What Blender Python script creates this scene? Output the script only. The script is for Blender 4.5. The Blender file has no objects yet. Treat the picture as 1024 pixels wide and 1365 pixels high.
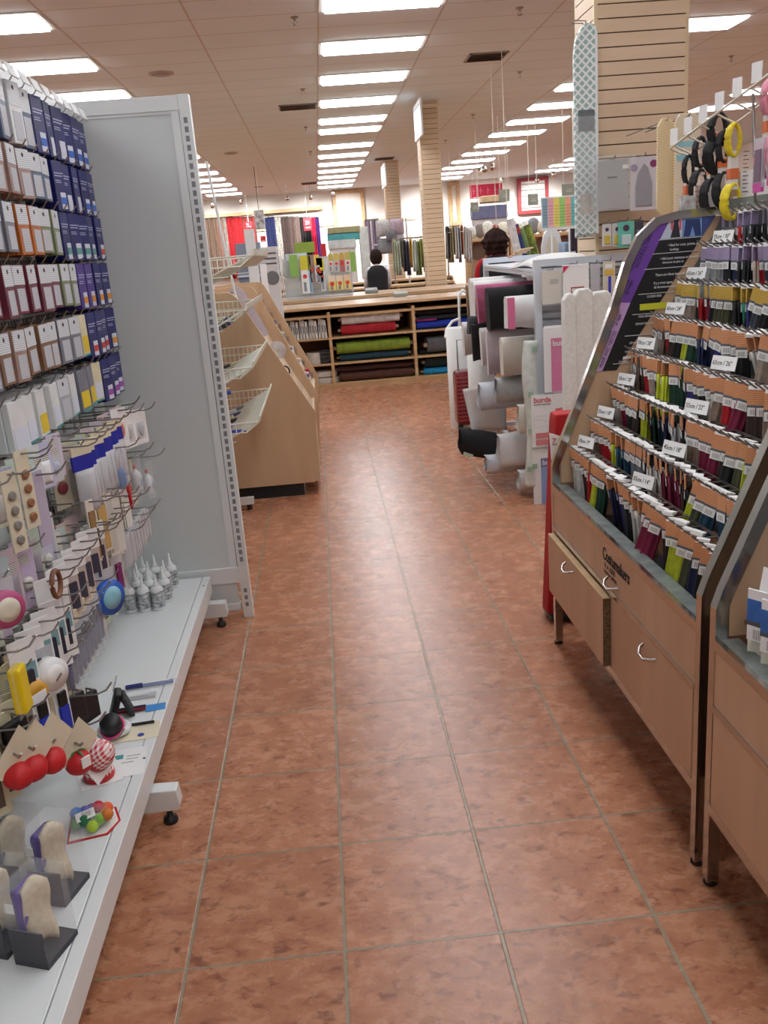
import bpy, math, random
from mathutils import Vector, Matrix, Euler
PI = math.pi
random.seed(7)
K = 1.157            # metres per survey unit (all lengths below are survey units, scaled when meshes are built)
EYE = 1.40
COL = bpy.context.scene.collection

# ---------------------------------------------------------------- camera survey
FPX, YAW, PITCH, ROLL = 1177.4, 0.0518623, 0.284455, -0.0777881
def cam_axes():
    cy, sy, cp, sp = math.cos(YAW), math.sin(YAW), math.cos(PITCH), math.sin(PITCH)
    cr, sr = math.cos(ROLL), math.sin(ROLL)
    f = Vector((sy*cp, cy*cp, -sp)); r = Vector((cy, -sy, 0)); u = r.cross(f)
    return r*cr + u*sr, u*cr - r*sr, f
CR, CU, CF = cam_axes()
def at(u, v, x=None, y=None, z=None):
    d = CR*((u-512)/FPX) - CU*((v-682.5)/FPX) + CF
    if z is not None: t = (z-EYE)/d.z
    elif y is not None: t = y/d.y
    else: t = x/d.x
    return Vector((d.x*t, d.y*t, EYE + d.z*t))

def pix(p):
    d = Vector(p)-Vector((0,0,EYE)); z = d.dot(CF)
    return 512+FPX*d.dot(CR)/max(z,1e-6), 682.5-FPX*d.dot(CU)/max(z,1e-6), z
def at2(u0, v0, u1, v1, y):
    p = at(u1, v1, y=y); p.x = at(u1, v0, y=y).x
    return p

# ---------------------------------------------------------------- materials
def lin(c):
    c = c/255.0
    return c/12.92 if c <= 0.04045 else ((c+0.055)/1.055)**2.4
def rgb(c): return (lin(c[0]), lin(c[1]), lin(c[2]), 1)
MATS = {}
def mat(key, c, rough=0.5, metal=0.0, var=0.06, scale=6.0, c2=None, bump=0.0, alpha=1.0, stretch=None, coat=0.0, spec=0.5):
    if key in MATS: return MATS[key]
    m = bpy.data.materials.new(key); m.use_nodes = True
    nt = m.node_tree; b = nt.nodes['Principled BSDF']
    tc = nt.nodes.new('ShaderNodeTexCoord')
    mp = nt.nodes.new('ShaderNodeMapping')
    nt.links.new(tc.outputs['Object'], mp.inputs['Vector'])
    if stretch: mp.inputs['Scale'].default_value = stretch
    n = nt.nodes.new('ShaderNodeTexNoise'); n.inputs['Scale'].default_value = scale; n.inputs['Detail'].default_value = 4
    nt.links.new(mp.outputs['Vector'], n.inputs['Vector'])
    r = nt.nodes.new('ShaderNodeValToRGB')
    a = rgb(c)
    if c2 is None: lo = tuple(x*(1-var) for x in a[:3])+(1,); hi = tuple(min(1, x*(1+var)) for x in a[:3])+(1,)
    else: lo, hi = rgb(c2), a
    r.color_ramp.elements[0].color = lo; r.color_ramp.elements[1].color = hi
    r.color_ramp.elements[0].position = 0.3; r.color_ramp.elements[1].position = 0.7
    nt.links.new(n.outputs['Fac'], r.inputs['Fac']); nt.links.new(r.outputs['Color'], b.inputs['Base Color'])
    b.inputs['Roughness'].default_value = rough; b.inputs['Metallic'].default_value = metal
    b.inputs['Specular IOR Level'].default_value = spec
    if coat: b.inputs['Coat Weight'].default_value = coat
    if alpha < 1: b.inputs['Alpha'].default_value = alpha
    if bump:
        bp = nt.nodes.new('ShaderNodeBump'); bp.inputs['Strength'].default_value = bump; bp.inputs['Distance'].default_value = 0.004
        nt.links.new(n.outputs['Fac'], bp.inputs['Height']); nt.links.new(bp.outputs['Normal'], b.inputs['Normal'])
    MATS[key] = m
    return m
def emit(key, c, s):
    if key in MATS: return MATS[key]
    m = bpy.data.materials.new(key); m.use_nodes = True
    b = m.node_tree.nodes['Principled BSDF']
    b.inputs['Base Color'].default_value = rgb(c); b.inputs['Emission Color'].default_value = rgb(c)
    b.inputs['Emission Strength'].default_value = s
    MATS[key] = m
    return m
def paint(c, rough=0.5, **k):
    return mat('paint_%d_%d_%d_%d' % (c[0], c[1], c[2], int(rough*100)), c, rough, **k)
def stripes(key, ca, cb, freq, axis='Z', duty=0.5, rough=0.5, second=None):
    """bands of two colours along one object axis (printed or woven pattern)"""
    if key in MATS: return MATS[key]
    m = bpy.data.materials.new(key); m.use_nodes = True
    nt = m.node_tree; b = nt.nodes['Principled BSDF']; b.inputs['Roughness'].default_value = rough
    tc = nt.nodes.new('ShaderNodeTexCoord'); sp = nt.nodes.new('ShaderNodeSeparateXYZ')
    nt.links.new(tc.outputs['Object'], sp.inputs[0])
    def band(ax):
        mu = nt.nodes.new('ShaderNodeMath'); mu.operation = 'MULTIPLY'; mu.inputs[1].default_value = freq
        fr = nt.nodes.new('ShaderNodeMath'); fr.operation = 'FRACT'
        lt = nt.nodes.new('ShaderNodeMath'); lt.operation = 'LESS_THAN'; lt.inputs[1].default_value = duty
        nt.links.new(sp.outputs[ax], mu.inputs[0]); nt.links.new(mu.outputs[0], fr.inputs[0]); nt.links.new(fr.outputs[0], lt.inputs[0])
        return lt
    f = band(axis)
    if second:
        g = band(second); ad = nt.nodes.new('ShaderNodeMath'); ad.operation = 'ADD'
        nt.links.new(f.outputs[0], ad.inputs[0]); nt.links.new(g.outputs[0], ad.inputs[1])
        h = nt.nodes.new('ShaderNodeMath'); h.operation = 'MULTIPLY'; h.inputs[1].default_value = 0.5
        nt.links.new(ad.outputs[0], h.inputs[0]); f = h
    mx = nt.nodes.new('ShaderNodeMix'); mx.data_type = 'RGBA'
    mx.inputs[6].default_value = rgb(ca); mx.inputs[7].default_value = rgb(cb)
    nt.links.new(f.outputs[0], mx.inputs[0]); nt.links.new(mx.outputs[2], b.inputs['Base Color'])
    MATS[key] = m
    return m

M = {
 'white': mat('white_enamel', (222,226,226), 0.35, var=0.02),
 'panel': mat('grey_white_panel', (206,212,212), 0.45, var=0.03, scale=1.5),
 'chrome': mat('chrome', (200,198,194), 0.18, 1.0, var=0.05),
 'steel': mat('brushed_steel', (150,146,142), 0.35, 1.0, var=0.1, scale=20),
 'galv': mat('galvanised_metal', (150,158,154), 0.4, 0.6, c2=(112,122,120), scale=22),
 'wire': mat('hook_wire', (168,166,164), 0.3, 1.0, var=0.1),
 'wirewhite': mat('white_coated_wire', (225,222,208), 0.4, var=0.03),
 'maple': mat('maple_laminate', (206,168,138), 0.42, c2=(190,150,120), scale=3, stretch=(2.5,2.5,0.25)),
 'maple2': mat('pale_maple_laminate', (208,182,150), 0.42, c2=(194,166,134), scale=3, stretch=(2.5,2.5,0.25)),
 'board': mat('wood_side_board', (205,175,142), 0.45, c2=(186,152,120), scale=5, stretch=(2,2,0.7)),
 'edge': mat('oak_edge_banding', (202,170,126), 0.5, c2=(180,146,104), scale=8, stretch=(0.4,2,2)),
 'brown': mat('brown_cabinet_panel', (150,112,90), 0.6, c2=(132,96,76), scale=4),
 'chip': mat('chipboard_edge', (130,104,70), 0.9, c2=(70,50,34), scale=130),
 'black': mat('black_plastic', (22,22,24), 0.5, var=0.1),
 'kick': mat('black_kickboard', (16,16,18), 0.6, var=0.1),
 'dark': mat('slot_shadow_metal', (70,60,54), 0.6, 0.3, var=0.1),
 'clear': mat('clear_plastic', (235,238,240), 0.08, alpha=0.12, var=0.01),
 'hazy': mat('hazy_clear_plastic', (214,214,218), 0.2, alpha=0.5, var=0.03),
 'cream': mat('cream_card', (222,212,186), 0.6, var=0.04),
 'paper': mat('white_paper', (236,236,234), 0.6, var=0.03),
 'ink': mat('black_ink', (25,22,26), 0.6, var=0.05),
 'red': mat('red_plastic', (190,24,30), 0.35, var=0.05),
 'navy': mat('navy_card', (30,36,98), 0.35, var=0.12, c2=(22,26,74), scale=9),
 'skin': mat('skin', (214,168,142), 0.5, var=0.04),
}
def barcode_mat():
    m = stripes('barcode_print', (236,236,232), (60,58,60), 240, 'Y', 0.32, 0.5)
    return m

# ---------------------------------------------------------------- mesh builder
class MB:
    def __init__(s): s.v = []; s.f = []; s.m = []; s.sm = []
    def add(s, vs, fs, m=0, smooth=False):
        o = len(s.v); s.v += [Vector(v) for v in vs]
        for f in fs: s.f.append([o+i for i in f]); s.m.append(m); s.sm.append(smooth)
        return s
    def box(s, x0, x1, y0, y1, z0, z1, m=0):
        return s.add([(x0,y0,z0),(x1,y0,z0),(x1,y1,z0),(x0,y1,z0),(x0,y0,z1),(x1,y0,z1),(x1,y1,z1),(x0,y1,z1)],
                     [(0,3,2,1),(4,5,6,7),(0,1,5,4),(1,2,6,5),(2,3,7,6),(3,0,4,7)], m)
    def obox(s, c, d, rot=(0,0,0), m=0):
        R = Euler(rot).to_matrix(); c = Vector(c); a, b, e = d[0]/2, d[1]/2, d[2]/2
        vs = [c + R@Vector(p) for p in [(-a,-b,-e),(a,-b,-e),(a,b,-e),(-a,b,-e),(-a,-b,e),(a,-b,e),(a,b,e),(-a,b,e)]]
        return s.add(vs, [(0,3,2,1),(4,5,6,7),(0,1,5,4),(1,2,6,5),(2,3,7,6),(3,0,4,7)], m)
    def prism(s, poly, axis, a, b, m=0):
        """polygon (pairs) pushed along an axis: 'x' pairs are (y,z), 'y' pairs are (x,z), 'z' pairs are (x,y)"""
        def P(p, t): return {'x': (t,p[0],p[1]), 'y': (p[0],t,p[1]), 'z': (p[0],p[1],t)}[axis]
        n = len(poly); vs = [P(p,a) for p in poly] + [P(p,b) for p in poly]
        fs = [tuple(range(n))[::-1], tuple(range(n, 2*n))] + [(i, (i+1)%n, n+(i+1)%n, n+i) for i in range(n)]
        return s.add(vs, fs, m)
    def tube(s, pts, r, n=6, m=0, flat=1.0):
        pts = [Vector(p) for p in pts]; rings = []
        up = Vector((0,0,1)); vs = []; N = len(pts)
        for i, p in enumerate(pts):
            d = (pts[min(i+1,N-1)] - pts[max(i-1,0)]).normalized()
            a = d.cross(up)
            if a.length < 0.05: a = d.cross(Vector((0,1,0)))
            a.normalize(); b = a.cross(d)
            rr = r[i] if isinstance(r, (list, tuple)) else r
            for k in range(n):
                t = 2*PI*k/n; vs.append(p + a*math.cos(t)*rr + b*math.sin(t)*rr*flat)
        fs = [(i*n+k, i*n+(k+1)%n, (i+1)*n+(k+1)%n, (i+1)*n+k) for i in range(N-1) for k in range(n)]
        s.add(vs, fs, m, True)
        return s.add([vs[k] for k in range(n)], [tuple(range(n))[::-1]], m).add(vs[-n:], [tuple(range(n))], m)
    def lathe(s, prof, c=(0,0,0), n=16, m=0, axis='z', rot=None, sq=(1,1)):
        vs = []; c = Vector(c)
        for r, h in prof:
            for k in range(n):
                t = 2*PI*k/n; p = Vector((math.cos(t)*r*sq[0], math.sin(t)*r*sq[1], h))
                if axis == 'x': p = Vector((p.z, p.x, p.y))
                if axis == 'y': p = Vector((p.x, p.z, p.y))
                if rot: p = Euler(rot).to_matrix()@p
                vs.append(c+p)
        q = len(prof)
        fs = [(i*n+k, i*n+(k+1)%n, (i+1)*n+(k+1)%n, (i+1)*n+k) for i in range(q-1) for k in range(n)]
        s.add(vs, fs, m, True)
        return s.add(vs[:n], [tuple(range(n))[::-1]], m).add(vs[-n:], [tuple(range(n))], m)
    def ell(s, c, r, n=14, q=8, m=0):
        prof = [(math.sin(PI*i/q)+1e-4, -math.cos(PI*i/q)) for i in range(q+1)]
        vs = []
        for a, h in prof:
            for k in range(n):
                t = 2*PI*k/n; vs.append((c[0]+math.cos(t)*a*r[0], c[1]+math.sin(t)*a*r[1], c[2]+h*r[2]))
        fs = [(i*n+k, i*n+(k+1)%n, (i+1)*n+(k+1)%n, (i+1)*n+k) for i in range(q) for k in range(n)]
        return s.add(vs, fs, m, True)
    def sheet(s, fn, nu, nv, t=0.0, m=0, closed=False):
        """grid surface fn(u,v) with u,v in 0..1; t>0 gives it thickness along its normal"""
        P = [[Vector(fn(i/nu, j/nv)) for j in range(nv+1)] for i in range(nu+1)]
        W = nv+1
        vs = [P[i][j] for i in range(nu+1) for j in range(W)]
        fs = [(i*W+j, (i+1)*W+j, (i+1)*W+j+1, i*W+j+1) for i in range(nu) for j in range(nv)]
        if t <= 0: return s.add(vs, fs, m, True)
        ns = []
        for i in range(nu+1):
            for j in range(W):
                a = P[min(i+1,nu)][j]-P[max(i-1,0)][j]; b = P[i][min(j+1,nv)]-P[i][max(j-1,0)]
                nn = a.cross(b); ns.append(nn.normalized() if nn.length > 1e-9 else Vector((0,0,1)))
        o = len(vs); vs2 = vs + [v - ns[i]*t for i, v in enumerate(vs)]
        fs2 = fs + [tuple(o+k for k in f)[::-1] for f in fs]
        for i in range(nu):
            fs2.append((i*W, o+i*W, o+(i+1)*W, (i+1)*W)); e = nv
            fs2.append((i*W+e, (i+1)*W+e, o+(i+1)*W+e, o+i*W+e))
        for j in range(nv):
            fs2.append((j, j+1, o+j+1, o+j)); e = nu*W
            fs2.append((e+j, o+e+j, o+e+j+1, e+j+1))
        return s.add(vs2, fs2, m, True)
    def xf(s, mx, start=0):
        for i in range(start, len(s.v)): s.v[i] = mx@s.v[i]
        return s
    def build(s, name, mats, parent=None, world=False, bevel=0, loc=None, subsurf=0):
        if not isinstance(mats, (list, tuple)): mats = [mats]
        off = Vector((0,0,0)); vs = s.v
        if parent is not None:
            if world: off = parent['_w'] if isinstance(parent, dict) else ROOTLOC[parent.name]
        elif loc is not None: off = Vector(loc)
        else:
            xs = [v.x for v in vs]; ys = [v.y for v in vs]; zs = [v.z for v in vs]
            off = Vector(((min(xs)+max(xs))/2, (min(ys)+max(ys))/2, min(zs)))
        me = bpy.data.meshes.new(name)
        me.from_pydata([tuple((v-off)*K) for v in vs], [], s.f)
        for mm in mats: me.materials.append(M[mm] if isinstance(mm, str) else mm)
        me.polygons.foreach_set('material_index', s.m)
        me.polygons.foreach_set('use_smooth', s.sm)
        me.update()
        o = bpy.data.objects.new(name, me); COL.objects.link(o)
        if parent is not None:
            o.parent = parent; ROOTLOC[o.name] = off if world else Vector((0,0,0))
        else:
            o.location = off*K; ROOTLOC[o.name] = off
        if bevel:
            b = o.modifiers.new('Bevel', 'BEVEL'); b.width = bevel*K; b.segments = 2; b.limit_method = 'ANGLE'
        if subsurf:
            b = o.modifiers.new('Subdivision', 'SUBSURF'); b.levels = subsurf; b.render_levels = subsurf
        return o
ROOTLOC = {}
def each(name, m, parent, boxes):
    for b in boxes: MB().box(*b).build(name, m, parent, world=True)
LABELS = {}
def tag(o, label, cat, group=None, kind=None):
    if label: o['label'] = label
    if cat: o['category'] = cat
    if group: o['group'] = group
    if kind: o['kind'] = kind
    return o
def thing(name, label, cat, loc=(0,0,0), rz=0, group=None):
    o = bpy.data.objects.new(name, None); COL.objects.link(o)
    o.empty_display_size = 0.1
    o.location = Vector(loc)*K; o.rotation_euler = (0,0,rz)
    ROOTLOC[o.name] = Vector(loc)
    return tag(o, label, cat, group)
def structure(name, mb, mats, **k):
    o = mb.build(name, mats, **k); o['kind'] = 'structure'
    return o
def clone(root, loc=None, rot=None, label=None, group=None, swap=None, scale=None):
    """copy a thing with copies of its parts and sub-parts; swap = {part name: material}"""
    def cp(o, parent):
        c = o.copy(); COL.objects.link(c); c.parent = parent
        ROOTLOC[c.name] = ROOTLOC.get(o.name, Vector((0,0,0)))
        if swap:
            st = o.name.split('.')[0]
            if st in swap:
                me = c.data.copy(); c.data = me; me.materials[0] = swap[st]
        for ch in KIDS(o): cp(ch, c)
        return c
    r = cp(root, None)
    if loc is not None: r.location = Vector(loc)*K
    if rot is not None: r.rotation_euler = rot
    if scale is not None: r.scale = scale
    if label: r['label'] = label
    if group: r['group'] = group
    return r
def KIDS(o): return [c for c in o.children]
ORD = ['zeroth','first','second','third','fourth','fifth','sixth','seventh','eighth','ninth','tenth','eleventh','twelfth','thirteenth','fourteenth','fifteenth','sixteenth','seventeenth','eighteenth','nineteenth','twentieth']
def nth(n):
    if n <= 20: return ORD[n]
    t = {2:'twenty',3:'thirty',4:'forty'}[n//10]
    return t+'-'+ORD[n%10] if n % 10 else {3:'thirtieth',4:'fortieth'}[n//10]
def lettering(text, size, material, parent, mx, name='lettering', align='LEFT', shear=0.0, weight=0.0, squeeze=1.0, world=False):
    """real letters turned into a thin mesh; mx places the text plane (units: survey)"""
    cu = bpy.data.curves.new('letters', 'FONT'); cu.body = text; cu.size = size; cu.align_x = align
    cu.shear = shear; cu.offset = weight; cu.extrude = size*0.02; cu.resolution_u = 3
    t = bpy.data.objects.new('letters', cu); COL.objects.link(t)
    dg = bpy.context.evaluated_depsgraph_get()
    me = bpy.data.meshes.new_from_object(t.evaluated_get(dg))
    bpy.data.objects.remove(t)
    off = ROOTLOC[parent.name] if (world and parent is not None) else Vector((0,0,0))
    mm = Matrix.Diagonal((K,K,K,1)) @ Matrix.Translation(-off) @ mx @ Matrix.Diagonal((squeeze,1,1,1))
    me.transform(mm); me.materials.clear(); me.materials.append(M[material] if isinstance(material, str) else material)
    me.name = name
    o = bpy.data.objects.new(name, me); COL.objects.link(o); o.parent = parent
    return o
def plane_mx(origin, right, up):
    r = Vector(right).normalized(); u = Vector(up).normalized(); n = r.cross(u)
    m = Matrix((r, u, n)).transposed().to_4x4(); m.translation = Vector(origin)
    return m
# ================================================================ THE SETTING
CEIL = 3.34; XL, XR, YF, YB = -9.0, 11.0, -3.5, 28.6
TX, TY, OX, OY = 0.332, 0.3506, -0.074, 1.534
def floor_mat():
    m = bpy.data.materials.new('terracotta_tiles'); m.use_nodes = True
    nt = m.node_tree; b = nt.nodes['Principled BSDF']; L = nt.links.new; N = nt.nodes.new
    g = N('ShaderNodeNewGeometry'); sp = N('ShaderNodeSeparateXYZ'); L(g.outputs['Position'], sp.inputs[0])
    def math_(op, a, b_=None, c=None):
        n = N('ShaderNodeMath'); n.operation = op
        for i, q in enumerate((a, b_, c)):
            if q is None: continue
            if isinstance(q, (int, float)): n.inputs[i].default_value = q
            else: L(q, n.inputs[i])
        return n.outputs[0]
    tx = math_('DIVIDE', math_('SUBTRACT', sp.outputs[0], OX*K), TX*K); ty = math_('DIVIDE', math_('SUBTRACT', sp.outputs[1], OY*K), TY*K)
    fx, fy = math_('FLOOR', tx), math_('FLOOR', ty)
    def edge(t, w):
        r = math_('FRACT', t); a = math_('MINIMUM', r, math_('SUBTRACT', 1.0, r))
        return a
    wn = N('ShaderNodeTexNoise'); wn.inputs['Scale'].default_value = 30
    ex = edge(tx, 0); ey = edge(ty, 0)
    e = math_('MINIMUM', ex, math_('MULTIPLY', ey, 1.35))
    ew = math_('ADD', e, math_('MULTIPLY', math_('SUBTRACT', wn.outputs['Fac'], 0.5), 0.008))
    gr = N('ShaderNodeMapRange'); gr.inputs['From Min'].default_value = 0.009; gr.inputs['From Max'].default_value = 0.015
    L(ew, gr.inputs['Value'])
    grout = gr.outputs[0]                           # 0 in the joint, 1 on the tile
    cmb = N('ShaderNodeCombineXYZ'); L(fx, cmb.inputs[0]); L(fy, cmb.inputs[1])
    wh = N('ShaderNodeTexWhiteNoise'); wh.noise_dimensions = '3D'; L(cmb.outputs[0], wh.inputs['Vector'])
    # mottling, shifted per tile so no two tiles match
    va = N('ShaderNodeVectorMath'); va.operation = 'MULTIPLY_ADD'; L(wh.outputs['Color'], va.inputs[0]); va.inputs[1].default_value = (9,9,9); L(g.outputs['Position'], va.inputs[2])
    mp = N('ShaderNodeMapping'); mp.inputs['Scale'].default_value = (1,1.5,1); mp.inputs['Rotation'].default_value = (0,0,0.5); L(va.outputs[0], mp.inputs['Vector'])
    n1 = N('ShaderNodeTexNoise'); n1.inputs['Scale'].default_value = 11; n1.inputs['Detail'].default_value = 9; n1.inputs['Roughness'].default_value = 0.72; n1.inputs['Distortion'].default_value = 0.25
    n2 = N('ShaderNodeTexNoise'); n2.inputs['Scale'].default_value = 26; n2.inputs['Detail'].default_value = 6; n2.inputs['Distortion'].default_value = 0.6
    L(mp.outputs[0], n1.inputs['Vector']); L(mp.outputs[0], n2.inputs['Vector'])
    r1 = N('ShaderNodeValToRGB'); el = r1.color_ramp.elements
    el[0].position = 0.3; el[0].color = rgb((156,100,74)); el[1].position = 0.72; el[1].color = rgb((198,146,112))
    q = el.new(0.5); q.color = rgb((182,124,92))
    L(n1.outputs['Fac'], r1.inputs['Fac'])
    r2 = N('ShaderNodeValToRGB'); el = r2.color_ramp.elements
    el[0].position = 0.54; el[0].color = (0,0,0,1); el[1].position = 0.7; el[1].color = (1,1,1,1); L(n2.outputs['Fac'], r2.inputs['Fac'])
    mx = N('ShaderNodeMix'); mx.data_type = 'RGBA'; mx.inputs[7].default_value = rgb((112,62,44)); L(r1.outputs[0], mx.inputs[6])
    L(math_('MULTIPLY', r2.outputs[0], 0.75), mx.inputs[0])
    hsv = N('ShaderNodeHueSaturation'); L(mx.outputs[2], hsv.inputs['Color'])
    L(math_('MULTIPLY_ADD', wh.outputs['Value'], 0.16, 0.92), hsv.inputs['Value'])
    m2 = N('ShaderNodeMix'); m2.data_type = 'RGBA'; m2.inputs[6].default_value = rgb((150,134,112)); L(hsv.outputs[0], m2.inputs[7]); L(grout, m2.inputs[0])
    L(m2.outputs[2], b.inputs['Base Color'])
    L(math_('MULTIPLY_ADD', n1.outputs['Fac'], 0.12, 0.21), b.inputs['Roughness'])
    bp = N('ShaderNodeBump'); bp.inputs['Strength'].default_value = 0.35; bp.inputs['Distance'].default_value = 0.004
    L(math_('ADD', math_('MULTIPLY', grout, 1.0), math_('MULTIPLY', n1.outputs['Fac'], 0.5)), bp.inputs['Height']); L(bp.outputs[0], b.inputs['Normal'])
    return m
structure('floor', MB().box(XL, XR, YF, YB, -0.08, 0), [floor_mat()], loc=(0,0,0))
def ceiling_mat():
    m = bpy.data.materials.new('ceiling_tiles'); m.use_nodes = True
    nt = m.node_tree; b = nt.nodes['Principled BSDF']; L = nt.links.new; N = nt.nodes.new
    g = N('ShaderNodeNewGeometry'); sp = N('ShaderNodeSeparateXYZ'); L(g.outputs['Position'], sp.inputs[0])
    def line(out, off, pitch, w):
        a = N('ShaderNodeMath'); a.operation = 'SUBTRACT'; a.inputs[1].default_value = off*K; L(out, a.inputs[0])
        d = N('ShaderNodeMath'); d.operation = 'DIVIDE'; d.inputs[1].default_value = pitch*K; L(a.outputs[0], d.inputs[0])
        f = N('ShaderNodeMath'); f.operation = 'FRACT'; L(d.outputs[0], f.inputs[0])
        l = N('ShaderNodeMath'); l.operation = 'LESS_THAN'; l.inputs[1].default_value = w; L(f.outputs[0], l.inputs[0])
        return l.outputs[0]
    mxm = N('ShaderNodeMath'); mxm.operation = 'MAXIMUM'
    L(line(sp.outputs[0], 0.195, 1.053, 0.016), mxm.inputs[0]); L(line(sp.outputs[1], 9.19, 0.527, 0.032), mxm.inputs[1])
    n = N('ShaderNodeTexNoise'); n.inputs['Scale'].default_value = 1.1; n.inputs['Detail'].default_value = 6; L(g.outputs['Position'], n.inputs['Vector'])
    n2 = N('ShaderNodeTexNoise'); n2.inputs['Scale'].default_value = 120; L(g.outputs['Position'], n2.inputs['Vector'])
    r = N('ShaderNodeValToRGB'); r.color_ramp.elements[0].color = rgb((208,222,230)); r.color_ramp.elements[1].color = rgb((220,234,242))
    L(n.outputs['Fac'], r.inputs['Fac'])
    mx = N('ShaderNodeMix'); mx.data_type = 'RGBA'; L(mxm.outputs[0], mx.inputs[0]); L(r.outputs[0], mx.inputs[6]); mx.inputs[7].default_value = rgb((190,188,186))
    L(mx.outputs[2], b.inputs['Base Color']); b.inputs['Roughness'].default_value = 0.9
    bp = N('ShaderNodeBump'); bp.inputs['Strength'].default_value = 0.2; bp.inputs['Distance'].default_value = 0.003; L(n2.outputs['Fac'], bp.inputs['Height']); L(bp.outputs[0], b.inputs['Normal'])
    return m
structure('ceiling', MB().box(XL, XR, YF, YB, CEIL, CEIL+0.1), [ceiling_mat()], loc=(0,0,CEIL))
wallm = mat('wall_paint', (232,230,226), 0.7, var=0.03, scale=1)
structure('wall_back', MB().box(XL, XR, YB, YB+0.15, 0, CEIL), [wallm])
structure('wall_front', MB().box(XL, XR, YF-0.15, YF, 0, CEIL), [wallm])
structure('wall_left', MB().box(XL-0.15, XL, YF, YB, 0, CEIL), [wallm])
structure('wall_right', MB().box(XR, XR+0.15, YF, YB, 0, CEIL), [wallm])
# pilasters and soffit step on the back wall
structure('trim_1', MB().box(-3.4, 3.2, YB-0.06, YB, 2.32, 2.42), [mat('wood_curtain_pelmet', (214,196,168), 0.5)])

# ---- recessed lights, one thing each: frame + diffuser
tube = emit('fluorescent_diffuser', (246,250,255), 11.5)
lightcols = [(-6.12,'far left'), (-2.96,'left'), (0.205,'middle'), (3.37,'right'), (6.53,'far right')]
proto = None
def lights():
    global proto
    fr = MB()
    w, d, t = 1.04, 0.515, 0.03
    fr.box(0, w, 0, t, -0.012, 0.0).box(0, w, d-t, d, -0.012, 0.0).box(0, t, t, d-t, -0.012, 0.0).box(w-t, w, t, d-t, -0.012, 0.0)
    for cx, cn in lightcols:
        ks = list(range(-7, 12))
        seq = 0; hid = 0
        for k in ks:
            y = 9.19 + 1.58*k
            if cn == 'middle' and k == 4: y = 15.03
            if y < YF+0.3 or y > YB-0.8: continue
            if abs(cx) > 5 and y < 6: continue
            u_, v_, dd = pix(Vector((cx+0.5, y+0.4, CEIL)))
            vis = dd > 0 and v_ > -12 and -160 < u_ < 1180
            if vis: seq += 1
            else: hid += 1
            lab = '%s fluorescent light of the %s ceiling row, counted from the nearest visible one' % (nth(seq), cn) if vis else '%s unseen fluorescent ceiling light overhead in the %s row, behind the viewer' % (nth(hid), cn)
            if proto is None:
                proto = thing('ceiling_light', lab, 'ceiling light', (cx, y, CEIL), 0, 'recessed fluorescent ceiling lights')
                fr.build('frame', 'white', proto)
                MB().prism([(t,-0.001),(w-t,-0.001),(w-t-0.02,-0.030),(t+0.02,-0.030)], 'y', t, d-t).build('diffuser', tube, proto)
            else: clone(proto, (cx, y, CEIL), label=lab)
lights()
# ---- ceiling vents, speakers and sprinkler heads
ventm = mat('dusty_vent', (120,104,96), 0.7, var=0.2, scale=20)
def vent(x, y, w, d, rot, label):
    t = thing('ceiling_vent', label, 'vent', (x, y, CEIL), rot)
    f = MB(); f.box(-w/2,w/2,-d/2,-d/2+0.02,-0.014,0).box(-w/2,w/2,d/2-0.02,d/2,-0.014,0).box(-w/2,-w/2+0.02,-d/2,d/2,-0.014,0).box(w/2-0.02,w/2,-d/2,d/2,-0.014,0)
    f.build('frame', paint((150,138,130)), t)
    n = 4
    for i in range(n):
        yy = -d/2 + d*(i+0.7)/(n+0.4)
        MB().obox((0,yy,-0.010), (w-0.04, d/n*0.55, 0.005), (0.5,0,0)).build('louvre', ventm, t)
    MB().box(-w/2+0.02,w/2-0.02,-d/2+0.02,d/2-0.02,-0.004,-0.001).build('duct_opening', 'dark', t)
p = at(648,75,z=CEIL); vent(p.x, p.y, 0.42, 0.42, 0, 'square louvred air vent in the ceiling ahead of the big slatwall column')
p = at(397,142,z=CEIL); vent(p.x, p.y, 0.5, 0.42, 0, 'brown flat return vent beside the middle row of ceiling lights')
p = at(412,244,z=CEIL); vent(p.x, p.y, 0.42, 0.5, 0, 'distant grey vent left of the middle row of lights')
p = at(512,211,z=CEIL); vent(p.x, p.y, 0.42, 0.42, 0, 'square vent above the farthest slatwall column')
def ceiling_disc(u, v, label):
    p = at(u, v, z=CEIL-0.005)
    t = thing('ceiling_speaker', label, 'speaker', (p.x, p.y, CEIL))
    MB().lathe([(0.13,0),(0.13,-0.012),(0.115,-0.018)], n=24).build('rim', paint((170,158,150)), t)
    MB().lathe([(0.112,-0.013),(0.1,-0.02),(0.03,-0.022)], n=24).build('grille', paint((136,124,116)), t)
ceiling_disc(215, 98, 'round ceiling speaker above the white end panel')
ceiling_disc(308, 204, 'small distant round ceiling speaker left of the middle lights')
ceiling_disc(345, 249, 'farthest round ceiling speaker near the curtains')
spr = None
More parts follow.
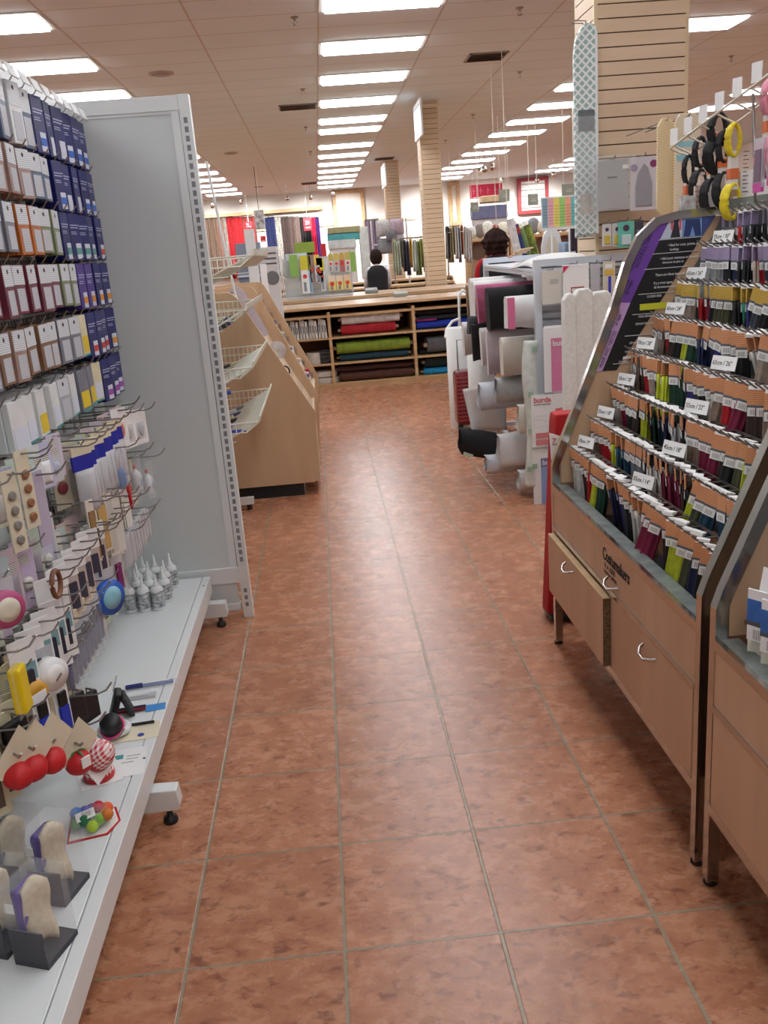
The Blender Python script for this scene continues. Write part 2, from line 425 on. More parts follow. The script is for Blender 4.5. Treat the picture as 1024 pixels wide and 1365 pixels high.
for u, v, lab in [(393,28,'sprinkler head nearest on the left of the middle lights'),(404,122,'sprinkler head above the brown return vent'),(408,172,'sprinkler head just beyond the brown return vent'),
                  (693,99,'sprinkler head right of the square air vent'),(631,155,'sprinkler head left of the right row of lights'),(975,78,'sprinkler head beyond the big column at right'),(594,189,'sprinkler head beside the slim column top'),
                  (414,204,'far sprinkler head left of the middle lights'),(693,15,'dark sprinkler head near the top right of the middle lights')]:
    p = at(u, v, z=CEIL-0.03)
    if spr is None:
        spr = thing('sprinkler_head', lab, 'sprinkler', (p.x, p.y, CEIL))
        MB().lathe([(0.035,0),(0.03,-0.01),(0.012,-0.014),(0.01,-0.03)], n=12).build('escutcheon', 'steel', spr)
        MB().tube([(0.012,0,-0.03),(0.018,0,-0.045),(0,0,-0.06)],0.003).tube([(-0.012,0,-0.03),(-0.018,0,-0.045),(0,0,-0.06)],0.003).lathe([(0.02,-0.06),(0.02,-0.064)], n=12).build('deflector', 'steel', spr)
    else: clone(spr, (p.x, p.y, CEIL), label=lab)

# ================================================================ SLATWALL COLUMNS
slatm = mat('slatwall_laminate', (214,190,160), 0.45, c2=(202,176,146), scale=3, stretch=(0.6,0.6,3))
groove = mat('slatwall_groove', (84,60,42), 0.8, var=0.1)
def column(name, x0, x1, y0, y1, z0, label, first, pitch=0.0648):
    c = thing(name, label, 'column', ((x0+x1)/2, (y0+y1)/2, z0))
    core = MB(); e = 0.006
    core.box(x0+e, x1-e, y0+e, y1-e, z0, CEIL)
    core.build('core', groove, c, world=True)
    s = MB(); z = first
    while z > z0+pitch: z -= pitch
    g = 0.006; zs = [z0]; 
    while z < CEIL: zs.append(z); z += pitch
    zs.append(CEIL)
    tr = 0.018
    for i in range(len(zs)-1):
        a = zs[i] + (g/2 if i else 0); b = zs[i+1] - (g/2 if i < len(zs)-2 else 0)
        if b-a < 0.003: continue
        s.box(x0+tr, x1-tr, y0, y0+e, a, b).box(x0, x0+e, y0+tr, y1-tr, a, b).box(x1-e, x1, y0+tr, y1-tr, a, b).box(x0+tr, x1-tr, y1-e, y1, a, b)
    s.build('slat_panel', slatm, c, world=True)
    t = MB()
    for (a, b) in ((x0,y0),(x1,y0),(x0,y1),(x1,y1)):
        dx = tr if a == x0 else -tr; dy = tr if b == y0 else -tr
        t.box(min(a,a+dx), max(a,a+dx), min(b,b+dy), max(b,b+dy), z0, CEIL)
    t.build('corner_trim', mat('corner_trim', (206,184,148), 0.45), c, world=True)
    return c
column('slatwall_column', 1.475, 1.957, 4.78, 5.12, 0, 'large pale wood slatwall column beside the zipper display cabinets', 2.428)
column('slatwall_column', 1.565, 1.838, 13.0, 13.36, 0, 'slim slatwall column rising behind the wooden counters, middle distance', 3.11)
column('slatwall_column', 1.66, 1.99, 20.8, 21.2, 0, 'farthest slatwall column, left of the slim column', 3.1)
def hang_sign(x, y0, y1, z0, z1, label, w):
    s = thing('hanging_sign', label, 'sign', (x, (y0+y1)/2, z0))
    MB().box(x-0.012, x+0.012, y0, y1, z0, z1).build('board', 'white', s, world=True)
    MB().tube([(x,(y0+y1)/2,z1),(x,(y0+y1)/2,CEIL)],0.004).build('hanger', 'wirewhite', s, world=True)
    MB().box(x-0.014, x-0.012, y0+0.08*w, y1-0.08*w, z0+(z1-z0)*0.10, z0+(z1-z0)*0.14).box(x-0.014, x-0.012, y0+0.1*w, y1-0.1*w, z1-(z1-z0)*0.16, z1-(z1-z0)*0.13).build('print_band', paint((150,160,165)), s, world=True)
hang_sign(1.515, 12.25, 13.05, 2.83, 3.27, 'white sign board hung beside the slim slatwall column', 1)
hang_sign(1.60, 19.6, 20.7, 2.75, 3.2, 'white sign board hung beside the farthest slatwall column', 1)
# ================================================================ LEFT GONDOLA
XB = -0.855
G = thing('gondola_shelf', 'white metal gondola run on the left with slotted back and a low base deck', 'shelving unit', (-0.70, 2.0, 0))
MB().box(XB-0.03, XB, 0.75, 3.41, 0.05, 1.985).build('back_panel', 'panel', G, world=True)
MB().box(XB-0.035, XB+0.012, 0.75, 3.41, 1.955, 1.99).build('top_rail', 'white', G, world=True)
dk = MB(); dk.box(XB, -0.578, 0.75, 3.405, 0.19, 0.20).box(-0.575, -0.545, 0.75, 3.405, 0.13, 0.2015).box(XB, -0.575, 0.75, 3.405, 0.18, 0.19)
dk.build('base_deck', 'white', G, world=True, bevel=0.002)
kp = MB()
for y in (1.1, 2.05, 3.30): kp.box(-0.562, -0.556, y-0.004, y+0.004, 0.2, 0.2022)
kp.build('deck_rivet_hole', 'dark', G, world=True)
MB().box(-0.66, -0.65, 0.75, 3.405, 0.03, 0.18).build('kick_plate', 'panel', G, world=True)
for y in (1.12, 2.06, 3.36):
    f = MB(); f.prism([(-0.84,0.045),(-0.49,0.045),(-0.485,0.06),(-0.49,0.105),(-0.84,0.115)], 'y', y-0.022, y+0.022)
    ft = f.build('foot_bracket', 'white', G, world=True, bevel=0.003)
    MB().lathe([(0.018,0.0),(0.02,0.006),(0.017,0.016),(0.008,0.018),(0.008,0.045)], c=(-0.52,y,0), n=14).build('levelling_foot', 'black', ft, world=True)
# slotted hook rails let into the back
railm = stripes('slotted_rail', (52,44,40), (138,132,126), 34.0, 'Y', 0.42, 0.5)
for i, z in enumerate((1.452, 1.292, 1.137, 0.976, 0.747, 0.525, 0.33)):
    MB().box(XB, XB+0.003, 0.75, 3.41, z-0.010, z+0.006).build('slotted_rail', railm, G, world=True)
    MB().box(XB, XB+0.0035, 0.75, 3.41, z-0.014, z-0.010).build('rail_lip', 'dark', G, world=True)
# hooks: one mesh per hook
def hook_mb(length, drop=0.0):
    h = MB()
    h.tube([(0,0,0),(length*0.55,0,-drop*0.3),(length-0.03,0,-drop),(length-0.008,0,-drop+0.008),(length+0.008,0,-drop+0.028)], 0.0023, 5)
    h.box(-0.002, 0.004, -0.012, 0.012, -0.03, 0.012)
    return h
hooks = {}
n_hook = 0
def peg(y, z, length, plate=True):
    global n_hook
    key = round(length, 3); n_hook += 1
    if key not in hooks:
        o = hook_mb(length).build('peg_hook', 'wire', G); hooks[key] = o
    else:
        o = hooks[key].copy(); COL.objects.link(o); o.parent = G
    o.location = (Vector((XB, y, z)) - ROOTLOC[G.name])*K
    return o
UP = [1.900, 1.735, 1.588, 1.435, 1.279, 1.118]
for r, z in enumerate(UP):
    for i in range(13): peg(3.335-0.104*i, z, 0.105)
# white label plates along the top row of hooks
for i in range(12):
    y = 3.335-0.104*i
    MB().obox((XB+0.118, y-0.045, UP[0]+0.022), (0.003, 0.07, 0.034), (0, -0.35, 0)).build('price_plate', 'white', G, world=True)

def pack_mats(kind): pass
patchm = {'w': paint((214,218,232)), 'o': paint((222,150,40)), 'r': paint((206,70,50)), 't': paint((96,160,150)), 'm': paint((168,84,176)), 'y': paint((226,196,40)), 'b': paint((60,110,200))}
CARD = {
 'navy': ((34,40,112),(28,34,92)), 'purple': ((84,58,148),(70,46,130)), 'maroon': ((120,52,70),(100,44,60)), 'orange': ((196,112,40),(176,96,34)),
 'brown': ((148,112,84),(120,90,68)), 'grey': ((128,130,142),(110,112,124)), 'steelblue': ((86,104,132),(70,88,120)), 'green': ((136,146,112),(118,128,96)),
 'cream': ((226,218,180),(212,204,166)), 'white': ((228,230,230),(214,218,218)), 'pinkish': ((170,140,130),(150,122,112)),
 'black': ((26,24,36),(20,18,28)), 'silver': ((176,180,186),(160,166,172)),
}
cardm = {k: mat('card_'+k, v[0], 0.35, c2=v[1], scale=12) for k, v in CARD.items()}
whitehead = stripes('white_print_header', (222,226,230), (172,178,188), 170, 'Z', 0.3, 0.4)
packproto = {}
W_, T_ = 0.074, 0.018
def pack(kind, style, patch, h=0.135):
    key = (kind, style, patch, h)
    if key in packproto: return clone(packproto[key]), True
    root = thing('needle_packet', '', 'packet')
    b = MB(); b.box(-T_/2, T_/2, -W_/2, W_/2, -h, 0.004); b.build('card', cardm[kind], root, bevel=0.002)
    f = T_/2
    if style == 'head':
        MB().box(f, f+0.001, -W_/2+0.002, W_/2-0.002, -h*0.38, 0.003).build('header_print', whitehead, root)
        MB().box(f, f+0.001, -W_*0.30, W_*0.36, -h*0.94, -h*0.46).build('price_sticker', stripes('sticker_print', (206,208,214), (160,164,176), 200, 'Z', 0.35, 0.4), root)
        MB().lathe([(0.006,0),(0.006,0.0012)], c=(f,0,-0.012), axis='x', n=10).build('hang_hole', 'dark', root)
    elif style == 'navy':
        l = MB(); l.box(f, f+0.001, -W_*0.4, W_*0.42, -h*0.235, -h*0.215).box(f, f+0.001, -W_*0.4, W_*0.3, -h*0.29, -h*0.27).box(f, f+0.001, -W_*0.38, W_*0.1, -h*0.38, -h*0.365).box(f, f+0.001, -W_*0.38, W_*0.15, -h*0.42, -h*0.405)
        l.build('white_print', paint((190,196,224)), root)
        MB().box(f, f+0.001, -W_*0.12, W_*0.36, -h*0.96, -h*0.62).build('price_sticker', patchm['w'], root)
        MB().box(f+0.0008, f+0.0018, -W_*0.12, W_*0.36, -h*0.86, -h*0.72).build('colour_patch', patchm[patch], root)
    elif style == 'plain':
        MB().box(f, f+0.001, -W_*0.4, W_*0.4, -h*0.9, -h*0.5).build('price_sticker', patchm[patch], root)
        MB().box(f, f+0.001, -W_*0.46, W_*0.46, -h*1.0, -h*0.95).build('base_band', paint((70,150,150)), root)
    packproto[key] = root
    return root, False
backproto = {}
def backpack_(kind, h=0.135):
    key = (kind, h)
    if key in backproto:
        return clone(backproto[key])
    o = MB().box(-T_/2, T_/2, -W_/2, W_/2, -h, 0.004).build('needle_packet', cardm[kind], loc=(0,0,0)); backproto[key] = o
    return o
plan = [
 [('navy','navy','b'),('navy','navy','b'),('navy','navy','b'),('navy','navy','w'),('navy','navy','w'),('navy','navy','b'),('steelblue','head','w'),('white','head','w'),('steelblue','head','w'),('steelblue','head','w'),('white','head','b'),('grey','head','w'),('white','head','w'),('steelblue','head','w')],
 [('navy','navy','b'),('navy','navy','b'),('navy','navy','w'),('navy','navy','w'),('navy','navy','b'),('steelblue','head','w'),('steelblue','head','w'),('pinkish','head','w'),('pinkish','head','w'),('pinkish','head','w'),('pinkish','head','w'),('grey','head','w'),('grey','head','w')],
 [('navy','navy','r'),('navy','navy','t'),('navy','navy','t'),('navy','navy','t'),('navy','navy','t'),('green','head','w'),('green','head','w'),('orange','head','w'),('orange','head','w'),('grey','head','w'),('grey','head','w'),('black','head','w'),('grey','head','w')],
 [('navy','navy','o'),('navy','navy','o'),('purple','navy','o'),('purple','navy','o'),('green','head','w'),('green','head','w'),('maroon','head','w'),('maroon','head','w'),('maroon','head','w'),('maroon','head','w'),('maroon','head','w'),('maroon','head','w'),('maroon','head','w')],
 [('navy','navy','o'),('navy','navy','r'),('navy','navy','r'),('navy','navy','r'),('cream','plain','y'),('grey','head','w'),('grey','head','w'),('brown','head','w'),('brown','head','w'),('brown','head','w'),('pinkish','head','w'),('brown','head','w'),('grey','head','w')],
 [('navy','navy','m'),('navy','navy','m'),('navy','navy','m'),('cream','plain','w'),('grey','plain','y'),('grey','plain','y'),('white','plain','w'),('silver','head','w'),('white','plain','w'),('white','plain','y'),('white','plain','w'),('white','plain','w')],
]
CN = {'navy':'navy blue','purple':'purple','maroon':'maroon','orange':'orange','brown':'brown','grey':'grey','steelblue':'steel blue','green':'olive green','cream':'cream','white':'white','pinkish':'dusky pink','black':'black','silver':'silver'}
PN = {'w':'pale','o':'orange','r':'red','t':'teal','m':'magenta','y':'yellow','b':'blue'}
rn = ['top','second','third','fourth','fifth','sixth']
rnd = random.Random(3)
for r, z in enumerate(UP):
    for i, (kd, st, pt) in enumerate(plan[r][:13]):
        y = 3.335-0.104*i; h = 0.152 if (r == 0) else (0.14 if kd in ('navy','purple') else rnd.choice([0.118,0.124]))
        n = 5 if kd in ('navy','purple') else rnd.choice([3,4,5])
        x = XB + 0.088 + rnd.uniform(-0.006, 0.004)
        rz = rnd.uniform(-0.22, 0.06)
        for k in range(n):
            xx = x - k*0.0205
            if k == 0:
                o, _ = pack(kd, st, pt, h)
                if st == 'navy': d = '%s packet with %s patch' % (CN[kd], PN[pt])
                elif st == 'head': d = '%s packet with white header' % CN[kd]
                else: d = '%s packet with %s sticker' % (CN[kd], PN[pt])
                o['label'] = '%s, %s hook from far end, %s row' % (d, nth(i+1), rn[r])
                o['category'] = 'packet'
            else:
                o = backpack_(kd, h)
                o['label'] = '%s packet %s behind the front, %s hook from far end, %s row' % (CN[kd], ['','directly','second','third','fourth'][k], nth(i+1), rn[r])
                o['category'] = 'packet'
            o['group'] = 'needle packets hanging on the %s row of hooks' % rn[r]
            o.location = Vector((xx, y + rnd.uniform(-0.004,0.004), z+0.0015))*K
            o.rotation_euler = (rnd.uniform(-0.03,0.03), 0, rz)
            for c in KIDS(o): pass

# ---------------- end panel (perpendicular, faces the aisle end)
E_ = thing('end_panel', 'tall white metal end panel with a slotted upright, beyond the left gondola', 'end panel', (-0.62, 3.44, 0))
MB().box(-0.93, -0.445, 3.43, 3.455, 0.03, 1.93).build('face_sheet', 'panel', E_, world=True)
for q in ((-0.93,-0.434,3.424,3.46,1.935,1.985),(-0.93,-0.434,3.422,3.46,0.155,0.222),(-0.93,-0.44,3.426,3.46,0.035,0.065)): MB().box(*q).build('cross_rail', 'white', E_, world=True, bevel=0.002)
MB().box(-0.4338,-0.3942,3.4222,3.4238,0.155,0.222).build('rail_end', 'white', E_, world=True)
fr = MB(); fr.box(-0.464,-0.436,3.4255,3.46,0.222,1.935).box(-0.93,-0.44,3.4275,3.43,1.925,1.935)
fr.build('inner_bead', 'white', E_, world=True)
up = MB().box(-0.434,-0.394,3.424,3.462,0.0,1.987).build('upright', 'white', E_, world=True, bevel=0.002)
sl = MB(); z = 0.245
while z < 1.92: sl.box(-0.421,-0.408,3.4225,3.4245,z,z+0.019); z += 0.0305
slm = mat('slot_hole_shade', (126,128,132), 0.6)  # slots are thin proud boxes, the dark of the holes painted in grey
sl.build('slot_row', slm, up, world=True); sl = MB(); z = 0.05
while z < 0.14: sl.box(-0.421,-0.408,3.4225,3.4245,z,z+0.017); z += 0.0305
sl.build('lower_slot_row', slm, up, world=True)

# ================================================================ LOWER LEFT: notions on long hooks
def lowhook(x, y, z):
    """long hook whose tip reaches x; returns nothing"""
    return peg(y, z, x-XB+0.02)
def hung(name, label, cat, x, y, z, rz=0, group=None):
    return thing(name, label, cat, (x, y, z), rz, group)
purplehead = paint((32,44,160))
# row of blue-headed clear pouches
pr = None
for i in range(9):
    lab = 'clear notion pouch with royal blue header, %s from the far end of its row' % nth(i+1)
    y = 2.86 - i*0.052; zz = 0.915
    if pr is None:
        pr = hung('notion_pouch', lab, 'packet', -0.70, y, zz, -0.5, 'blue headed clear pouches')
        MB().box(-0.004,0.004,-0.036,0.036,-0.03,0.012).build('header_card', purplehead, pr)
        MB().box(-0.0045,0.0045,-0.036,0.036,0.012,0.036).build('hang_tab', 'cream', pr)
        MB().sheet(lambda u,v: (0.004+0.016*math.sin(PI*u)*math.sin(PI*v), -0.036+0.072*u, -0.03-0.12*v), 8, 8, 0.002).build('pouch', 'hazy', pr)
        MB().ell((0.004,0,-0.09),(0.008,0.024,0.04)).build('contents', paint((196,190,182)), pr)
    else: clone(pr, (-0.70+0.003*math.sin(i*5), y, zz+0.003*math.cos(i*3)), (0,0,-0.5+0.1*math.sin(i*2.3)), lab)
for y in (2.86, 2.75, 2.64, 2.53, 2.43): lowhook(-0.66, y, 0.955)
# small blister cards at the far end
specs = [((157,552),'orange striped blister card next to the end panel',(216,84,50)),((168,555),'white blister card holding grey snaps near the end panel',(196,196,192)),((184,552),'white card with a dark clasp, closest to the end panel',(188,188,190))]
for (u,v),lab,c in specs:
    p = at(u, v, x=-0.70)
    t = hung('blister_card', lab, 'packet', -0.70, p.y, p.z, -0.55)
    MB().box(-0.002,0.002,-0.034,0.034,-0.11,0.018).build('card', 'paper', t)
    MB().sheet(lambda a,b: (0.003+0.012*math.sin(PI*a)*math.sin(PI*b), -0.024+0.048*a, -0.03-0.06*b), 6, 6, 0.0015).build('blister', 'clear', t)
    MB().ell((0.006,0,-0.055),(0.006,0.014,0.026)).build('insert', paint(c), t)
    lowhook(-0.66, p.y, p.z+0.012)
# bottles in clear bags
def bottle_mb(m=0):
    b = MB(); b.lathe([(0.0,0),(0.021,0),(0.022,0.004),(0.022,0.06),(0.016,0.072),(0.008,0.078),(0.007,0.084),(0.012,0.086),(0.011,0.096),(0.003,0.125),(0.0015,0.127)], n=14)
    return b
for (u,v),lab,c,tip in [((160,632),'blue gadget in a clear pouch hanging left of the bagged bottles',(60,112,178),(210,60,50)),((181,635),'bagged clear bottle with red tip, left one of two',(214,214,216),(200,30,30)),((197,640),'bagged clear bottle with red tip, right one of two',(224,226,228),(200,30,30))]:
    p = at(u, v, x=-0.68)
    t = hung('bagged_bottle', lab, 'packet', -0.68, p.y, p.z-0.045, 0)
    bb = MB(); bb.lathe([(0.018,0),(0.019,0.004),(0.019,0.05),(0.012,0.062),(0.006,0.066),(0.005,0.072)], n=12); bb.build('bottle', paint(c, 0.3), t)
    MB().lathe([(0.006,0.072),(0.006,0.08),(0.003,0.086)], n=10).build('tip', paint(tip), t)
    MB().box(0.0185,0.0195,-0.011,0.011,0.012,0.038).build('label', paint((150,160,196), var=0.2, scale=60), t)
    MB().sheet(lambda a,b: (0.022*math.sin(PI*a)+0.002, -0.03+0.06*a, -0.02+0.14*b), 6, 6, 0.001).build('bag', 'clear', t)
    lowhook(-0.63, p.y, p.z+0.085)
# strips with wooden buttons
for j,(u,v) in enumerate([(28,612),(10,640),(48,640)]):
    p = at(u, v, x=-0.70)
    lab = ['beige button card with four brown buttons, middle of the three button cards','beige button card with grey buttons, nearest of the three','lilac felt strip card, farthest of the three button cards'][j]
    t = hung('button_card', lab, 'card', -0.70, p.y, p.z, -0.5)
    MB().box(-0.002,0.002,-0.020,0.020,-0.16,0.02).build('card', 'cream' if j < 2 else paint((186,176,196)), t)
    if j < 2:
        for q in range(4): MB().lathe([(0.009,0),(0.011,0.004),(0.008,0.007)], c=(0.002,0,-0.035-0.033*q), axis='x', n=12).build('button', paint((150,104,72)) if j == 0 else paint((140,134,128)), t)
    lowhook(-0.65, p.y, p.z+0.012)
# tan, brown and white long strips, scissor card
for (u,v),c,w,h,lab in [((131,665),(196,160,98),0.05,0.16,'tan leather strip on a card beside the red rotary cutter'),((118,672),(150,116,74),0.03,0.17,'narrow brown strip on a card, left of the tan strip'),
                        ((125,700),(54,36,30),0.03,0.10,'dark brown bag strap hanging below the tan strip'),((150,665),(214,210,202),0.055,0.18,'white card strip hanging right of the tan strip'),
                        ((140,655),(200,196,188),0.04,0.2,'grey white card strip behind the tan strip'),((166,665),(226,222,214),0.04,0.12,'white folded card beside the end panel, under the bottles')]:
    p = at(u, v, x=-0.69)
    t = hung('notion_card', lab, 'card', -0.69, p.y, p.z, -0.45)
    MB().box(-0.002,0.002,-w/2,w/2,-h,0.012).build('card', paint((222,216,204)), t)
    MB().box(0.002,0.006,-w*0.36,w*0.36,-h*0.94,-h*0.12).build('strip', paint(c), t)
    lowhook(-0.63, p.y, p.z+0.006)
p = at(172, 652, x=-0.63)
t = hung('rotary_cutter', 'red round rotary cutter on a hook near the end panel', 'tool', -0.63, p.y, p.z)
MB().lathe([(0.016,-0.004),(0.018,0),(0.016,0.004)], axis='x', n=18).build('blade_guard', 'red', t)
MB().obox((0,0.0,-0.035),(0.008,0.012,0.05),(0.1,0,0)).build('handle', 'red', t)
# grey clear packets row
pr = None
for i in range(8):
    lab = 'smoky clear packet above the glue bottles, %s from the end panel' % nth(i+1)
    y = 3.02-0.045*i; z = 0.60
    if pr is None:
        pr = hung('smoky_packet', lab, 'packet', -0.68, y, z, -0.35, 'smoky clear packets above the glue bottles')
        MB().sheet(lambda a,b: (0.008*math.sin(PI*a), -0.03+0.06*a, 0.015-0.11*b), 5, 5, 0.0015).build('packet', 'hazy', pr)
        MB().box(-0.004,0.0,-0.02,0.02,-0.08,-0.03).build('insert', paint((72,84,108)), pr)
    else: clone(pr, (-0.68, y, z), (0,0,-0.35+0.12*math.sin(3*i)), lab)
for i in range(4): lowhook(-0.645, 3.02-0.09*i, 0.612)
# white folded cards with gold text and brown rings
pr = None
for i in range(7):
    lab = 'white folded notion card of the low middle row, %s from the far end' % nth(i+1)
    y = 2.45-0.075*i; z = 0.71
    if pr is None:
        pr = hung('folded_card', lab, 'card', -0.70, y, z, -0.6, 'white folded notion cards')
        MB().box(-0.002,0.002,-0.034,0.034,-0.035,0.02).build('header', 'paper', pr)
        MB().box(-0.003,0.003,-0.030,0.030,-0.13,-0.035).build('backing', paint((196,180,172)), pr)
        MB().box(0.003,0.009,-0.02,0.02,-0.12,-0.05).build('buckle', paint((60,60,76)), pr)
    else: clone(pr, (-0.70, y, z), (0,0,-0.6+0.15*math.sin(i*4)), lab)
for i in range(7): lowhook(-0.655, 2.45-0.075*i, 0.722)
pr = None
for i in range(6):
    lab = 'clear pack of dark red beads on white card, %s from the far end' % nth(i+1)
    y = 2.72-0.06*i; z = 0.70
    if pr is None:
        pr = hung('bead_pack', lab, 'packet', -0.72, y, z, -0.5, 'packs of dark red beads')
        MB().box(-0.002,0.002,-0.032,0.032,-0.12,0.02).build('card', 'paper', pr)
        b = MB()
        for q in range(5): b.ell((0.006, -0.02+0.01*q, -0.05-0.006*(q%2)),(0.005,0.005,0.008), 8, 6)
        b.build('beads', paint((128,26,44)), pr)
        MB().sheet(lambda a,b_: (0.004+0.012*math.sin(PI*a)*math.sin(PI*b_), -0.028+0.056*a, -0.02-0.09*b_), 5, 5, 0.001).build('blister', 'clear', pr)
    else: clone(pr, (-0.72, y, z), (0,0,-0.5+0.15*math.sin(i*3)), lab)
for i in range(6): lowhook(-0.64, 2.72-0.06*i, 0.712)
# buckle packs (teal print, dark buckles)
pr = None
for i in range(6):
    lab = 'white card with teal print and dark buckle, %s from the far end' % nth(i+1)
    y = 2.02-0.055*i; z = 0.665
    if pr is None:
        pr = hung('buckle_card', lab, 'card', -0.69, y, z, -0.75, 'teal printed buckle cards')
        MB().box(-0.002,0.002,-0.03,0.03,-0.15,0.02).build('card', 'paper', pr)
        MB().box(0.002,0.003,-0.026,0.026,-0.075,-0.035).build('teal_print', paint((126,166,172)), pr)
        MB().box(0.002,0.012,-0.014,0.014,-0.115,-0.05).build('buckle', paint((42,44,60)), pr)
    else: clone(pr, (-0.69, y, z), (0,0,-0.75+0.1*math.sin(i*3)), lab)
for i in range(4): lowhook(-0.64, 2.02-0.08*i, 0.677)
p = at(75, 778, x=-0.66)
t = hung('bracelet_ring', 'brown wooden ring hanging beside the teal buckle cards', 'ring', -0.66, p.y, p.z)
MB().tube([(0.0,0.03*math.cos(a*PI/10),0.03*math.sin(a*PI/10)) for a in range(21)],0.006,8).build('ring', paint((120,72,48)), t)
# pens
pr = None
for i in range(9):
    lab = 'navy marking pen in clear pack with silver header, %s from the far end' % nth(i+1)
    y = 2.36-0.040*i; z = 0.575
    if pr is None:
        pr = hung('marking_pen', lab, 'pen', -0.70, y, z, -0.55, 'marking pens in clear packs')
        MB().box(-0.002,0.002,-0.02,0.02,-0.015,0.02).build('hang_tab', 'cream', pr)
        MB().box(-0.003,0.003,-0.022,0.022,-0.045,-0.015).build('silver_header', paint((176,182,190)), pr)
        MB().lathe([(0.002,-0.16),(0.007,-0.15),(0.008,-0.10),(0.008,-0.05)], n=10).build('barrel', paint((84,90,130)), pr)
        MB().lathe([(0.009,-0.09),(0.009,-0.048)], n=10).build('cap', paint((28,30,72)), pr)
        MB().box(-0.004,0.010,-0.02,0.02,-0.165,-0.045).build('sleeve', 'clear', pr)
    else: clone(pr, (-0.70, y, z), (0,0,-0.55+0.05*math.sin(i*3)), lab)
for i in range(5): lowhook(-0.655, 2.36-0.09*i, 0.587)
# cream header cards behind the pens
pr = None
for i in range(8):
    lab = 'cream notion card hanging behind the marking pens, %s from the far end' % nth(i+1)
    y = 2.52-0.05*i; z = 0.60
    if pr is None:
        pr = hung('cream_card', lab, 'card', -0.74, y, z, -0.7, 'cream notion cards behind the pens')
        MB().box(-0.002,0.002,-0.034,0.034,-0.12,0.03).build('card', 'cream', pr)
        MB().box(0.002,0.006,-0.024,0.024,-0.11,-0.05).build('insert', paint((186,176,160)), pr)
    else: clone(pr, (-0.74, y, z), (0,0,-0.7+0.1*math.sin(i*2)), lab)
# cream cards nearer, low
pr = None
for i in range(10):
    lab = 'cream backed elastic card in the low near row, %s from the far end' % nth(i+1)
    y = 2.08-0.055*i; z = 0.535
    if pr is None:
        pr = hung('elastic_card', lab, 'card', -0.74, y, z, -0.75, 'cream elastic cards of the low near row')
        MB().box(-0.002,0.002,-0.034,0.034,-0.16,0.03).build('card', paint((212,204,170)), pr)
        MB().box(0.002,0.008,-0.02,0.02,-0.14,-0.05).build('elastic', paint((92,78,66)), pr)
    else: clone(pr, (-0.74, y, z), (0,0,-0.75+0.1*math.sin(i*2)), lab)
for i in range(6): lowhook(-0.66, 2.06-0.09*i, 0.553)

# discs
def disc(name, label, cat, u, v, X, r, t_, c, rz, ring=None, hub=None, tilt=0):
    p = at(u, v, x=X); o = thing(name, label, cat, (X, p.y, p.z), rz)
    MB().lathe([(r*0.35,-t_),(r,-t_),(r*1.03,0),(r,t_),(r*0.35,t_)], axis='x', n=28).build('roll', paint(c, 0.35), o)
    if hub: MB().lathe([(r*0.66,t_),(r*0.66,t_+0.003),(r*0.2,t_+0.003)], axis='x', n=24).build('hub', paint(hub, 0.35), o)
    MB().box(-t_-0.002,-t_,-r*0.8,r*0.8,-r*1.1,r*1.6).build('backing_card', 'hazy', o)
    return o
disc('tape_measure', 'bright blue round tape roll hung beside the glue bottles', 'tape', 146, 796, -0.67, 0.050, 0.010, (34,92,190), -0.55, hub=(140,196,214))
disc('pin_wheel', 'pink disc of pins with cream centre at the left picture edge', 'pin wheel', 8, 812, -0.68, 0.038, 0.008, (186,80,126), -0.7, hub=(222,216,196))
disc('ribbon_spool', 'white ribbon spool hanging above the blue clips', 'spool', 67, 898, -0.66, 0.036, 0.016, (232,232,230), -0.6, hub=(240,240,238))
disc('gold_bobbin', 'small amber bobbin hanging right of the yellow tape', 'spool', 46, 923, -0.68, 0.026, 0.012, (214,160,60), -0.7)
p = at(27, 918, x=-0.62)
t = thing('yellow_tape', 'bright yellow flat tape roll standing out at the lower left', 'tape', (-0.62, p.y, p.z))
MB().box(-0.012,0.012,-0.020,0.020,-0.045,0.045).build('roll', paint((226,196,22), 0.3), t, bevel=0.005)
MB().box(-0.001,0.001,-0.026,0.026,-0.052,0.07).build('pouch', 'clear', t)
lowhook(-0.6, p.y, p.z+0.075)
# purple pack
p = at(157, 765, x=-0.70)
t = thing('thread_pack', 'dark magenta thread in a clear pack beside the glue bottles', 'packet', (-0.70, p.y, p.z-0.055), -0.4)
MB().box(-0.003,0.003,-0.028,0.028,0,0.12).build('pack', 'hazy', t)
MB().box(0.003,0.010,-0.012,0.012,0.01,0.09).build('thread', paint((118,24,92)), t)
# cream flap card by the blue tape
p = at(143, 745, x=-0.72)
t = thing('flap_card', 'cream card with a wavy edge above the blue tape roll', 'card', (-0.72, p.y, p.z), -0.6)
MB().prism([(-0.05,-0.07),(0.05,-0.07),(0.05,0.05),(0.0,0.02),(-0.05,0.0)], 'x', -0.002, 0.002).build('card', 'cream', t)

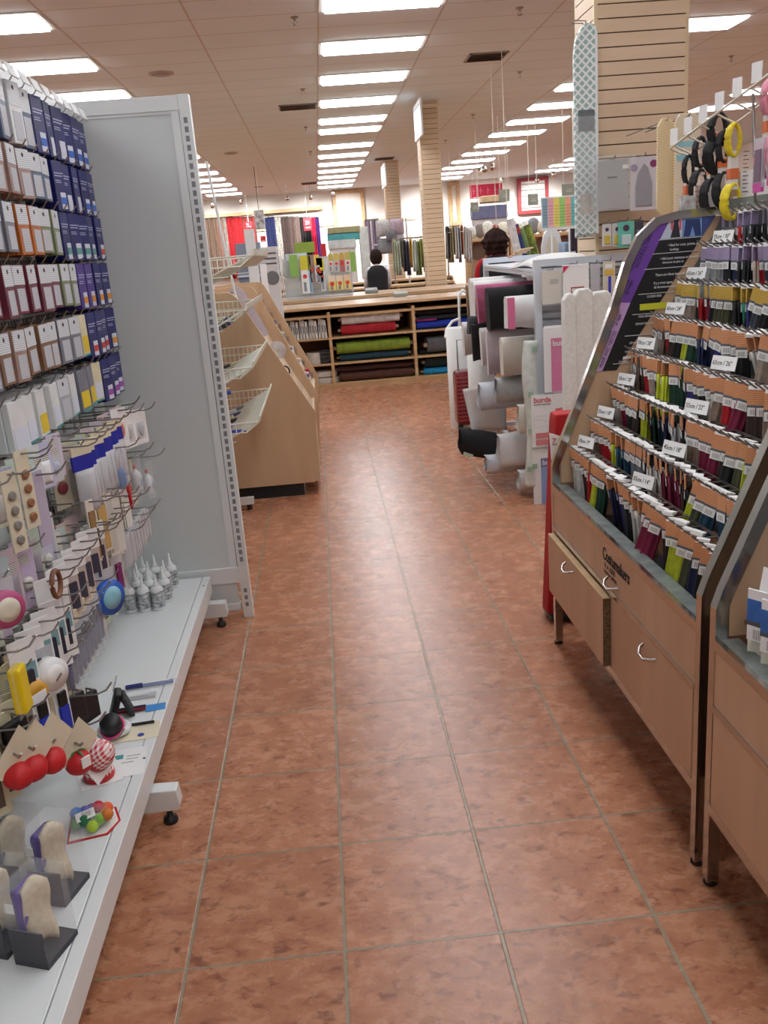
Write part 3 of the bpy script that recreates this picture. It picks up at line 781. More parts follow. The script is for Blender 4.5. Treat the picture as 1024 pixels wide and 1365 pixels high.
# blue clips / black clip row
for j,(u,v) in enumerate([(58,950),(84,935)]):
    p = at(u, v, x=-0.66)
    t = thing('seam_ripper', ['blue handled seam ripper, left of the two above the pincushions','blue handled seam ripper, right of the two above the pincushions'][j], 'tool', (-0.66, p.y, p.z-0.05), -0.5)
    MB().box(-0.004,0.004,-0.014,0.014,-0.03,0.04).build('handle', paint((34,60,186), 0.3), t, bevel=0.003)
    MB().box(-0.004,0.004,-0.012,0.012,0.04,0.075).build('collar', 'black', t, bevel=0.003)
    MB().box(-0.006,-0.004,-0.022,0.022,-0.04,0.095).build('card', 'paper', t)
tt = None
for j,(u,v) in enumerate([(100,938),(118,936),(38,985),(20,975)]):
    p = at(u, v, x=-0.70)
    lab = 'black folding tool on a hook near the deck, %s from the right' % nth(j+1)
    if tt is None:
        tt = thing('folding_tool', lab, 'tool', (-0.70, p.y, p.z-0.03), -0.5, 'black folding tools')
        MB().box(-0.008,0.008,-0.03,0.03,-0.02,0.055).build('body', 'black', tt, bevel=0.004)
        MB().tube([(0,0,0.055),(0,0,0.07),(0.02,0,0.07)],0.003).build('loop', 'wire', tt)
    else: clone(tt, (-0.70, p.y, p.z-0.03), label=lab)
lowhook(-0.62, 2.0, 0.42); lowhook(-0.6, 1.85, 0.42); lowhook(-0.58, 1.9, 0.345)

# tomato pincushions on cream cards
def tomato(u, v, X, idx, rz):
    p = at(u, v, x=X)
    labs = ['red tomato pincushion with green leaf on cream card, right of the three','red tomato pincushion on cream card, middle of the three','red tomato pincushion on cream card, left of the three','red cloth pincushion half hidden at the left edge']
    t = thing('pincushion', labs[idx], 'pincushion', (X, p.y, p.z-0.04), rz, 'tomato pincushions on cream cards')
    n = 24; mb = MB(); vs = []
    for i in range(11):
        a = PI*i/10
        for k in range(n):
            th = 2*PI*k/n; r = 0.031*math.sin(a)*(1-0.07*(0.5+0.5*math.cos(6*th)))
            vs.append((r*math.cos(th), r*math.sin(th), 0.034-0.028*math.cos(a)))
    mb.add(vs, [(i*n+k, i*n+(k+1)%n, (i+1)*n+(k+1)%n, (i+1)*n+k) for i in range(10) for k in range(n)], 0, True)
    mb.build('cushion', paint((196,28,34), 0.55), t)
    if idx == 0:
        lf = MB()
        for q in range(5):
            a = q*2*PI/5; lf.add([(0,0,0.064),(0.012*math.cos(a-0.3),0.012*math.sin(a-0.3),0.063),(0.03*math.cos(a),0.03*math.sin(a),0.055),(0.012*math.cos(a+0.3),0.012*math.sin(a+0.3),0.063)],[(0,1,2,3),(3,2,1,0)])
        lf.build('leaf', paint((44,110,60)), t)
        MB().box(0.031,0.034,-0.012,0.010,0.034,0.058).build('price_sticker', 'paper', t)
    MB().prism([(-0.055,0.055),(0.0,0.015),(0.06,0.075),(0.022,0.135)], 'x', -0.003, 0.0).build('card', 'cream', t)
    MB().tube([(-0.09,0,0.085),(-0.02,0,0.082),(0.02,0,0.082),(0.035,0,0.095)],0.003).build('hook_wire', 'wire', t)
    return t
tomato(104, 1013, -0.625, 0, -0.7); tomato(68, 1010, -0.64, 1, -0.7); tomato(43, 1020, -0.66, 2, -0.8); tomato(24, 1030, -0.68, 3, -0.8)
# gingham pincushions
ging = stripes('red_gingham', (240,232,230), (196,30,44), 95, 'X', 0.5, 0.7, second='Z')
for j,(u,v,z) in enumerate([(125,992,0.255),(133,1022,0.20)]):
    p = at(u, v+14, z=z) if j else at(u, v, x=-0.615)
    c = (p.x, p.y, 0.207 if j else p.z-0.03)
    t = thing('gingham_pincushion', ['red and white gingham half ball hanging above its twin','red and white gingham half ball resting on the deck'][j], 'pincushion', c, 0.4)
    MB().lathe([(0.036,0),(0.037,0.008),(0.034,0.022),(0.025,0.036),(0.012,0.044),(0.001,0.046)], n=24).build('dome', ging, t)
    MB().lathe([(0.037,-0.004),(0.039,0.002),(0.0375,0.009)], n=24).build('rim', 'red', t)
    MB().box(-0.05,0.05,-0.045,0.045,-0.0065,-0.0045).build('card', 'paper', t)
    if not j: t.rotation_euler = (0.3, 1.1, 0)

# ---------------- on the deck
Z = 0.2
pr = None
bp = [(205,795),(188,792),(222,782),(172,790),(212,772),(228,768),(196,772),(236,758),(182,776),(221,760),(204,762),(168,776)]
j = 0
txt = mat('printed_label', (222,226,226), 0.4, c2=(70,74,80), scale=55, stretch=(1,1,2.5))
for i in range(4):
    for jj in range(3):
        x = -0.80 + 0.052*jj + (0.01 if i % 2 else 0); y = 3.10 + 0.075*i
        if i == 0 and jj == 2: pass
        lab = 'white glue bottle with pointed nozzle on the deck, %s across, %s from the front' % (nth(jj+1), nth(i+1))
        if pr is None:
            pr = thing('glue_bottle', lab, 'bottle', (x, y, Z), 0.3, 'white glue bottles on the base deck')
            MB().lathe([(0.0,0),(0.022,0),(0.0235,0.004),(0.0235,0.078),(0.019,0.088),(0.011,0.092)], n=18).build('bottle', 'white', pr)
            MB().lathe([(0.024,0.012),(0.024,0.074)], n=18).build('label', txt, pr)
            MB().lathe([(0.011,0.090),(0.011,0.100),(0.006,0.104),(0.003,0.138),(0.0015,0.140)], n=12).build('nozzle', 'white', pr)
        else: clone(pr, (x+0.004*math.sin(i*7+jj*3), y, Z), (0,0,0.3+0.8*math.sin(i*3+jj)), lab)
# pens and packets lying near the front edge
def flatpack(name, label, cat, u, v, L, W, ang, parts, z=Z, th=0.002):
    p = at(u, v, z=z); t = thing(name, label, cat, (p.x, p.y, z), ang)
    for nm, mb, mt in parts: mb.build(nm, mt, t)
    return t
flatpack('pen_pack', 'blue marking pen in a clear pack lying on the deck edge', 'pen', 200, 915, 0, 0, 0.12,
  [('sleeve', MB().box(-0.075,0.085,-0.018,0.018,0.0005,0.006), 'clear'), ('barrel', MB().lathe([(0.006,-0.02),(0.006,0.07)], c=(0,0,0.008), axis='x', n=10), paint((150,160,200))), ('cap', MB().lathe([(0.007,-0.07),(0.0075,-0.02)], c=(0,0,0.008), axis='x', n=10), paint((34,44,110))), ('print', MB().box(-0.02,0.06,-0.004,0.004,0.0142,0.0148), 'paper')])
flatpack('marker_bundle', 'white and clear marker pack lying behind the blue pen pack', 'pen', 185, 930, 0, 0, 0.1,
  [('sleeve', MB().box(-0.07,0.05,-0.016,0.016,0.0005,0.006), 'hazy'), ('marker', MB().lathe([(0.006,-0.06),(0.006,0.03)], c=(0,0,0.008), axis='x', n=10), 'white')])
flatpack('fabric_pencil', 'dark red and navy pencil pack beside the wrist pincushion', 'pencil', 190, 946, 0, 0, 0.12,
  [('card', MB().box(0.01,0.065,-0.02,0.02,0.0005,0.002), paint((64,140,208))), ('pencil_red', MB().lathe([(0.005,-0.07),(0.005,0.01)], c=(0,-0.008,0.007), axis='x', n=8), paint((120,20,40))), ('pencil_navy', MB().lathe([(0.005,-0.07),(0.005,0.01)], c=(0,0.006,0.007), axis='x', n=8), paint((24,28,60)))])
flatpack('cream_envelope', 'large cream card with a small blue round logo lying on the deck', 'card', 190, 975, 0, 0, 0.1,
  [('card', MB().box(-0.085,0.045,-0.045,0.045,0.0005,0.0025), 'cream'), ('round_logo', MB().lathe([(0.009,0),(0.009,0.001)], c=(-0.002,-0.022,0.0025), n=16), paint((50,70,150))), ('thin_pen', MB().lathe([(0.004,-0.05),(0.004,0.03)], c=(0,0.034,0.007), axis='x', n=8), 'ink')])
flatpack('white_booklet', 'white printed card with a teal corner lying in front of the cream card', 'card', 168, 1015, 0, 0, 0.12,
  [('card', MB().box(-0.09,0.05,-0.075,0.06,0.0005,0.002), 'paper'), ('teal_print', MB().box(-0.03,-0.008,0.012,0.032,0.002,0.0026), paint((70,150,146))),
   ('print_lines', MB().box(0.0,0.035,0.02,0.022,0.002,0.0026).box(0.0,0.03,0.006,0.008,0.002,0.0026).box(-0.01,0.02,-0.01,-0.008,0.002,0.0026), paint((130,130,134)))])
p = at(152, 985, z=Z)
t = thing('wrist_pincushion', 'black wrist pincushion with a pink rim and white cuff on the deck', 'pincushion', (p.x, p.y+0.02, Z+0.0035))
MB().tube([(0.035*math.cos(a*PI/9), 0.030*math.sin(a*PI/9), 0.016) for a in range(19)],0.011,8).build('cuff', 'white', t)
MB().lathe([(0.026,0.02),(0.03,0.03),(0.028,0.062),(0.022,0.07),(0.001,0.072)], n=20, rot=(0.5,0,0)).build('cushion', 'black', t)
MB().tube([(0.03*math.cos(a*PI/9), 0.029*math.sin(a*PI/9)-0.015, 0.03+0.018*math.sin(a*PI/9)) for a in range(19)],0.0035,6).build('rim', paint((222,60,130)), t)
t = thing('folding_scissors', 'black folding scissors leaning behind the wrist pincushion', 'tool', (p.x-0.01, p.y+0.10, Z))
MB().obox((0,0,0.05),(0.02,0.035,0.1),(0.3,0.3,0.3)).obox((0.03,0.01,0.045),(0.015,0.04,0.09),(0.5,-0.2,0.2)).build('handles', 'black', t, bevel=0.005)
MB().obox((0,0.03,0.10),(0.004,0.05,0.018),(0.2,0.3,0.1)).build('blade', 'chrome', t)
# rainbow pompoms
p = at(125, 1100, z=Z)
t = thing('pompom_pack', 'multicoloured felt balls in a clear red edged pack on the deck', 'packet', (p.x, p.y, Z), 0.25)
cols = [(226,190,50),(226,96,52),(204,40,60),(140,80,170),(92,90,190),(86,140,220),(60,90,190),(70,140,70),(40,110,70),(170,200,60),(120,170,60),(206,120,50)]
for i, c in enumerate(cols):
    a = 2*PI*i/len(cols); rr = 0.034 if i % 2 else 0.026
    MB().ell((rr*1.15*math.cos(a), rr*math.sin(a), 0.020+0.005*(i%3)),(0.014,0.014,0.014), 10, 8).build('felt_ball', paint(c, 0.8), t)
MB().prism([(-0.058,-0.05),(0.03,-0.052),(0.06,-0.01),(0.052,0.05),(-0.05,0.052)], 'z', 0.0005, 0.0025).build('backing', 'red', t)
MB().prism([(-0.053,-0.045),(0.027,-0.047),(0.055,-0.01),(0.047,0.045),(-0.045,0.047)], 'z', 0.0026, 0.004).build('tray', 'paper', t)
MB().ell((0,0,0.004),(0.052,0.046,0.045)).build('bubble', 'clear', t)
t2 = MB().obox((-0.012,-0.018,0.042),(0.042,0.026,0.001),(0.25,-0.15,0.1)); t2.build('price_label', 'paper', t)
MB().obox((-0.010,-0.017,0.0432),(0.022,0.016,0.0008),(0.25,-0.15,0.1)).build('barcode', stripes('bar_x', (236,236,232), (50,50,50), 300, 'X', 0.4), t)
# clear boxes with purple irons (pressing tools)
def pressbox(x, y, rz, label, c):
    t = thing('boxed_comb', label, 'boxed tool', (x, y, Z), rz)
    w, d, h = 0.036, 0.045, 0.165
    MB().box(-w,w,-d,d,0,0.012).build('box_base', paint((58,58,66)), t)
    MB().box(-w,w,-d,-d+0.003,0.012,0.078).build('smoky_front', mat('smoky_card', (84,82,92), 0.3, alpha=0.8), t)
    MB().box(-w,w,-d,d,0.012,h).build('box_shell', 'clear', t)
    MB().box(-w*0.8,-w*0.1,-d*0.75,d*0.6,0.014,0.15).build('body', paint(c, 0.35), t, bevel=0.01)
    b = MB()
    b.sheet(lambda u,v: (-0.004+0.004*math.sin(9*v)+0.024*u, -d*0.7+d*1.0*u, 0.014+0.135*v+0.02*math.sin(3*u)), 6, 10, 0.009); b.build('brush_pad', mat('fleece', (226,216,190), 0.9, c2=(206,196,168), scale=70, bump=0.4), t)
    MB().box(-0.03,-0.012,-d-0.001,-d,0.115,0.135).build('price_sticker', 'paper', t)
    return t
for (u,v,rz,lab,c) in [(68,1275,-0.35,'clear box with a purple and cream tool, front right of the four',(92,62,150)),(14,1262,-0.35,'clear box with a teal and cream tool, front left of the four',(50,84,96)),
                       (88,1195,-0.30,'clear box with a purple and cream tool, back right of the four',(72,44,140)),(34,1185,-0.30,'clear box with a cream handle tool, back left of the four',(60,60,80))]:
    p = at(u, v, z=Z); pressbox(p.x-0.012, p.y+0.02, rz, lab, c)
p = at(52, 1120, z=0.32)
t = thing('purple_sticker_tube', 'clear domed packet with a purple oval sticker behind the boxes', 'packet', (p.x, p.y, Z))
MB().lathe([(0.035,0),(0.035,0.07),(0.028,0.085),(0.001,0.092)], n=20).build('dome', 'clear', t)
MB().ell((0,-0.006,0.0915),(0.020,0.014,0.003)).build('oval_sticker', paint((100,70,170)), t)

# ---------------- dense rows of small carded goods between the rails
fillr = random.Random(21)
def fill_row(name, lab, X, y0, y1, n, z, cols, w=0.032, h=0.12, rz=-0.45, insert=True, cardc=(218,212,196), hooks=4):
    pr = None
    for i in range(n):
        y = y0+(y1-y0)*i/(n-1); L = lab % nth(i+1)
        c = cols[i % len(cols)]
        if pr is None or True:
            t = thing(name, L, 'card', (X+fillr.uniform(-0.008,0.008), y, z+fillr.uniform(-0.004,0.004)), rz+fillr.uniform(-0.15,0.15))
            cc = tuple(min(255, q+fillr.choice([-14,0,8])) for q in cardc)
            MB().box(-0.0015,0.0015,-w,w,-h,0.018).build('card', paint(cc), t)
            if insert:
                k = i % 3
                if k == 0: MB().box(0.0015,0.007,-w*0.5,w*0.5,-h*0.85,-h*0.35).build('insert', paint(c), t)
                elif k == 1: MB().lathe([(w*0.55,0),(w*0.6,0.004),(w*0.3,0.007)], c=(0.0015,0,-h*0.6), axis='x', n=14).build('insert', paint(c), t)
                else: MB().sheet(lambda a,b: (0.002+0.010*math.sin(PI*a)*math.sin(PI*b), -w*0.7+w*1.4*a, -h*0.9+h*0.6*b), 6, 6, 0.001).build('insert', paint(c), t)
                MB().box(0.0015,0.0022,-w*0.8,w*0.6,-h*0.28,-h*0.12).build('print', stripes('card_print', (226,222,212), (120,120,130), 180, 'Z', 0.4), t)
    for i in range(hooks): lowhook(X+0.05, y0+(y1-y0)*i/max(1,hooks-1), z+0.012)
A_ = [(196,190,180),(150,60,70),(90,96,120),(206,206,206),(170,150,120),(60,60,70)]
fill_row('bobbin_card', 'small white bobbin card left of the blue headed pouches, %s from the far end', -0.74, 2.38, 1.55, 15, 0.985, [(206,210,226),(180,186,206),(226,226,226)], w=0.028, h=0.10, cardc=(214,214,218))
fill_row('snap_card', 'snap fastener card in the upper low row behind the pouches, %s from the far end', -0.76, 3.25, 2.45, 14, 0.93, A_, w=0.03, h=0.15, cardc=(210,206,196))
fill_row('eyelet_card', 'eyelet card above the glue bottles rail, %s from the far end', -0.77, 3.28, 2.30, 18, 0.73, A_, w=0.03, h=0.17, cardc=(214,208,194))
fill_row('lace_card', 'lilac grey lace card in the middle near rows, %s from the far end', -0.76, 2.25, 1.50, 14, 0.80, [(186,178,192),(206,200,190),(150,140,150)], w=0.03, h=0.15, cardc=(206,200,204))
fill_row('tool_card', 'tool card on the lowest rail behind the pens, %s from the far end', -0.77, 2.95, 1.95, 18, 0.505, A_, w=0.032, h=0.17, cardc=(204,200,190))
fill_row('thread_card', 'thread card low beside the yellow tape roll, %s from the far end', -0.75, 1.95, 1.35, 12, 0.60, [(120,96,70),(206,190,150),(90,80,80),(214,206,180)], w=0.03, h=0.15, cardc=(206,200,172))
# ================================================================ ZIPPER CABINETS (right)
XF = 0.733
def cabinet(y0, y1, label, doors=True, opened=True):
    """steel framed display cabinet; front plane XF, far side y1, near side y0"""
    c = thing('display_cabinet', label, 'display cabinet', (XF+0.3, (y0+y1)/2, 0))
    pw = 0.026; XBK = 1.45
    curve = [(XF+pw/2,0.0),(XF+pw/2,0.665),(0.758,0.70),(0.80,0.80),(0.875,0.98),(0.95,1.17),(0.995,1.31),(1.035,1.385),(1.09,1.432),(1.16,1.446),(1.30,1.450),(1.45,1.450)]
    for y, nm in ((y0+pw/2,'near_post'), (y1-pw/2,'far_post')):
        p = MB()
        for i in range(len(curve)-1):
            (xa,za),(xb,zb) = curve[i], curve[i+1]
            if i == 0:
                p.box(xa-pw/2, xa+pw/2, y-pw/2, y+pw/2, 0.012, zb); continue
        # bent bar swept as a strip
        off = []
        for i,(x,z) in enumerate(curve[1:]):
            a = curve[1:][max(i-1,0)]; b = curve[1:][min(i+1,len(curve)-2)]
            d = Vector((b[0]-a[0], b[1]-a[1])).normalized() if i else Vector((0.0,1.0))
            nrm = Vector((-d.y, d.x)); off.append((Vector((x,z))+nrm*pw/2, Vector((x,z))-nrm*pw/2))
        vs = []
        for a, b in off: vs += [(a.x,y-pw/2,a.y),(a.x,y+pw/2,a.y),(b.x,y+pw/2,b.y),(b.x,y-pw/2,b.y)]
        n = len(off)
        p.add(vs, [(i*4+k, i*4+(k+1)%4, (i+1)*4+(k+1)%4, (i+1)*4+k) for i in range(n-1) for k in range(4)], 0, False)
        po = p.build(nm, 'chrome', c, world=True)
        MB().lathe([(0.014,0),(0.016,0.004),(0.014,0.014)], c=(XF+pw/2,y,0), n=12).build('levelling_foot', 'black', po, world=True)
        MB().box(XBK-pw, XBK, y-pw/2, y+pw/2, 0, 1.45).build('back_post', 'steel', c, world=True)
    # side boards
    prof = [(0.765,0.60),(0.765,0.68),(0.875,0.945),(0.985,1.25),(1.03,1.365),(1.09,1.416),(1.16,1.43),(1.30,1.434),(1.276,1.379),(1.045,1.02),(0.877,0.643),(0.862,0.60)]
    line = [(1.30,1.434),(1.276,1.379),(1.045,1.02),(0.877,0.643),(0.862,0.60),(1.44,0.60),(1.44,1.434)]
    for y in (y0+0.006, y1-0.016): MB().prism(line, 'y', y, y+0.008).build('grey_liner', paint((112,112,112),0.5), c, world=True)
    for y in (y0+0.006, y1-0.018):
        MB().prism(prof, 'y', y, y+0.012).build('side_board', 'board', c, world=True)
        MB().prism([(0.75,0.2),(0.75,0.6),(1.44,0.6),(1.44,0.2)], 'y', y, y+0.012).build('lower_side', 'brown', c, world=True)
    # sloped back the rails are fixed to
    MB().prism([(1.02,0.60),(1.17,0.98),(1.40,1.34),(1.42,1.45),(1.44,1.45),(1.42,1.33),(1.19,0.97),(1.04,0.60)], 'y', y0+0.02, y1-0.02).build('sloped_back', paint((92,92,92),0.5), c, world=True)
    # lower case
    MB().box(0.76,1.44,y0+0.02,y1-0.02,0.205,0.22).build('bottom_board', 'brown', c, world=True)
    MB().box(XF+0.012, XF+0.050, y0+pw, y1-pw, 0.590, 0.598).build('galvanised_sill', 'galv', c, world=True)
    MB().box(XF+0.043, XF+0.050, y0+pw, y1-pw, 0.47, 0.590).build('trough_side', 'galv', c, world=True)
    MB().box(XF+0.050, 0.95, y0+pw, y1-pw, 0.465, 0.472).build('trough_floor', 'black', c, world=True)
    r = MB()
    r.box(XF, XF+0.012, y0+pw, y1-pw, 0.574, 0.598).box(XF-0.002, XF+0.012, y0+pw, y1-pw, 0.437, 0.452).box(XF, XF+0.016, y0+pw, y1-pw, 0.188, 0.214)
    r.build('chrome_rail', 'chrome', c, world=True)
    MB().box(XF+0.002, XF+0.012, y0+pw, y1-pw, 0.452, 0.574).build('upper_panel', 'maple', c, world=True)
    return c
cabA = cabinet(1.665, 2.905, 'steel framed zipper display cabinet with maple doors and a purple sign on its far side')
cabB = cabinet(0.35, 1.622, 'nearest steel framed cabinet, cut by the right edge, blue labelled packs inside')
def handle(c, y, z, X, name='handle'):
    MB().tube([(X,y-0.045,z),(X-0.012,y-0.038,z-0.004),(X-0.022,y-0.015,z-0.012),(X-0.022,y+0.015,z-0.012),(X-0.012,y+0.038,z-0.004),(X,y+0.045,z)],0.0042,8).build(name, 'chrome', c, world=True)
# doors of cabinet A: far one stands slightly proud with a raw chipboard edge, near one flush
d1 = MB().box(XF-0.022, XF-0.002, 2.262, 2.872, 0.218, 0.425).build('cabinet_door', 'maple', cabA, world=True)
MB().box(XF-0.022, XF-0.0018, 2.2600, 2.2622, 0.218, 0.425).build('raw_edge', 'chip', d1, world=True)
MB().box(XF-0.0225, XF-0.0015, 2.262, 2.872, 0.425, 0.4275).build('top_edge', 'edge', d1, world=True)
handle(d1, 2.60, 0.40, XF-0.022)
d2 = MB().box(XF-0.001, XF+0.012, 1.695, 2.255, 0.216, 0.435).build('cabinet_door', 'maple', cabA, world=True)
handle(d2, 1.955, 0.405, XF-0.001)
MB().box(XF-0.003, XF-0.001, 2.252, 2.258, 0.214, 0.437).build('door_stile', 'chrome', cabA, world=True)
handle(cabA, 2.245, 0.478, XF+0.002, 'panel_handle')
d3 = MB().box(XF-0.001, XF+0.012, 0.95, 1.59, 0.216, 0.435).build('cabinet_door', 'maple', cabB, world=True)
d4 = MB().box(XF-0.001, XF+0.012, 0.38, 0.94, 0.216, 0.435).build('cabinet_door', 'maple', cabB, world=True)
MB().lathe([(0.006,0),(0.005,0.004),(0.001,0.006)], c=(0.80,1.598,0.63), axis='y', n=10, rot=None).build('chrome_cap', 'chrome', cabB, world=True)
# printed name on the upper panel of cabinet A
front = lambda y, z: plane_mx((XF+0.0015, y, z), (0,-1,0), (0,0,1))
lettering('Costumakers', 0.052, 'ink', cabA, front(2.335, 0.522), squeeze=0.80, weight=0.0006, world=True)
lettering('H. A. KIDD', 0.022, 'ink', cabA, front(2.32, 0.500), squeeze=0.9, world=True)
lettering('FASHION ZIPPERS', 0.014, 'ink', cabA, front(2.325, 0.483), squeeze=1.0, world=True)

# ---------------- the sign board on the far side board (faces the camera)
ys = 2.885
S = MB().prism([(0.870,0.972),(0.958,0.970),(1.285,1.443),(1.10,1.441),(1.055,1.418),(1.018,1.375),(0.975,1.26)], 'y', ys, ys+0.002).build('sign_board', 'black', cabA, world=True)
lilac, purple = paint((196,158,206)), paint((110,66,158))
def lerp(a, b, t): return (a[0]+(b[0]-a[0])*t, a[1]+(b[1]-a[1])*t)
MB().prism([(0.870,0.972),(0.909,0.971),(1.003,1.185),(0.948,1.19)], 'y', ys-0.0015, ys).build('lilac_band', lilac, S, world=True)
MB().prism([(0.948,1.19),(1.003,1.185),(1.133,1.441),(1.10,1.441),(1.055,1.418),(1.018,1.375),(0.975,1.26)], 'y', ys-0.0015, ys).build('purple_band', purple, S, world=True)
dirv = Vector((0.094,0,0.214)).normalized(); perp = Vector((-dirv.z,0,dirv.x))
def along(text, x, z, size, m='ink', sq=1.0): lettering(text, size, m, S, plane_mx((x, ys-0.0022, z), dirv, perp), squeeze=sq, world=True)
along('FERMETURES ÉCLAIR', 0.893, 0.985, 0.017, sq=0.80)
along('MODE AVEC TIRETTES', 0.908, 0.982, 0.016, sq=0.78)
along('Poids moyen', 0.943, 1.105, 0.016, sq=0.8)
along('et léger', 0.959, 1.115, 0.016, sq=0.8)
d2v = Vector((0.115,0,0.25)).normalized(); dirv, perp = d2v, Vector((-d2v.z,0,d2v.x))
along('Medium and', 0.976, 1.205, 0.015, sq=0.75); along('lightweight', 0.992, 1.210, 0.015, sq=0.75)
along('FASHION ZIPPERS', 1.003, 1.275, 0.019, sq=0.80); along('WITH PULL TABS', 1.027, 1.29, 0.018, sq=0.80)
def flat(text, x, z, size): lettering(text, size, 'paper', S, plane_mx((x, ys-0.0022, z), (1,0,0), (0,0,1)), world=True, squeeze=0.8)
for tx_, x, z, s in [('• Ideal for coats, jackets, pockets activity','1.125',1.352,0.0115),('   handbags','1.125',1.339,0.010),('• Idéal pour manteaux et blousons, pour','1.10',1.312,0.0115),('   vêtements de plein air','1.10',1.300,0.010),
                     ('There are three types of zippers','1.085',1.262,0.012),('Il y a trois types','1.080',1.237,0.012),('de fermetures éclair :','1.080',1.224,0.012),('CLOSED END','1.058',1.197,0.010),
                     ('NON SÉPARABLE','1.030',1.135,0.010),('SEPARATING OR OPEN END','1.020',1.112,0.010),('SÉPARABLE','1.000',1.052,0.010),('TWO WAY SEPARATING','0.985',1.024,0.010),('DOUBLE','0.965',0.994,0.009)]:
    flat(tx_, float(x), z, s)
MB().box(1.035,1.135,ys-0.0022,ys,1.158,1.178).build('yellow_zip', paint((206,206,50)), S, world=True)
MB().prism([(0.978,1.003),(1.04,1.008),(1.038,1.016),(0.980,1.013)], 'y', ys-0.0022, ys).build('white_zip', 'paper', S, world=True)
ln = MB()
for x0,x1,z in ((1.095,1.24,1.373),(1.075,1.225,1.331),(1.05,1.20,1.285),(1.03,1.165,1.208),(1.01,1.11,1.145),(0.985,1.075,1.078),(0.945,1.0,0.99)):
    ln.box(x0,x1,ys-0.0018,ys,z,z+0.0022)
ln.build('rule_line', paint((200,200,200)), S, world=True)
# picture strip: person in apron dress, jeans
pic = MB().prism([(1.100,1.376),(1.172,1.376),(1.172,1.441),(1.135,1.441)], 'y', ys-0.0018, ys).build('picture_dress', paint((190,200,214)), S, world=True)
MB().prism([(1.133,1.378),(1.165,1.378),(1.158,1.42),(1.162,1.438),(1.142,1.438),(1.144,1.42)], 'y', ys-0.0026, ys-0.0018).build('dress', paint((44,42,52)), pic, world=True)
MB().box(1.134,1.142,ys-0.0026,ys-0.0018,1.402,1.436).box(1.161,1.168,ys-0.0026,ys-0.0018,1.40,1.43).build('sleeves', paint((206,92,110)), pic, world=True)
pic = MB().prism([(1.174,1.376),(1.236,1.376),(1.236,1.443),(1.174,1.443)], 'y', ys-0.0018, ys).build('picture_jeans', paint((120,160,214)), S, world=True)
MB().prism([(1.176,1.378),(1.196,1.378),(1.205,1.41),(1.214,1.378),(1.234,1.378),(1.228,1.43),(1.182,1.43)], 'y', ys-0.0026, ys-0.0018).build('jeans', paint((46,62,110)), pic, world=True)
pic = MB().prism([(1.238,1.378),(1.262,1.41),(1.285,1.443),(1.238,1.443)], 'y', ys-0.0018, ys).build('picture_denim', paint((70,84,140)), S, world=True)
# picture header strip carried along the top of the rack
hs = MB().box(1.296, 1.300, 1.70, 2.88, 1.452, 1.480).build('header_strip', paint((120,128,120), var=0.3, scale=10), cabA, world=True)

# ---------------- hook rails and zipper packs
ROWS = [(1.280,1.437),(1.222,1.340),(1.154,1.234),(1.075,1.133),(0.990,1.030),(0.930,0.918),(0.862,0.815),(0.795,0.722)]   # tip x, z
COLS_TAPE = {'white':(214,212,206),'beige':(176,160,146),'taupe':(140,122,108),'red':(176,20,34),'wine':(122,20,58),'black':(18,18,22),'brown':(58,42,38),'olive':(72,74,52),'lime':(190,200,48),'forest green':(30,66,52),'navy':(26,36,72),'teal blue':(24,66,90),'royal blue':(52,48,130),'grey':(128,134,142),'charcoal':(62,66,76),'emerald':(20,124,96),'silver':(184,188,190)}
def seq(r):
    lav = ['silver','beige','red','red','charcoal','black','black','taupe','red','red','black','navy','charcoal','beige','white','black','navy','black','grey','black','red','taupe','black','navy','black','beige','red','black']
    lav2 = ['white','silver','silver','grey','black','navy','black','black','beige','red','charcoal','black','charcoal','white','black','navy','black','beige','taupe','black','navy','red','black','grey','black','black','navy','black']
    yel = ['white','white','beige','red','wine','brown','black','olive','olive','black','emerald','royal blue','black','charcoal','black','navy','brown','olive','black','black','beige','navy','black','grey','red','black','navy','black']
    o4 = ['white','beige','red','red','brown','black','lime','forest green','navy','navy','navy','royal blue','silver','black','black','white','beige','beige','taupe','wine','wine','brown','black','lime','forest green','navy','navy','black']
    o5 = ['white','taupe','brown','red','beige','brown','lime','lime','forest green','forest green','navy','royal blue','charcoal','black','white','white','taupe','red','wine','wine','brown','brown','taupe','lime','olive','forest green','navy','navy']
    o6 = ['silver','beige','wine','brown','black','brown','lime','black','forest green','navy','navy','black','silver','black','white','taupe','taupe','wine','wine','wine','brown','black','olive','lime','olive','forest green','black','navy']
    o7 = ['beige','taupe','red','red','lime','lime','teal blue','teal blue','teal blue','grey','grey','black','white','white','wine','wine','wine','brown','black','brown','lime','olive','teal blue','teal blue','teal blue','navy','black','black']
    o8 = ['white','white','brown','red','red','black','lime','forest green','black','navy','royal blue','charcoal','black','white','white','taupe','brown','wine','wine','brown','black','lime','lime','olive','navy','black','navy','black']
    return [lav, lav2, yel, o4, o5, o6, o7, o8][r]
HEADC = [(176,162,196),(176,162,196),(222,184,84),(230,162,114),(230,162,114),(230,162,114),(230,162,114),(230,162,114)]
HN = ['lavender','lavender','yellow','orange','orange','orange','orange','orange']
RN = ['top','second','third','fourth','fifth','sixth','seventh','lowest']
tapem = {k: mat('zip_tape_'+k.replace(' ','_'), v, 0.7, var=0.15, scale=40) for k, v in COLS_TAPE.items()}
bars = barcode_mat()
headm = {}
for i, c in enumerate(HEADC):
    if HN[i] not in headm: headm[HN[i]] = stripes('zip_header_'+HN[i], c, tuple(int(q*0.80) for q in c), 170, 'Z', 0.3, 0.5)
zipproto = {}
rz_ = random.Random(11)
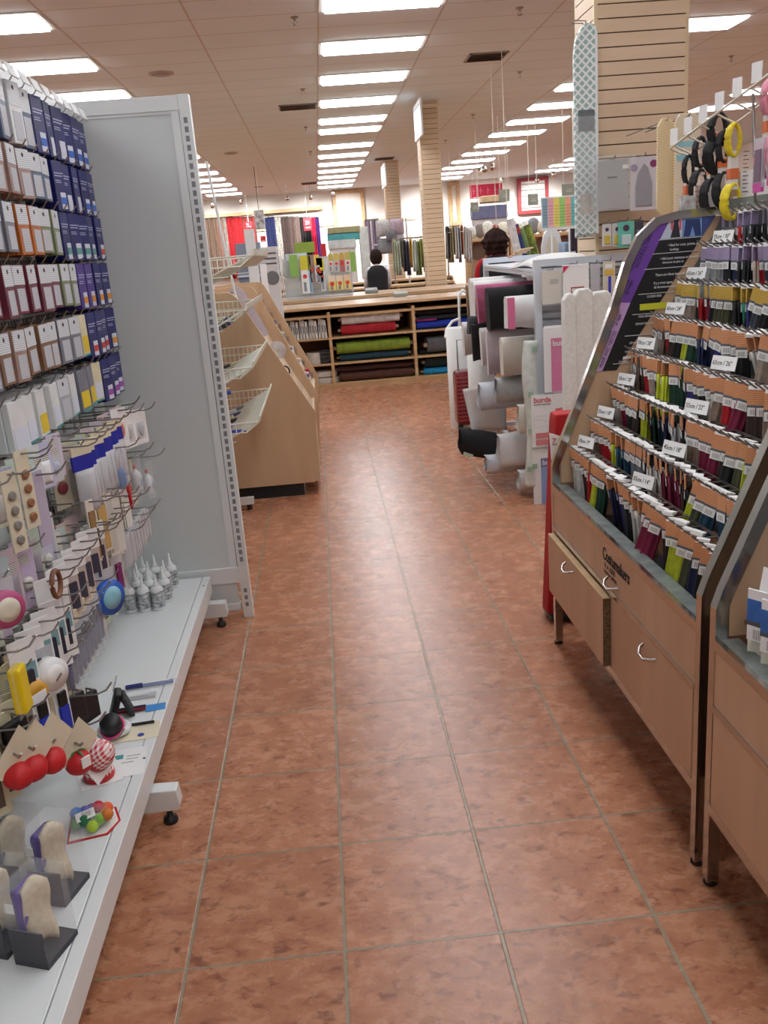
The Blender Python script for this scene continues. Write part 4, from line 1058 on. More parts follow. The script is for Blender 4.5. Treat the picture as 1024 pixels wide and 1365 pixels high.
def zip_pack(head, colour, L):
    key = (head, colour, L)
    if key in zipproto: return clone(zipproto[key])
    if head in zipproto:
        r = clone(zipproto[head], swap={'zipper_tape': tapem[colour]})
        zipproto[key] = r
        return r
    r = thing('zipper_pack', '', 'zipper')
    # card faces local -x
    MB().sheet(lambda u,v: (0.004*math.sin(2*PI*u*1.5)+0.003*math.sin(4*v), -0.0165+0.033*u, -0.036-L*v), 8, 6, 0.003).sheet(lambda u,v: (0.014+0.004*math.sin(2*PI*u*1.3+1), -0.0165+0.033*u, -0.036-(L-0.02)*v), 6, 4, 0.003).build('zipper_tape', tapem[colour], r)
    MB().box(-0.0035,0.0,-0.0165,0.0165,-0.034,0.004).build('header_card', headm[head], r)
    MB().prism([(-0.004,0.004),(0.020,0.002),(0.022,0.008),(-0.002,0.013)], 'y', -0.0145, 0.0145).build('hang_tab', 'paper', r)
    MB().box(-0.0042,-0.0030,-0.0165,0.0165,-0.039,-0.033).build('grey_band', paint((96,100,110)), r)
    MB().box(-0.0045,-0.0032,-0.0150,0.0150,-0.060,-0.039).build('barcode_label', 'paper', r)
    MB().box(-0.0050,-0.0045,-0.009,0.009,-0.056,-0.044).build('barcode', bars, r)
    zipproto[head] = r; zipproto[key] = r
    zipproto[(head,'_c')] = colour
    return r
hookmb = MB().tube([(0.06,0,0),(0.02,0,0.0),(0,0,0.006),(-0.022,0,0.024)],0.0024,5)
hook0 = None; n_h = 0
rest = MB()
first_z = {}
for r, (tx_, tz) in enumerate(ROWS):
    cols = seq(r); n = len(cols); ya, yb = 2.855, 1.715
    # rail
    rail = MB().box(tx_+0.056, tx_+0.060, yb-0.03, 2.885, tz-0.004, tz+0.002).build('hook_rail', 'steel', cabA, world=True)
    i = 0; ang = 0.5; shift = 0
    while i < n:
        g = rz_.choice([1,2,2,3,3]); ang = rz_.choice([0.15,0.45,0.75,1.0,-0.45,0.6,0.85,-0.25]) ; tilt = rz_.choice([0.30,0.2,0.12,0.0,-0.1])
        if rz_.random() < 0.14: ang = -1.1
        for q in range(g):
            if i >= n: break
            y = ya + (yb-ya)*i/(n-1)
            L = 0.15 if r < 3 else 0.13
            o = zip_pack(HN[r], cols[i], 0.15)
            if not o.get('_used'):
                o['_used'] = 1
            o['label'] = '%s zipper with %s header, %s from far end, %s rack row' % (cols[i], HN[r], nth(i+1), RN[r])
            o['category'] = 'zipper'; o['group'] = 'zippers on the %s row of the rack' % RN[r]
            o.location = Vector((tx_ + 0.012 + rz_.uniform(-0.004,0.006), y, tz-0.004+rz_.uniform(-0.004,0.003)))*K
            o.rotation_euler = (tilt, rz_.uniform(-0.10,0.02), ang + rz_.uniform(-0.06,0.06))
            # hook
            if n_h < 100 and r >= 3 and i % 2 == 0:
                if hook0 is None: hook0 = hookmb.build('hook', 'steel', rail); hk = hook0
                else: hk = hook0.copy(); COL.objects.link(hk); hk.parent = rail
                hk.location = (Vector((tx_, y-0.02, tz)) - ROOTLOC[rail.name])*K; n_h += 1
            else:
                s0 = len(rest.v); rest.tube([(tx_+0.06,y-0.02,tz),(tx_+0.02,y-0.02,tz),(tx_,y-0.02,tz+0.006),(tx_-0.022,y-0.02,tz+0.024)],0.0024,5)
            i += 1
for o in [o for o in bpy.data.objects if '_used' in o.keys()]: del o['_used']
tag(rest.build('hooks', 'steel', cabA, world=True), None, None, kind='stuff')
# length cards standing on the rails
sizes = [(1,0.05,'75cm / 30"'),(1,0.55,'45cm / 18"'),(2,0.02,'65cm / 26"'),(3,0.05,'60cm / 24"'),(4,0.03,'70cm / 28"'),(3,0.66,'75cm / 30"'),(4,0.52,'65cm / 26"'),(5,0.02,'50cm / 20"'),(5,0.50,'55cm / 22"'),(6,0.02,'25cm / 10"'),(6,0.52,'45cm / 18"'),(7,0.02,'18cm / 7"'),(7,0.48,'35cm / 14"'),(0,0.05,'75cm / 30"'),(0,0.45,'23cm / 9"')]
for r, f, s in sizes:
    tx_, tz = ROWS[r]; y = 2.86 - 1.15*f
    c = MB().obox((0,0,0.02), (0.002,0.088,0.036)).build('length_card', 'paper', loc=(0,0,0))
    tag(c, 'white length card printed %s standing on the %s zipper row, %s' % (s.replace('"',' in').replace('/','or'), RN[r], 'far end' if f < 0.3 else 'nearer part'), 'sign')
    c.location = Vector((tx_+0.03, y-0.03, tz+0.012))*K; c.rotation_euler = (0, 0.25, 0.30)
    lettering(s, 0.0175, 'ink', c, plane_mx((-0.0012, 0.040, 0.014), (0,-1,0), (0,0,1)), squeeze=0.92)
# blue packs inside cabinet B and dividers
pr = None
for i in range(5):
    for j in range(2):
        y = 1.515-0.055*i; x = 0.785+0.03*j; z = 0.700+0.03*j
        lab = 'blue labelled trim pack in the nearest cabinet, %s from the far end, %s layer' % (nth(i+1), ['front','back'][j])
        if pr is None:
            pr = thing('trim_pack', lab, 'packet', (x, y, z), 0.55, 'blue labelled trim packs')
            MB().box(-0.002,0.002,-0.028,0.028,0.01,0.03).build('header', 'paper', pr)
            MB().box(-0.003,0.003,-0.028,0.028,-0.035,0.01).build('blue_card', paint((52,104,176), var=0.15, scale=60), pr)
            MB().box(-0.0035,0.0025,-0.028,0.028,-0.044,-0.035).build('grey_band', paint((80,84,96)), pr)
            MB().box(-0.004,-0.002,-0.026,0.026,-0.075,-0.044).build('price_label', 'paper', pr)
            MB().box(-0.005,-0.004,-0.012,0.012,-0.07,-0.05).build('barcode', bars, pr)
            MB().sheet(lambda u,v: (0.006*math.sin(PI*u), -0.026+0.052*u, -0.06-0.14*v), 6, 5, 0.004).build('trim_roll', mat('ivory_trim', (226,222,204), 0.6), pr)
        else: clone(pr, (x, y, z), (0,0,0.55+0.15*math.sin(i*3+j)), lab)
c = MB().obox((0,0,0), (0.002,0.06,0.06)).build('length_card', 'paper', loc=(0,0,0)); tag(c, 'white number card standing on the packs in the nearest cabinet', 'sign')
c.location = Vector((0.80,1.50,0.745))*K; c.rotation_euler = (0,0.2,0.4)
MB().box(0.84,0.846,0.5,1.58,0.735,0.742).build('hook_rail', 'steel', cabB, world=True)
# ================================================================ RED FOLDING STAND at the far end of cabinet A
t = thing('folded_stand', 'bright red folded cloth cart between the zipper cabinet and the interfacing rack', 'cart', (0.82, 3.10, 0))
MB().prism([(0.752,0.035),(0.80,0.02),(0.93,0.02),(0.93,0.80),(0.80,0.80),(0.795,0.77)], 'y', 3.08, 3.16).build('cloth_body', mat('red_cloth', (190,22,30), 0.7, c2=(160,16,24)), t, world=True, bevel=0.006)
MB().box(0.76,0.94,3.05,3.19,0.012,0.035).build('base_bar', 'black', t, world=True, bevel=0.006)
t = thing('price_poster', 'white card with red border and writing hanging on the red cart', 'sign', (0.80, 3.04, 0.55))
pp = [at(728,565,y=3.04), at(745,573,y=3.04), at(740,628,y=3.04), at(729,619,y=3.04)]
MB().prism([(0.765,0.745),(0.83,0.72),(0.83,0.52),(0.775,0.57)], 'y', 3.038, 3.042).build('card', 'paper', t, world=True)
MB().box(0.775,0.825,3.036,3.038,0.70,0.703).box(0.785,0.80,3.036,3.038,0.62,0.68).build('drawing', paint((120,120,124)), t, world=True)
lettering('7.50$', 0.03, 'red', t, plane_mx((0.772,3.036,0.705),(1,0,-0.1),(0.1,0,1)), world=True)

# ================================================================ THINGS ON THE BIG COLUMN
def hangpack(name, label, cat, u0, v0, u1, v1, Y, body, front=None, hook=True):
    a = at(u0, v0, y=Y); b = at2(u0,v0,u1,v1,Y)
    x0, x1, z0, z1 = min(a.x,b.x), max(a.x,b.x), min(a.z,b.z), max(a.z,b.z)
    t = thing(name, label, cat, ((x0+x1)/2, Y, z0))
    w, h = x1-x0, z1-z0
    MB().box(-w/2,w/2,-0.004,0.004,0,h).build('packet', body, t, bevel=0.002)
    if hook: MB().tube([(0,0.12,h+0.004),(0,-0.02,h+0.004),(0,-0.035,h+0.018)],0.003).build('peg_hook', 'wire', t)
    return t, w, h
# ironing board covers on the narrow side: tall packs facing the camera
leaf = stripes('leaf_print', (214,224,222), (146,170,166), 16, 'X', 0.5, 0.3, second='Z')
def leaf_mat():
    m = bpy.data.materials.new('leaf_lattice_print'); m.use_nodes = True
    nt = m.node_tree; b = nt.nodes['Principled BSDF']; L = nt.links.new
    tc = nt.nodes.new('ShaderNodeTexCoord'); mp = nt.nodes.new('ShaderNodeMapping'); mp.inputs['Rotation'].default_value = (0,0.785,0); mp.inputs['Scale'].default_value = (6,1,6)
    v = nt.nodes.new('ShaderNodeTexVoronoi'); v.feature = 'DISTANCE_TO_EDGE'; v.inputs['Randomness'].default_value = 0.0
    r = nt.nodes.new('ShaderNodeValToRGB'); r.color_ramp.interpolation = 'CONSTANT'; r.color_ramp.elements[0].color = rgb((226,232,230)); r.color_ramp.elements[1].color = rgb((150,178,174)); r.color_ramp.elements[1].position = 0.16
    L(tc.outputs['Object'], mp.inputs['Vector']); L(mp.outputs[0], v.inputs['Vector']); L(v.outputs['Distance'], r.inputs['Fac']); L(r.outputs[0], b.inputs['Base Color']); b.inputs['Roughness'].default_value = 0.35
    return m
lm = leaf_mat()
for k,(y,x0,x1,z0,z1,lab) in enumerate([(4.70,1.345,1.462,1.415,2.40,'tall ironing board cover with teal leaf print, front one on the column side'),(4.80,1.372,1.466,1.40,2.41,'tall ironing board cover in crinkled film, behind the leaf printed one')]):
    t = thing('ironing_cover', lab, 'ironing cover', ((x0+x1)/2, y, z0))
    w = (x1-x0); h = z1-z0
    prof = [(-w/2,0.0),(w/2,0.0),(w/2,h-0.05),(w/2-0.012,h-0.015),(w/2-0.04,h),(-w*0.1,h-0.015),(-w/2+0.01,h-0.07),(-w/2,h-0.14)]
    MB().prism(prof, 'y', -0.012, 0.012).build('cover', lm, t, bevel=0.004)
    MB().prism([(w/2-0.012,0.0),(w/2,0.0),(w/2,h-0.05),(w/2-0.012,h-0.02)], 'y', -0.016, 0.016).build('white_edge', 'white', t)
    MB().sheet(lambda u,v: (-w/2+w*0.86*u, -0.020-0.006*math.sin(13*v+4*u)*math.cos(17*u), 0.02+0.55*h*v), 8, 24, 0.001).build('film', 'clear', t)
    if k == 0:
        MB().box(-w*0.3,w*0.3,-0.0145,-0.012,h*0.10,h*0.20).build('insert_card', paint((190,186,176), var=0.2, scale=40), t)
        MB().box(-w*0.35,w*0.35,-0.0148,-0.012,h*0.50,h*0.60).build('print_band', paint((96,104,108), var=0.3, scale=60), t)
    MB().tube([(0.02,0.06,h),(0.0,-0.02,h+0.002),(-0.06,-0.03,h+0.004)],0.003).build('peg_hook', 'wire', t)
t, w, h = hangpack('mesh_pack', 'grey pressing cloth in a clear bag hung on the column, left one', 'packet', 797, 214, 838, 277, 4.62, paint((158,160,160),0.3))
MB().box(-w*0.2,w*0.12,-0.006,-0.004,h*0.62,h*0.66).build('dark_label', paint((70,70,74)), t)
MB().sheet(lambda u,v: (-w*0.75+w*1.5*u, -0.012-0.006*math.sin(9*u+7*v), -0.01+(h+0.03)*v), 10, 10, 0.001).build('bag', 'clear', t)
MB().box(w*0.3,w*0.48,-0.008,-0.006,h*0.8,h*0.88).build('price_sticker', 'paper', t)
t, w, h = hangpack('sole_plate_pack', 'iron shaped sole plate pack with a purple dot hung on the column', 'packet', 840, 210, 876, 279, 4.64, paint((204,200,206),0.3))
MB().prism([(-w*0.32,h*0.08),(w*0.32,h*0.08),(w*0.32,h*0.5),(w*0.15,h*0.8),(0,h*0.88),(-w*0.22,h*0.7),(-w*0.32,h*0.45)], 'y', -0.010, -0.004).build('iron_plate', paint((150,150,156),0.3), t, bevel=0.003)
MB().lathe([(w*0.13,0),(w*0.13,0.002)], c=(w*0.36,-0.007,h*0.86), axis='y', n=16).build('purple_dot', paint((128,40,96)), t)
MB().lathe([(w*0.13,0),(w*0.13,0.002)], c=(-w*0.36,-0.007,h*0.8), axis='y', n=16).build('lilac_dot', paint((128,110,150)), t)
# golden trellis ironing cover
def diag_mat(key, ca, cb, sc, w):
    m = bpy.data.materials.new(key); m.use_nodes = True
    nt = m.node_tree; b = nt.nodes['Principled BSDF']; L = nt.links.new
    tc = nt.nodes.new('ShaderNodeTexCoord'); mp = nt.nodes.new('ShaderNodeMapping'); mp.inputs['Rotation'].default_value = (0,0.785,0); mp.inputs['Scale'].default_value = (sc,1,sc)
    v = nt.nodes.new('ShaderNodeTexVoronoi'); v.feature = 'DISTANCE_TO_EDGE'; v.inputs['Randomness'].default_value = 0.0
    r = nt.nodes.new('ShaderNodeValToRGB'); r.color_ramp.interpolation = 'CONSTANT'; r.color_ramp.elements[0].color = rgb(cb); r.color_ramp.elements[1].color = rgb(ca); r.color_ramp.elements[1].position = w
    L(tc.outputs['Object'], mp.inputs['Vector']); L(mp.outputs[0], v.inputs['Vector']); L(v.outputs['Distance'], r.inputs['Fac']); L(r.outputs[0], b.inputs['Base Color']); b.inputs['Roughness'].default_value = 0.35
    return m
gold = diag_mat('gold_trellis', (196,164,104), (232,222,196), 22, 0.12)
for k,(x0,x1,y,z0,z1) in enumerate([(1.525,1.60,4.05,1.47,1.868),(1.575,1.685,3.98,1.455,1.872)]):
    t = thing('trellis_cover', ['narrow gold trellis table top cover, behind its wider twin','gold trellis table top ironing cover in a clear bag with teal bands'][k], 'ironing cover', ((x0+x1)/2, y, z0))
    w = x1-x0; h = z1-z0
    MB().prism([(-w/2,0.02),(-w/2+0.02,0),(w/2-0.02,0),(w/2,0.02),(w/2,h-0.03),(w/2-0.02,h),(-w/2+0.02,h),(-w/2,h-0.03)], 'y', -0.008, 0.008).build('cover', gold, t, bevel=0.003)
    if k: 
        MB().box(-w*0.44,w*0.44,-0.0105,-0.008,h*0.55,h*0.61).box(-w*0.44,w*0.44,-0.0105,-0.008,h*0.68,h*0.735).build('teal_band', paint((86,176,186)), t)
        MB().box(w*0.1,w*0.42,-0.012,-0.0105,h*0.565,h*0.6).build('price_sticker', 'paper', t)
        MB().box(-w/2-0.004,w/2+0.004,-0.014,-0.0125,0,h).build('bag', 'clear', t)
    MB().tube([(0,0.5,h-0.01),(0,-0.02,h-0.01),(0,-0.03,h)],0.003).build('peg_hook', 'wire', t)
# small packs lower on the column
for (u0,v0,u1,v1,Y,lab,c,c2) in [(803,299,815,328,4.66,'small clear pack of yellow dials on the column, left one',(206,206,206),(196,176,70)),(816,298,829,328,4.66,'small clear pack of yellow dials on the column, right one',(206,206,206),(196,176,70)),
                                 (824,296,845,329,4.64,'teal carded pack hung low on the column',(100,186,170),(190,210,210)),(846,294,858,318,4.66,'dark carded pack right of the teal one on the column',(60,66,80),(130,130,140))]:
    t, w, h = hangpack('notion_packet', lab, 'packet', u0, v0, u1, v1, Y, paint(c,0.35))
    MB().box(-w*0.3,w*0.3,-0.012,-0.004,h*0.1,h*0.5).build('insert', paint(c2), t, bevel=0.003)
    MB().lathe([(w*0.2,0),(w*0.2,0.002)], c=(0,-0.006,h*0.75), axis='y', n=12).build('printed_dot', paint((70,50,70)), t)

# ================================================================ WIRE ARM RACK WITH ELASTICS above cabinet A
A0 = at(905,197,x=1.25); A1 = at(1040,98,x=1.25)
arm = thing('elastic_rack', 'long slanted wire arm rack carrying elastics above the zippers', 'rack', (A0.x, (A0.y+A1.y)/2, 1.45))
def AP(t, dx=0, dz=0): return Vector((A0.x+dx, A0.y+(A1.y-A0.y)*t, A0.z+(A1.z-A0.z)*t+dz))
a = MB(); a.tube([AP(0,-0.03), AP(0.5,-0.03), AP(1.15,-0.03)],0.0035).tube([AP(0.03,0.03,-0.03), AP(0.6,0.03,-0.03), AP(1.15,0.03,-0.02)],0.0035).tube([AP(0,-0.03), AP(0.02,0,-0.02), AP(0.03,0.03,-0.03)],0.0035)
for k in range(7):
    q = 0.05+0.16*k; a.tube([AP(q,-0.03), AP(q,0.03,-0.03)],0.003)
a.build('wire_arm', 'wirewhite', arm, world=True)
u = MB()
for q in (0.78, 0.97):
    e = AP(q); u.tube([(e.x,e.y,e.z),(e.x+0.01,e.y-0.02,1.46),(e.x+0.05,e.y-0.04,1.456)],0.004)
u.build('upright_wire', 'steel', arm, world=True)
for i in range(6):
    q = 0.05+0.17*i; e = AP(q,-0.03)
    MB().obox((e.x,e.y,e.z+0.028), (0.003,0.034,0.05), (0,0,0.35)).build('price_tag', 'paper', arm, world=True)
def hank(q, c, lab, top=0.06, length=0.2, w=0.02, band=(226,222,214), sq=1.0, dz=-0.03, y_off=0):
    e = AP(q,0.03,dz); t = thing('elastic_hank', lab, 'elastic', (e.x, e.y+y_off, e.z-length))
    m = paint(c, 0.65, var=0.15, scale=50)
    b = MB()
    for k in range(5):
        o = (k-2)*w*0.22
        def loop(cz, h, ww, s):
            return [(ww*math.sin(2*PI*a/24)*s+o*0.3, o, cz+h*math.cos(2*PI*a/24)) for a in range(25)]
        b.tube([(p[0], (k-2)*0.005+0.3*p[0], p[2]) for p in loop(length-0.045, 0.045, w*(0.8+0.1*k), 1)], w*0.26, 8)
    b.build('upper_loop', m, t); b = MB()
    for k in range(5):
        b.tube([(w*(1.0+0.12*k)*math.sin(2*PI*a/24), (k-2)*0.005+0.3*w*math.sin(2*PI*a/24), 0.05+0.05*math.cos(2*PI*a/24)) for a in range(25)], w*0.26, 8)
    b.build('lower_loop', m, t)
    MB().box(-0.012,0.012,-0.012,0.012,0.085,length-0.075).build('paper_band', paint(band), t)
    MB().box(-0.0135,0.0135,-0.0135,0.0135,0.115,min(length-0.08,0.145)).build('printed_patch', paint((216,110,60)), t)
    return t
hank(0.02, (18,18,26), 'black cord hank with orange and white band, nearest the gold covers', length=0.24, w=0.018)
hank(0.30, (16,16,20), 'flat black elastic hank, left of the yellow one', length=0.22, w=0.024)
hank(0.42, (20,20,24), 'black elastic hank hidden behind the yellow one', length=0.22, w=0.02)
hank(0.52, (226,204,40), 'bright yellow tape hank on the wire arm', length=0.27, w=0.022)
hank(0.16, (26,24,26), 'dark brown black elastic bundle high on the wire arm', length=0.2, w=0.022, dz=0.0)
hank(0.36, (14,14,18), 'thick black elastic bundle lying over the wire arm', length=0.17, w=0.03, dz=0.03)
hank(0.84, (226,150,166), 'pink ribbon hank, left one of the pink pair', length=0.25, w=0.022, dz=0.02)
hank(0.93, (222,140,160), 'pink ribbon hank, right one of the pink pair', length=0.25, w=0.022, dz=0.02)
for k, q in enumerate((0.86, 0.98, 1.06)):
    e = AP(q, 0.0, -0.19); t = thing('magenta_pack', 'clear pack with magenta base hung under the pink ribbons, %s from the left' % nth(k+1), 'packet', (e.x, e.y, e.z-0.07))
    MB().box(-0.004,0.004,-0.028,0.028,0.0,0.13).build('pack', 'hazy', t)
    MB().box(0.0045,-0.0045,-0.024,0.024,-0.012,0.012).build('magenta_base', paint((196,60,150)), t)
    MB().box(-0.006,0.002,-0.018,0.018,0.015,0.10).build('contents', paint((110,84,104)), t)
# board with ruler marks and other goods behind them
def backbox(name, label, cat, u0, u1, v0, y, m, kind='card', z0=1.455):
    a = at(u0, v0, y=y); b = at(u1, v0, y=y); t = thing(name, label, cat, ((a.x+b.x)/2, y, z0)); w = b.x-a.x; h = a.z-z0
    if kind == 'tube': MB().lathe([(w/2,0),(w/2,h)], n=20).build('tube', m, t)
    else: MB().box(-w/2,w/2,-0.006,0.006,0,h).build('board', m, t)
    return t, w, h
t, w, h = backbox('ruler_board', 'white board with ruler marks and a wooden edge behind the elastics', 'board', 986, 1050, 228, 2.92, M['paper'])
MB().box(-w/2-0.022,-w/2,-0.010,0.010,0,h).build('wood_edge', 'edge', t)
mk = MB()
for i in range(14): mk.box(-w/2+0.008,-w/2+(0.026 if i % 2 else 0.020),-0.008,-0.006,0.01+0.012*i,0.012+0.012*i)
mk.build('ruler_mark', 'ink', t)
backbox('cardboard_tube', 'white cardboard tube standing behind the black elastics', 'tube', 944, 966, 235, 2.95, paint((226,224,218)), 'tube')
backbox('pattern_card', 'brown trellis patterned card behind the black elastics', 'card', 926, 946, 248, 2.96, gold if False else stripes('brown_trellis', (150,112,92), (214,200,190), 55, 'X', 0.7, 0.5, second='Z'))
backbox('pattern_card', 'pale teal flowered card below the black elastics', 'card', 907, 927, 262, 2.94, mat('flowered_card', (214,226,222), 0.5, c2=(170,150,150), scale=40))
# ================================================================ MIDDLE DISTANCE LEFT: basket run and slanted wood organiser
B = thing('basket_gondola', 'white gondola run with sloping wire baskets behind the end panel', 'shelving unit', (-0.6, 4.3, 0))
MB().box(-0.72,-0.70,3.47,5.22,0.06,1.62).build('back_panel', 'panel', B, world=True)
MB().box(-0.73,-0.66,3.47,3.50,0,1.62).box(-0.73,-0.66,5.2,5.23,0,1.62).build('upright', 'white', B, world=True)
MB().box(-0.70,-0.50,5.08,5.12,0.035,0.075).build('foot_bracket', 'white', B, world=True)
MB().lathe([(0.016,0),(0.016,0.036)], c=(-0.53,5.1,0), n=12).build('levelling_foot', 'black', B, world=True)
def basket(z, y0, y1, xt, lab):
    o = thing('wire_basket', lab, 'basket', (-0.55, (y0+y1)/2, z-0.13), 0, 'sloping wire baskets')
    w = MB(); dz = 0.145; xb = -0.70
    for y in (y0, y1):
        w.tube([(xb,y,z),(xt,y,z+0.004)],0.004).tube([(xb,y,z-dz),(xb+0.06,y,z-dz)],0.004)
        for k in range(1,3): w.tube([(xb,y,z-0.04*k),(xt-0.055*k,y,z-0.04*k)],0.0026,4)
        for k in range(14):
            x = xb + (xt-xb)*k/14
            zb = z-dz if x < xb+0.06 else z-dz+dz*(x-xb-0.06)/(xt-xb-0.06)
            w.tube([(x,y,z),(x,y,zb)],0.0022,4)
    n = 30
    for k in range(n+1):
        y = y0+(y1-y0)*k/n
        w.tube([(xb,y,z-dz),(xb+0.06,y,z-dz),(xt,y,z+0.004)],0.0026,4)
    for f in (0,0.25,0.5,0.75,1):
        x = xb+0.06+(xt-xb-0.06)*f; w.tube([(x,y0,z-dz+dz*f),(x,y1,z-dz+dz*f)],0.0035,4)
    w.build('wire_frame', 'wirewhite', o, world=True)
    MB().prism([(xt-0.06,z-0.045),(xt+0.006,z+0.002),(xt+0.012,z+0.03),(xt+0.006,z+0.03),(xt-0.002,z+0.004),(xt-0.062,z-0.04)], 'y', y0, y1).build('price_strip', paint((222,222,206)), o, world=True)
    return o
for z, lab in [(1.20,'sloping white wire basket second from the top, behind the end panel'),(0.945,'sloping white wire basket third from the top, holding pale goods'),(0.695,'lowest sloping white wire basket with blue tubes')]:
    basket(z, 4.05, 5.15, -0.335, lab)
basket(1.43, 4.0, 5.15, -0.275, 'top wire basket with a clear front lip, level with the wood organiser top')
rb = random.Random(5)
bi = 0; pr = None
pal = [(214,208,170),(70,80,120),(226,226,220),(120,124,140),(196,190,150),(60,60,70)]
for z, bn in ((1.20,'second'),(0.945,'third'),(0.695,'lowest')):
    for k in range(10):
        y = 4.12+0.10*k; x = -0.55+0.02*math.sin(k*3)
        c = pal[(k+int(z*10))%6]
        o = MB().obox((0,0,0.02),(0.10,0.05,0.04),(0,-0.25,0)).build('boxed_notion', paint(c), loc=(0,0,0))
        o.location = Vector((x,y,z-0.115))*K; tag(o, '%s boxed notion in the %s wire basket, %s from its near end' % ('pale' if sum(c) > 500 else 'dark', bn, nth(k+1)), 'box', 'boxed notions in the wire baskets')
t = MB().lathe([(0.010,0),(0.010,0.16)], axis='x', n=10).build('blue_tube', paint((50,70,160)), loc=(0,0,0)); t.location = Vector((-0.56,4.09,0.655))*K; tag(t, 'thin blue tube lying in the lowest wire basket', 'tube')
t = MB().lathe([(0.009,0),(0.009,0.09)], axis='x', n=10).build('blue_tube', paint((40,90,190)), loc=(0,0,0)); t.location = Vector((-0.54,4.12,0.835))*K; tag(t, 'bright blue tube under the third wire basket', 'tube')

O = thing('slanted_organiser', 'maple slanted island organiser with three side panels and black kickboard', 'display unit', (-0.35, 6.2, 0))
prof = [(-0.80,0.078),(-0.134,0.078),(-0.088,0.508),(-0.475,1.205),(-0.50,1.235),(-0.53,1.25),(-0.59,1.25),(-0.80,1.24)]
for y, nm in ((5.31,'side_panel'),(6.05,'divider_panel'),(7.10,'far_side_panel')):
    q = prof if nm == 'side_panel' else [(-0.80,0.078),(-0.10,0.078),(-0.072,0.50),(-0.42,1.225),(-0.44,1.25),(-0.47,1.26),(-0.58,1.26),(-0.80,1.25)]
    MB().prism(q, 'y', y, y+0.022).build(nm, mat('maple_side_panel', (204,172,138), 0.45, c2=(192,158,124), scale=4, stretch=(2.5,2.5,0.4)), O, world=True, bevel=0.002)
MB().box(-0.79,-0.20,5.325,7.1,0.0,0.078).build('kickboard', 'kick', O, world=True)
MB().box(-0.205,-0.199,5.32,5.335,0.0,0.078).build('kick_corner_strip', 'steel', O, world=True)
MB().box(-0.17,-0.10,5.33,7.1,0.08,0.49).build('front_panel', 'maple2', O, world=True)
MB().prism([(-0.80,0.50),(-0.13,0.50),(-0.50,1.18),(-0.80,1.20)], 'y', 5.335, 7.1).build('slope_body', 'maple2', O, world=True)
st = 7
for k in range(st):
    f = k/st; x = -0.125-0.37*f; z = 0.49+0.69*f
    MB().box(x-0.012,x+0.012,5.335,7.1,z,z+0.045).build('bin_front', 'clear', O, world=True)
    MB().box(x-0.06,x-0.012,5.335,7.1,z-0.004,z+0.002).build('bin_floor', 'maple2', O, world=True)
pr = None
pc = [(206,200,216),(70,80,130),(212,206,190),(180,40,60),(120,128,140),(226,226,226),(90,110,150)]
for k in range(st):
    f = k/st; x = -0.155-0.37*f; z = 0.492+0.69*f
    for j in range(9):
        y = 6.12+0.105*j
        c = pc[(j*3+k*2)%7]
        lab = 'small boxed notion on the slanted organiser, step %s from the bottom, %s past the divider' % (nth(k+1), nth(j+1))
        o = MB().box(-0.014,0.014,-0.036,0.036,0,0.062+0.012*((j+k)%3)).build('thread_box', paint(c), loc=(0,0,0))
        MB().box(0.014,0.0155,-0.03,0.03,0.03,0.05).build('label', 'paper', o)
        o.location = Vector((x,y,z))*K; o.rotation_euler = (0,0,rb.uniform(-0.2,0.2)); tag(o, lab, 'box', 'boxed notions on the slanted organiser')
# round white disc and clear sign on the organiser
t = thing('round_disc', 'translucent white disc standing on the near slope of the organiser', 'disc', (-0.30, 5.7, 0.86))
MB().lathe([(0.001,-0.004),(0.058,-0.003),(0.058,0.003),(0.001,0.004)], axis='y', n=28).build('disc', 'hazy', t)
MB().lathe([(0.006,-0.008),(0.006,0.008)], axis='y', n=10).build('rivet', 'steel', t)
p = at(283,235,y=5.6)
t = thing('acrylic_sign', 'lilac tinted acrylic sign leaning along the organiser slope', 'sign', (-0.50, 5.65, 1.05))
MB().prism([(-0.585,1.18),(-0.56,1.25),(-0.50,1.275),(-0.46,1.24),(-0.335,0.97),(-0.375,0.955)], 'y', 5.64, 5.65).build('sheet', mat('lilac_acrylic', (206,198,214), 0.15, alpha=0.65), t, world=True)
MB().lathe([(0.008,-0.006),(0.008,0.006)], c=(-0.535,5.63,1.235), axis='y', n=10).build('rivet', 'steel', t, world=True)
t = thing('black_disc', 'black and white ring lower on the near slope of the organiser', 'disc', (-0.265, 5.55, 0.74))
MB().tube([(0.035*math.cos(a*PI/10),0,0.035*math.sin(a*PI/10)) for a in range(21)],0.006,6).build('ring', 'black', t)
# leaning white posts
p0, p1 = at(275,215,y=5.6), at(302,342,y=5.6)
t = thing('white_pole', 'slim white sign pole leaning behind the end panel', 'pole', (p1.x, p1.y, p1.z-0.2))
MB().tube([p0, p1, (p1.x+0.03,p1.y,1.2)],0.008,8).build('pole', 'white', t, world=True)
# pale display fixtures behind the organiser
def slab(name, label, cat, u0,v0,u1,v1,y,d,m,z0=None,extra=None):
    a = at(u0,v0,y=y); b = at2(u0,v0,u1,v1,y); zb = b.z if z0 is None else z0
    t = thing(name, label, cat, ((a.x+b.x)/2, y+d/2, zb))
    MB().box(a.x,b.x,y,y+d,zb,a.z).build('body', m, t, world=True)
    return t, a, b
t,a,b = slab('display_tower','grey white display tower standing behind the slanted organiser','display unit',345,330,368,362,9.4,0.25,paint((206,208,208)),0.0)
MB().lathe([(0.07,0),(0.07,0.01)], c=((a.x+b.x)/2+0.02,9.395,1.24), axis='y', n=24).build('round_badge', paint((110,112,112)), t, world=True)
sh = MB()
for k in range(3): sh.box(a.x+0.01,b.x-0.01,9.39,9.4,1.38+0.05*k,1.39+0.05*k)
sh.build('louvre', paint((70,70,74)), t, world=True)
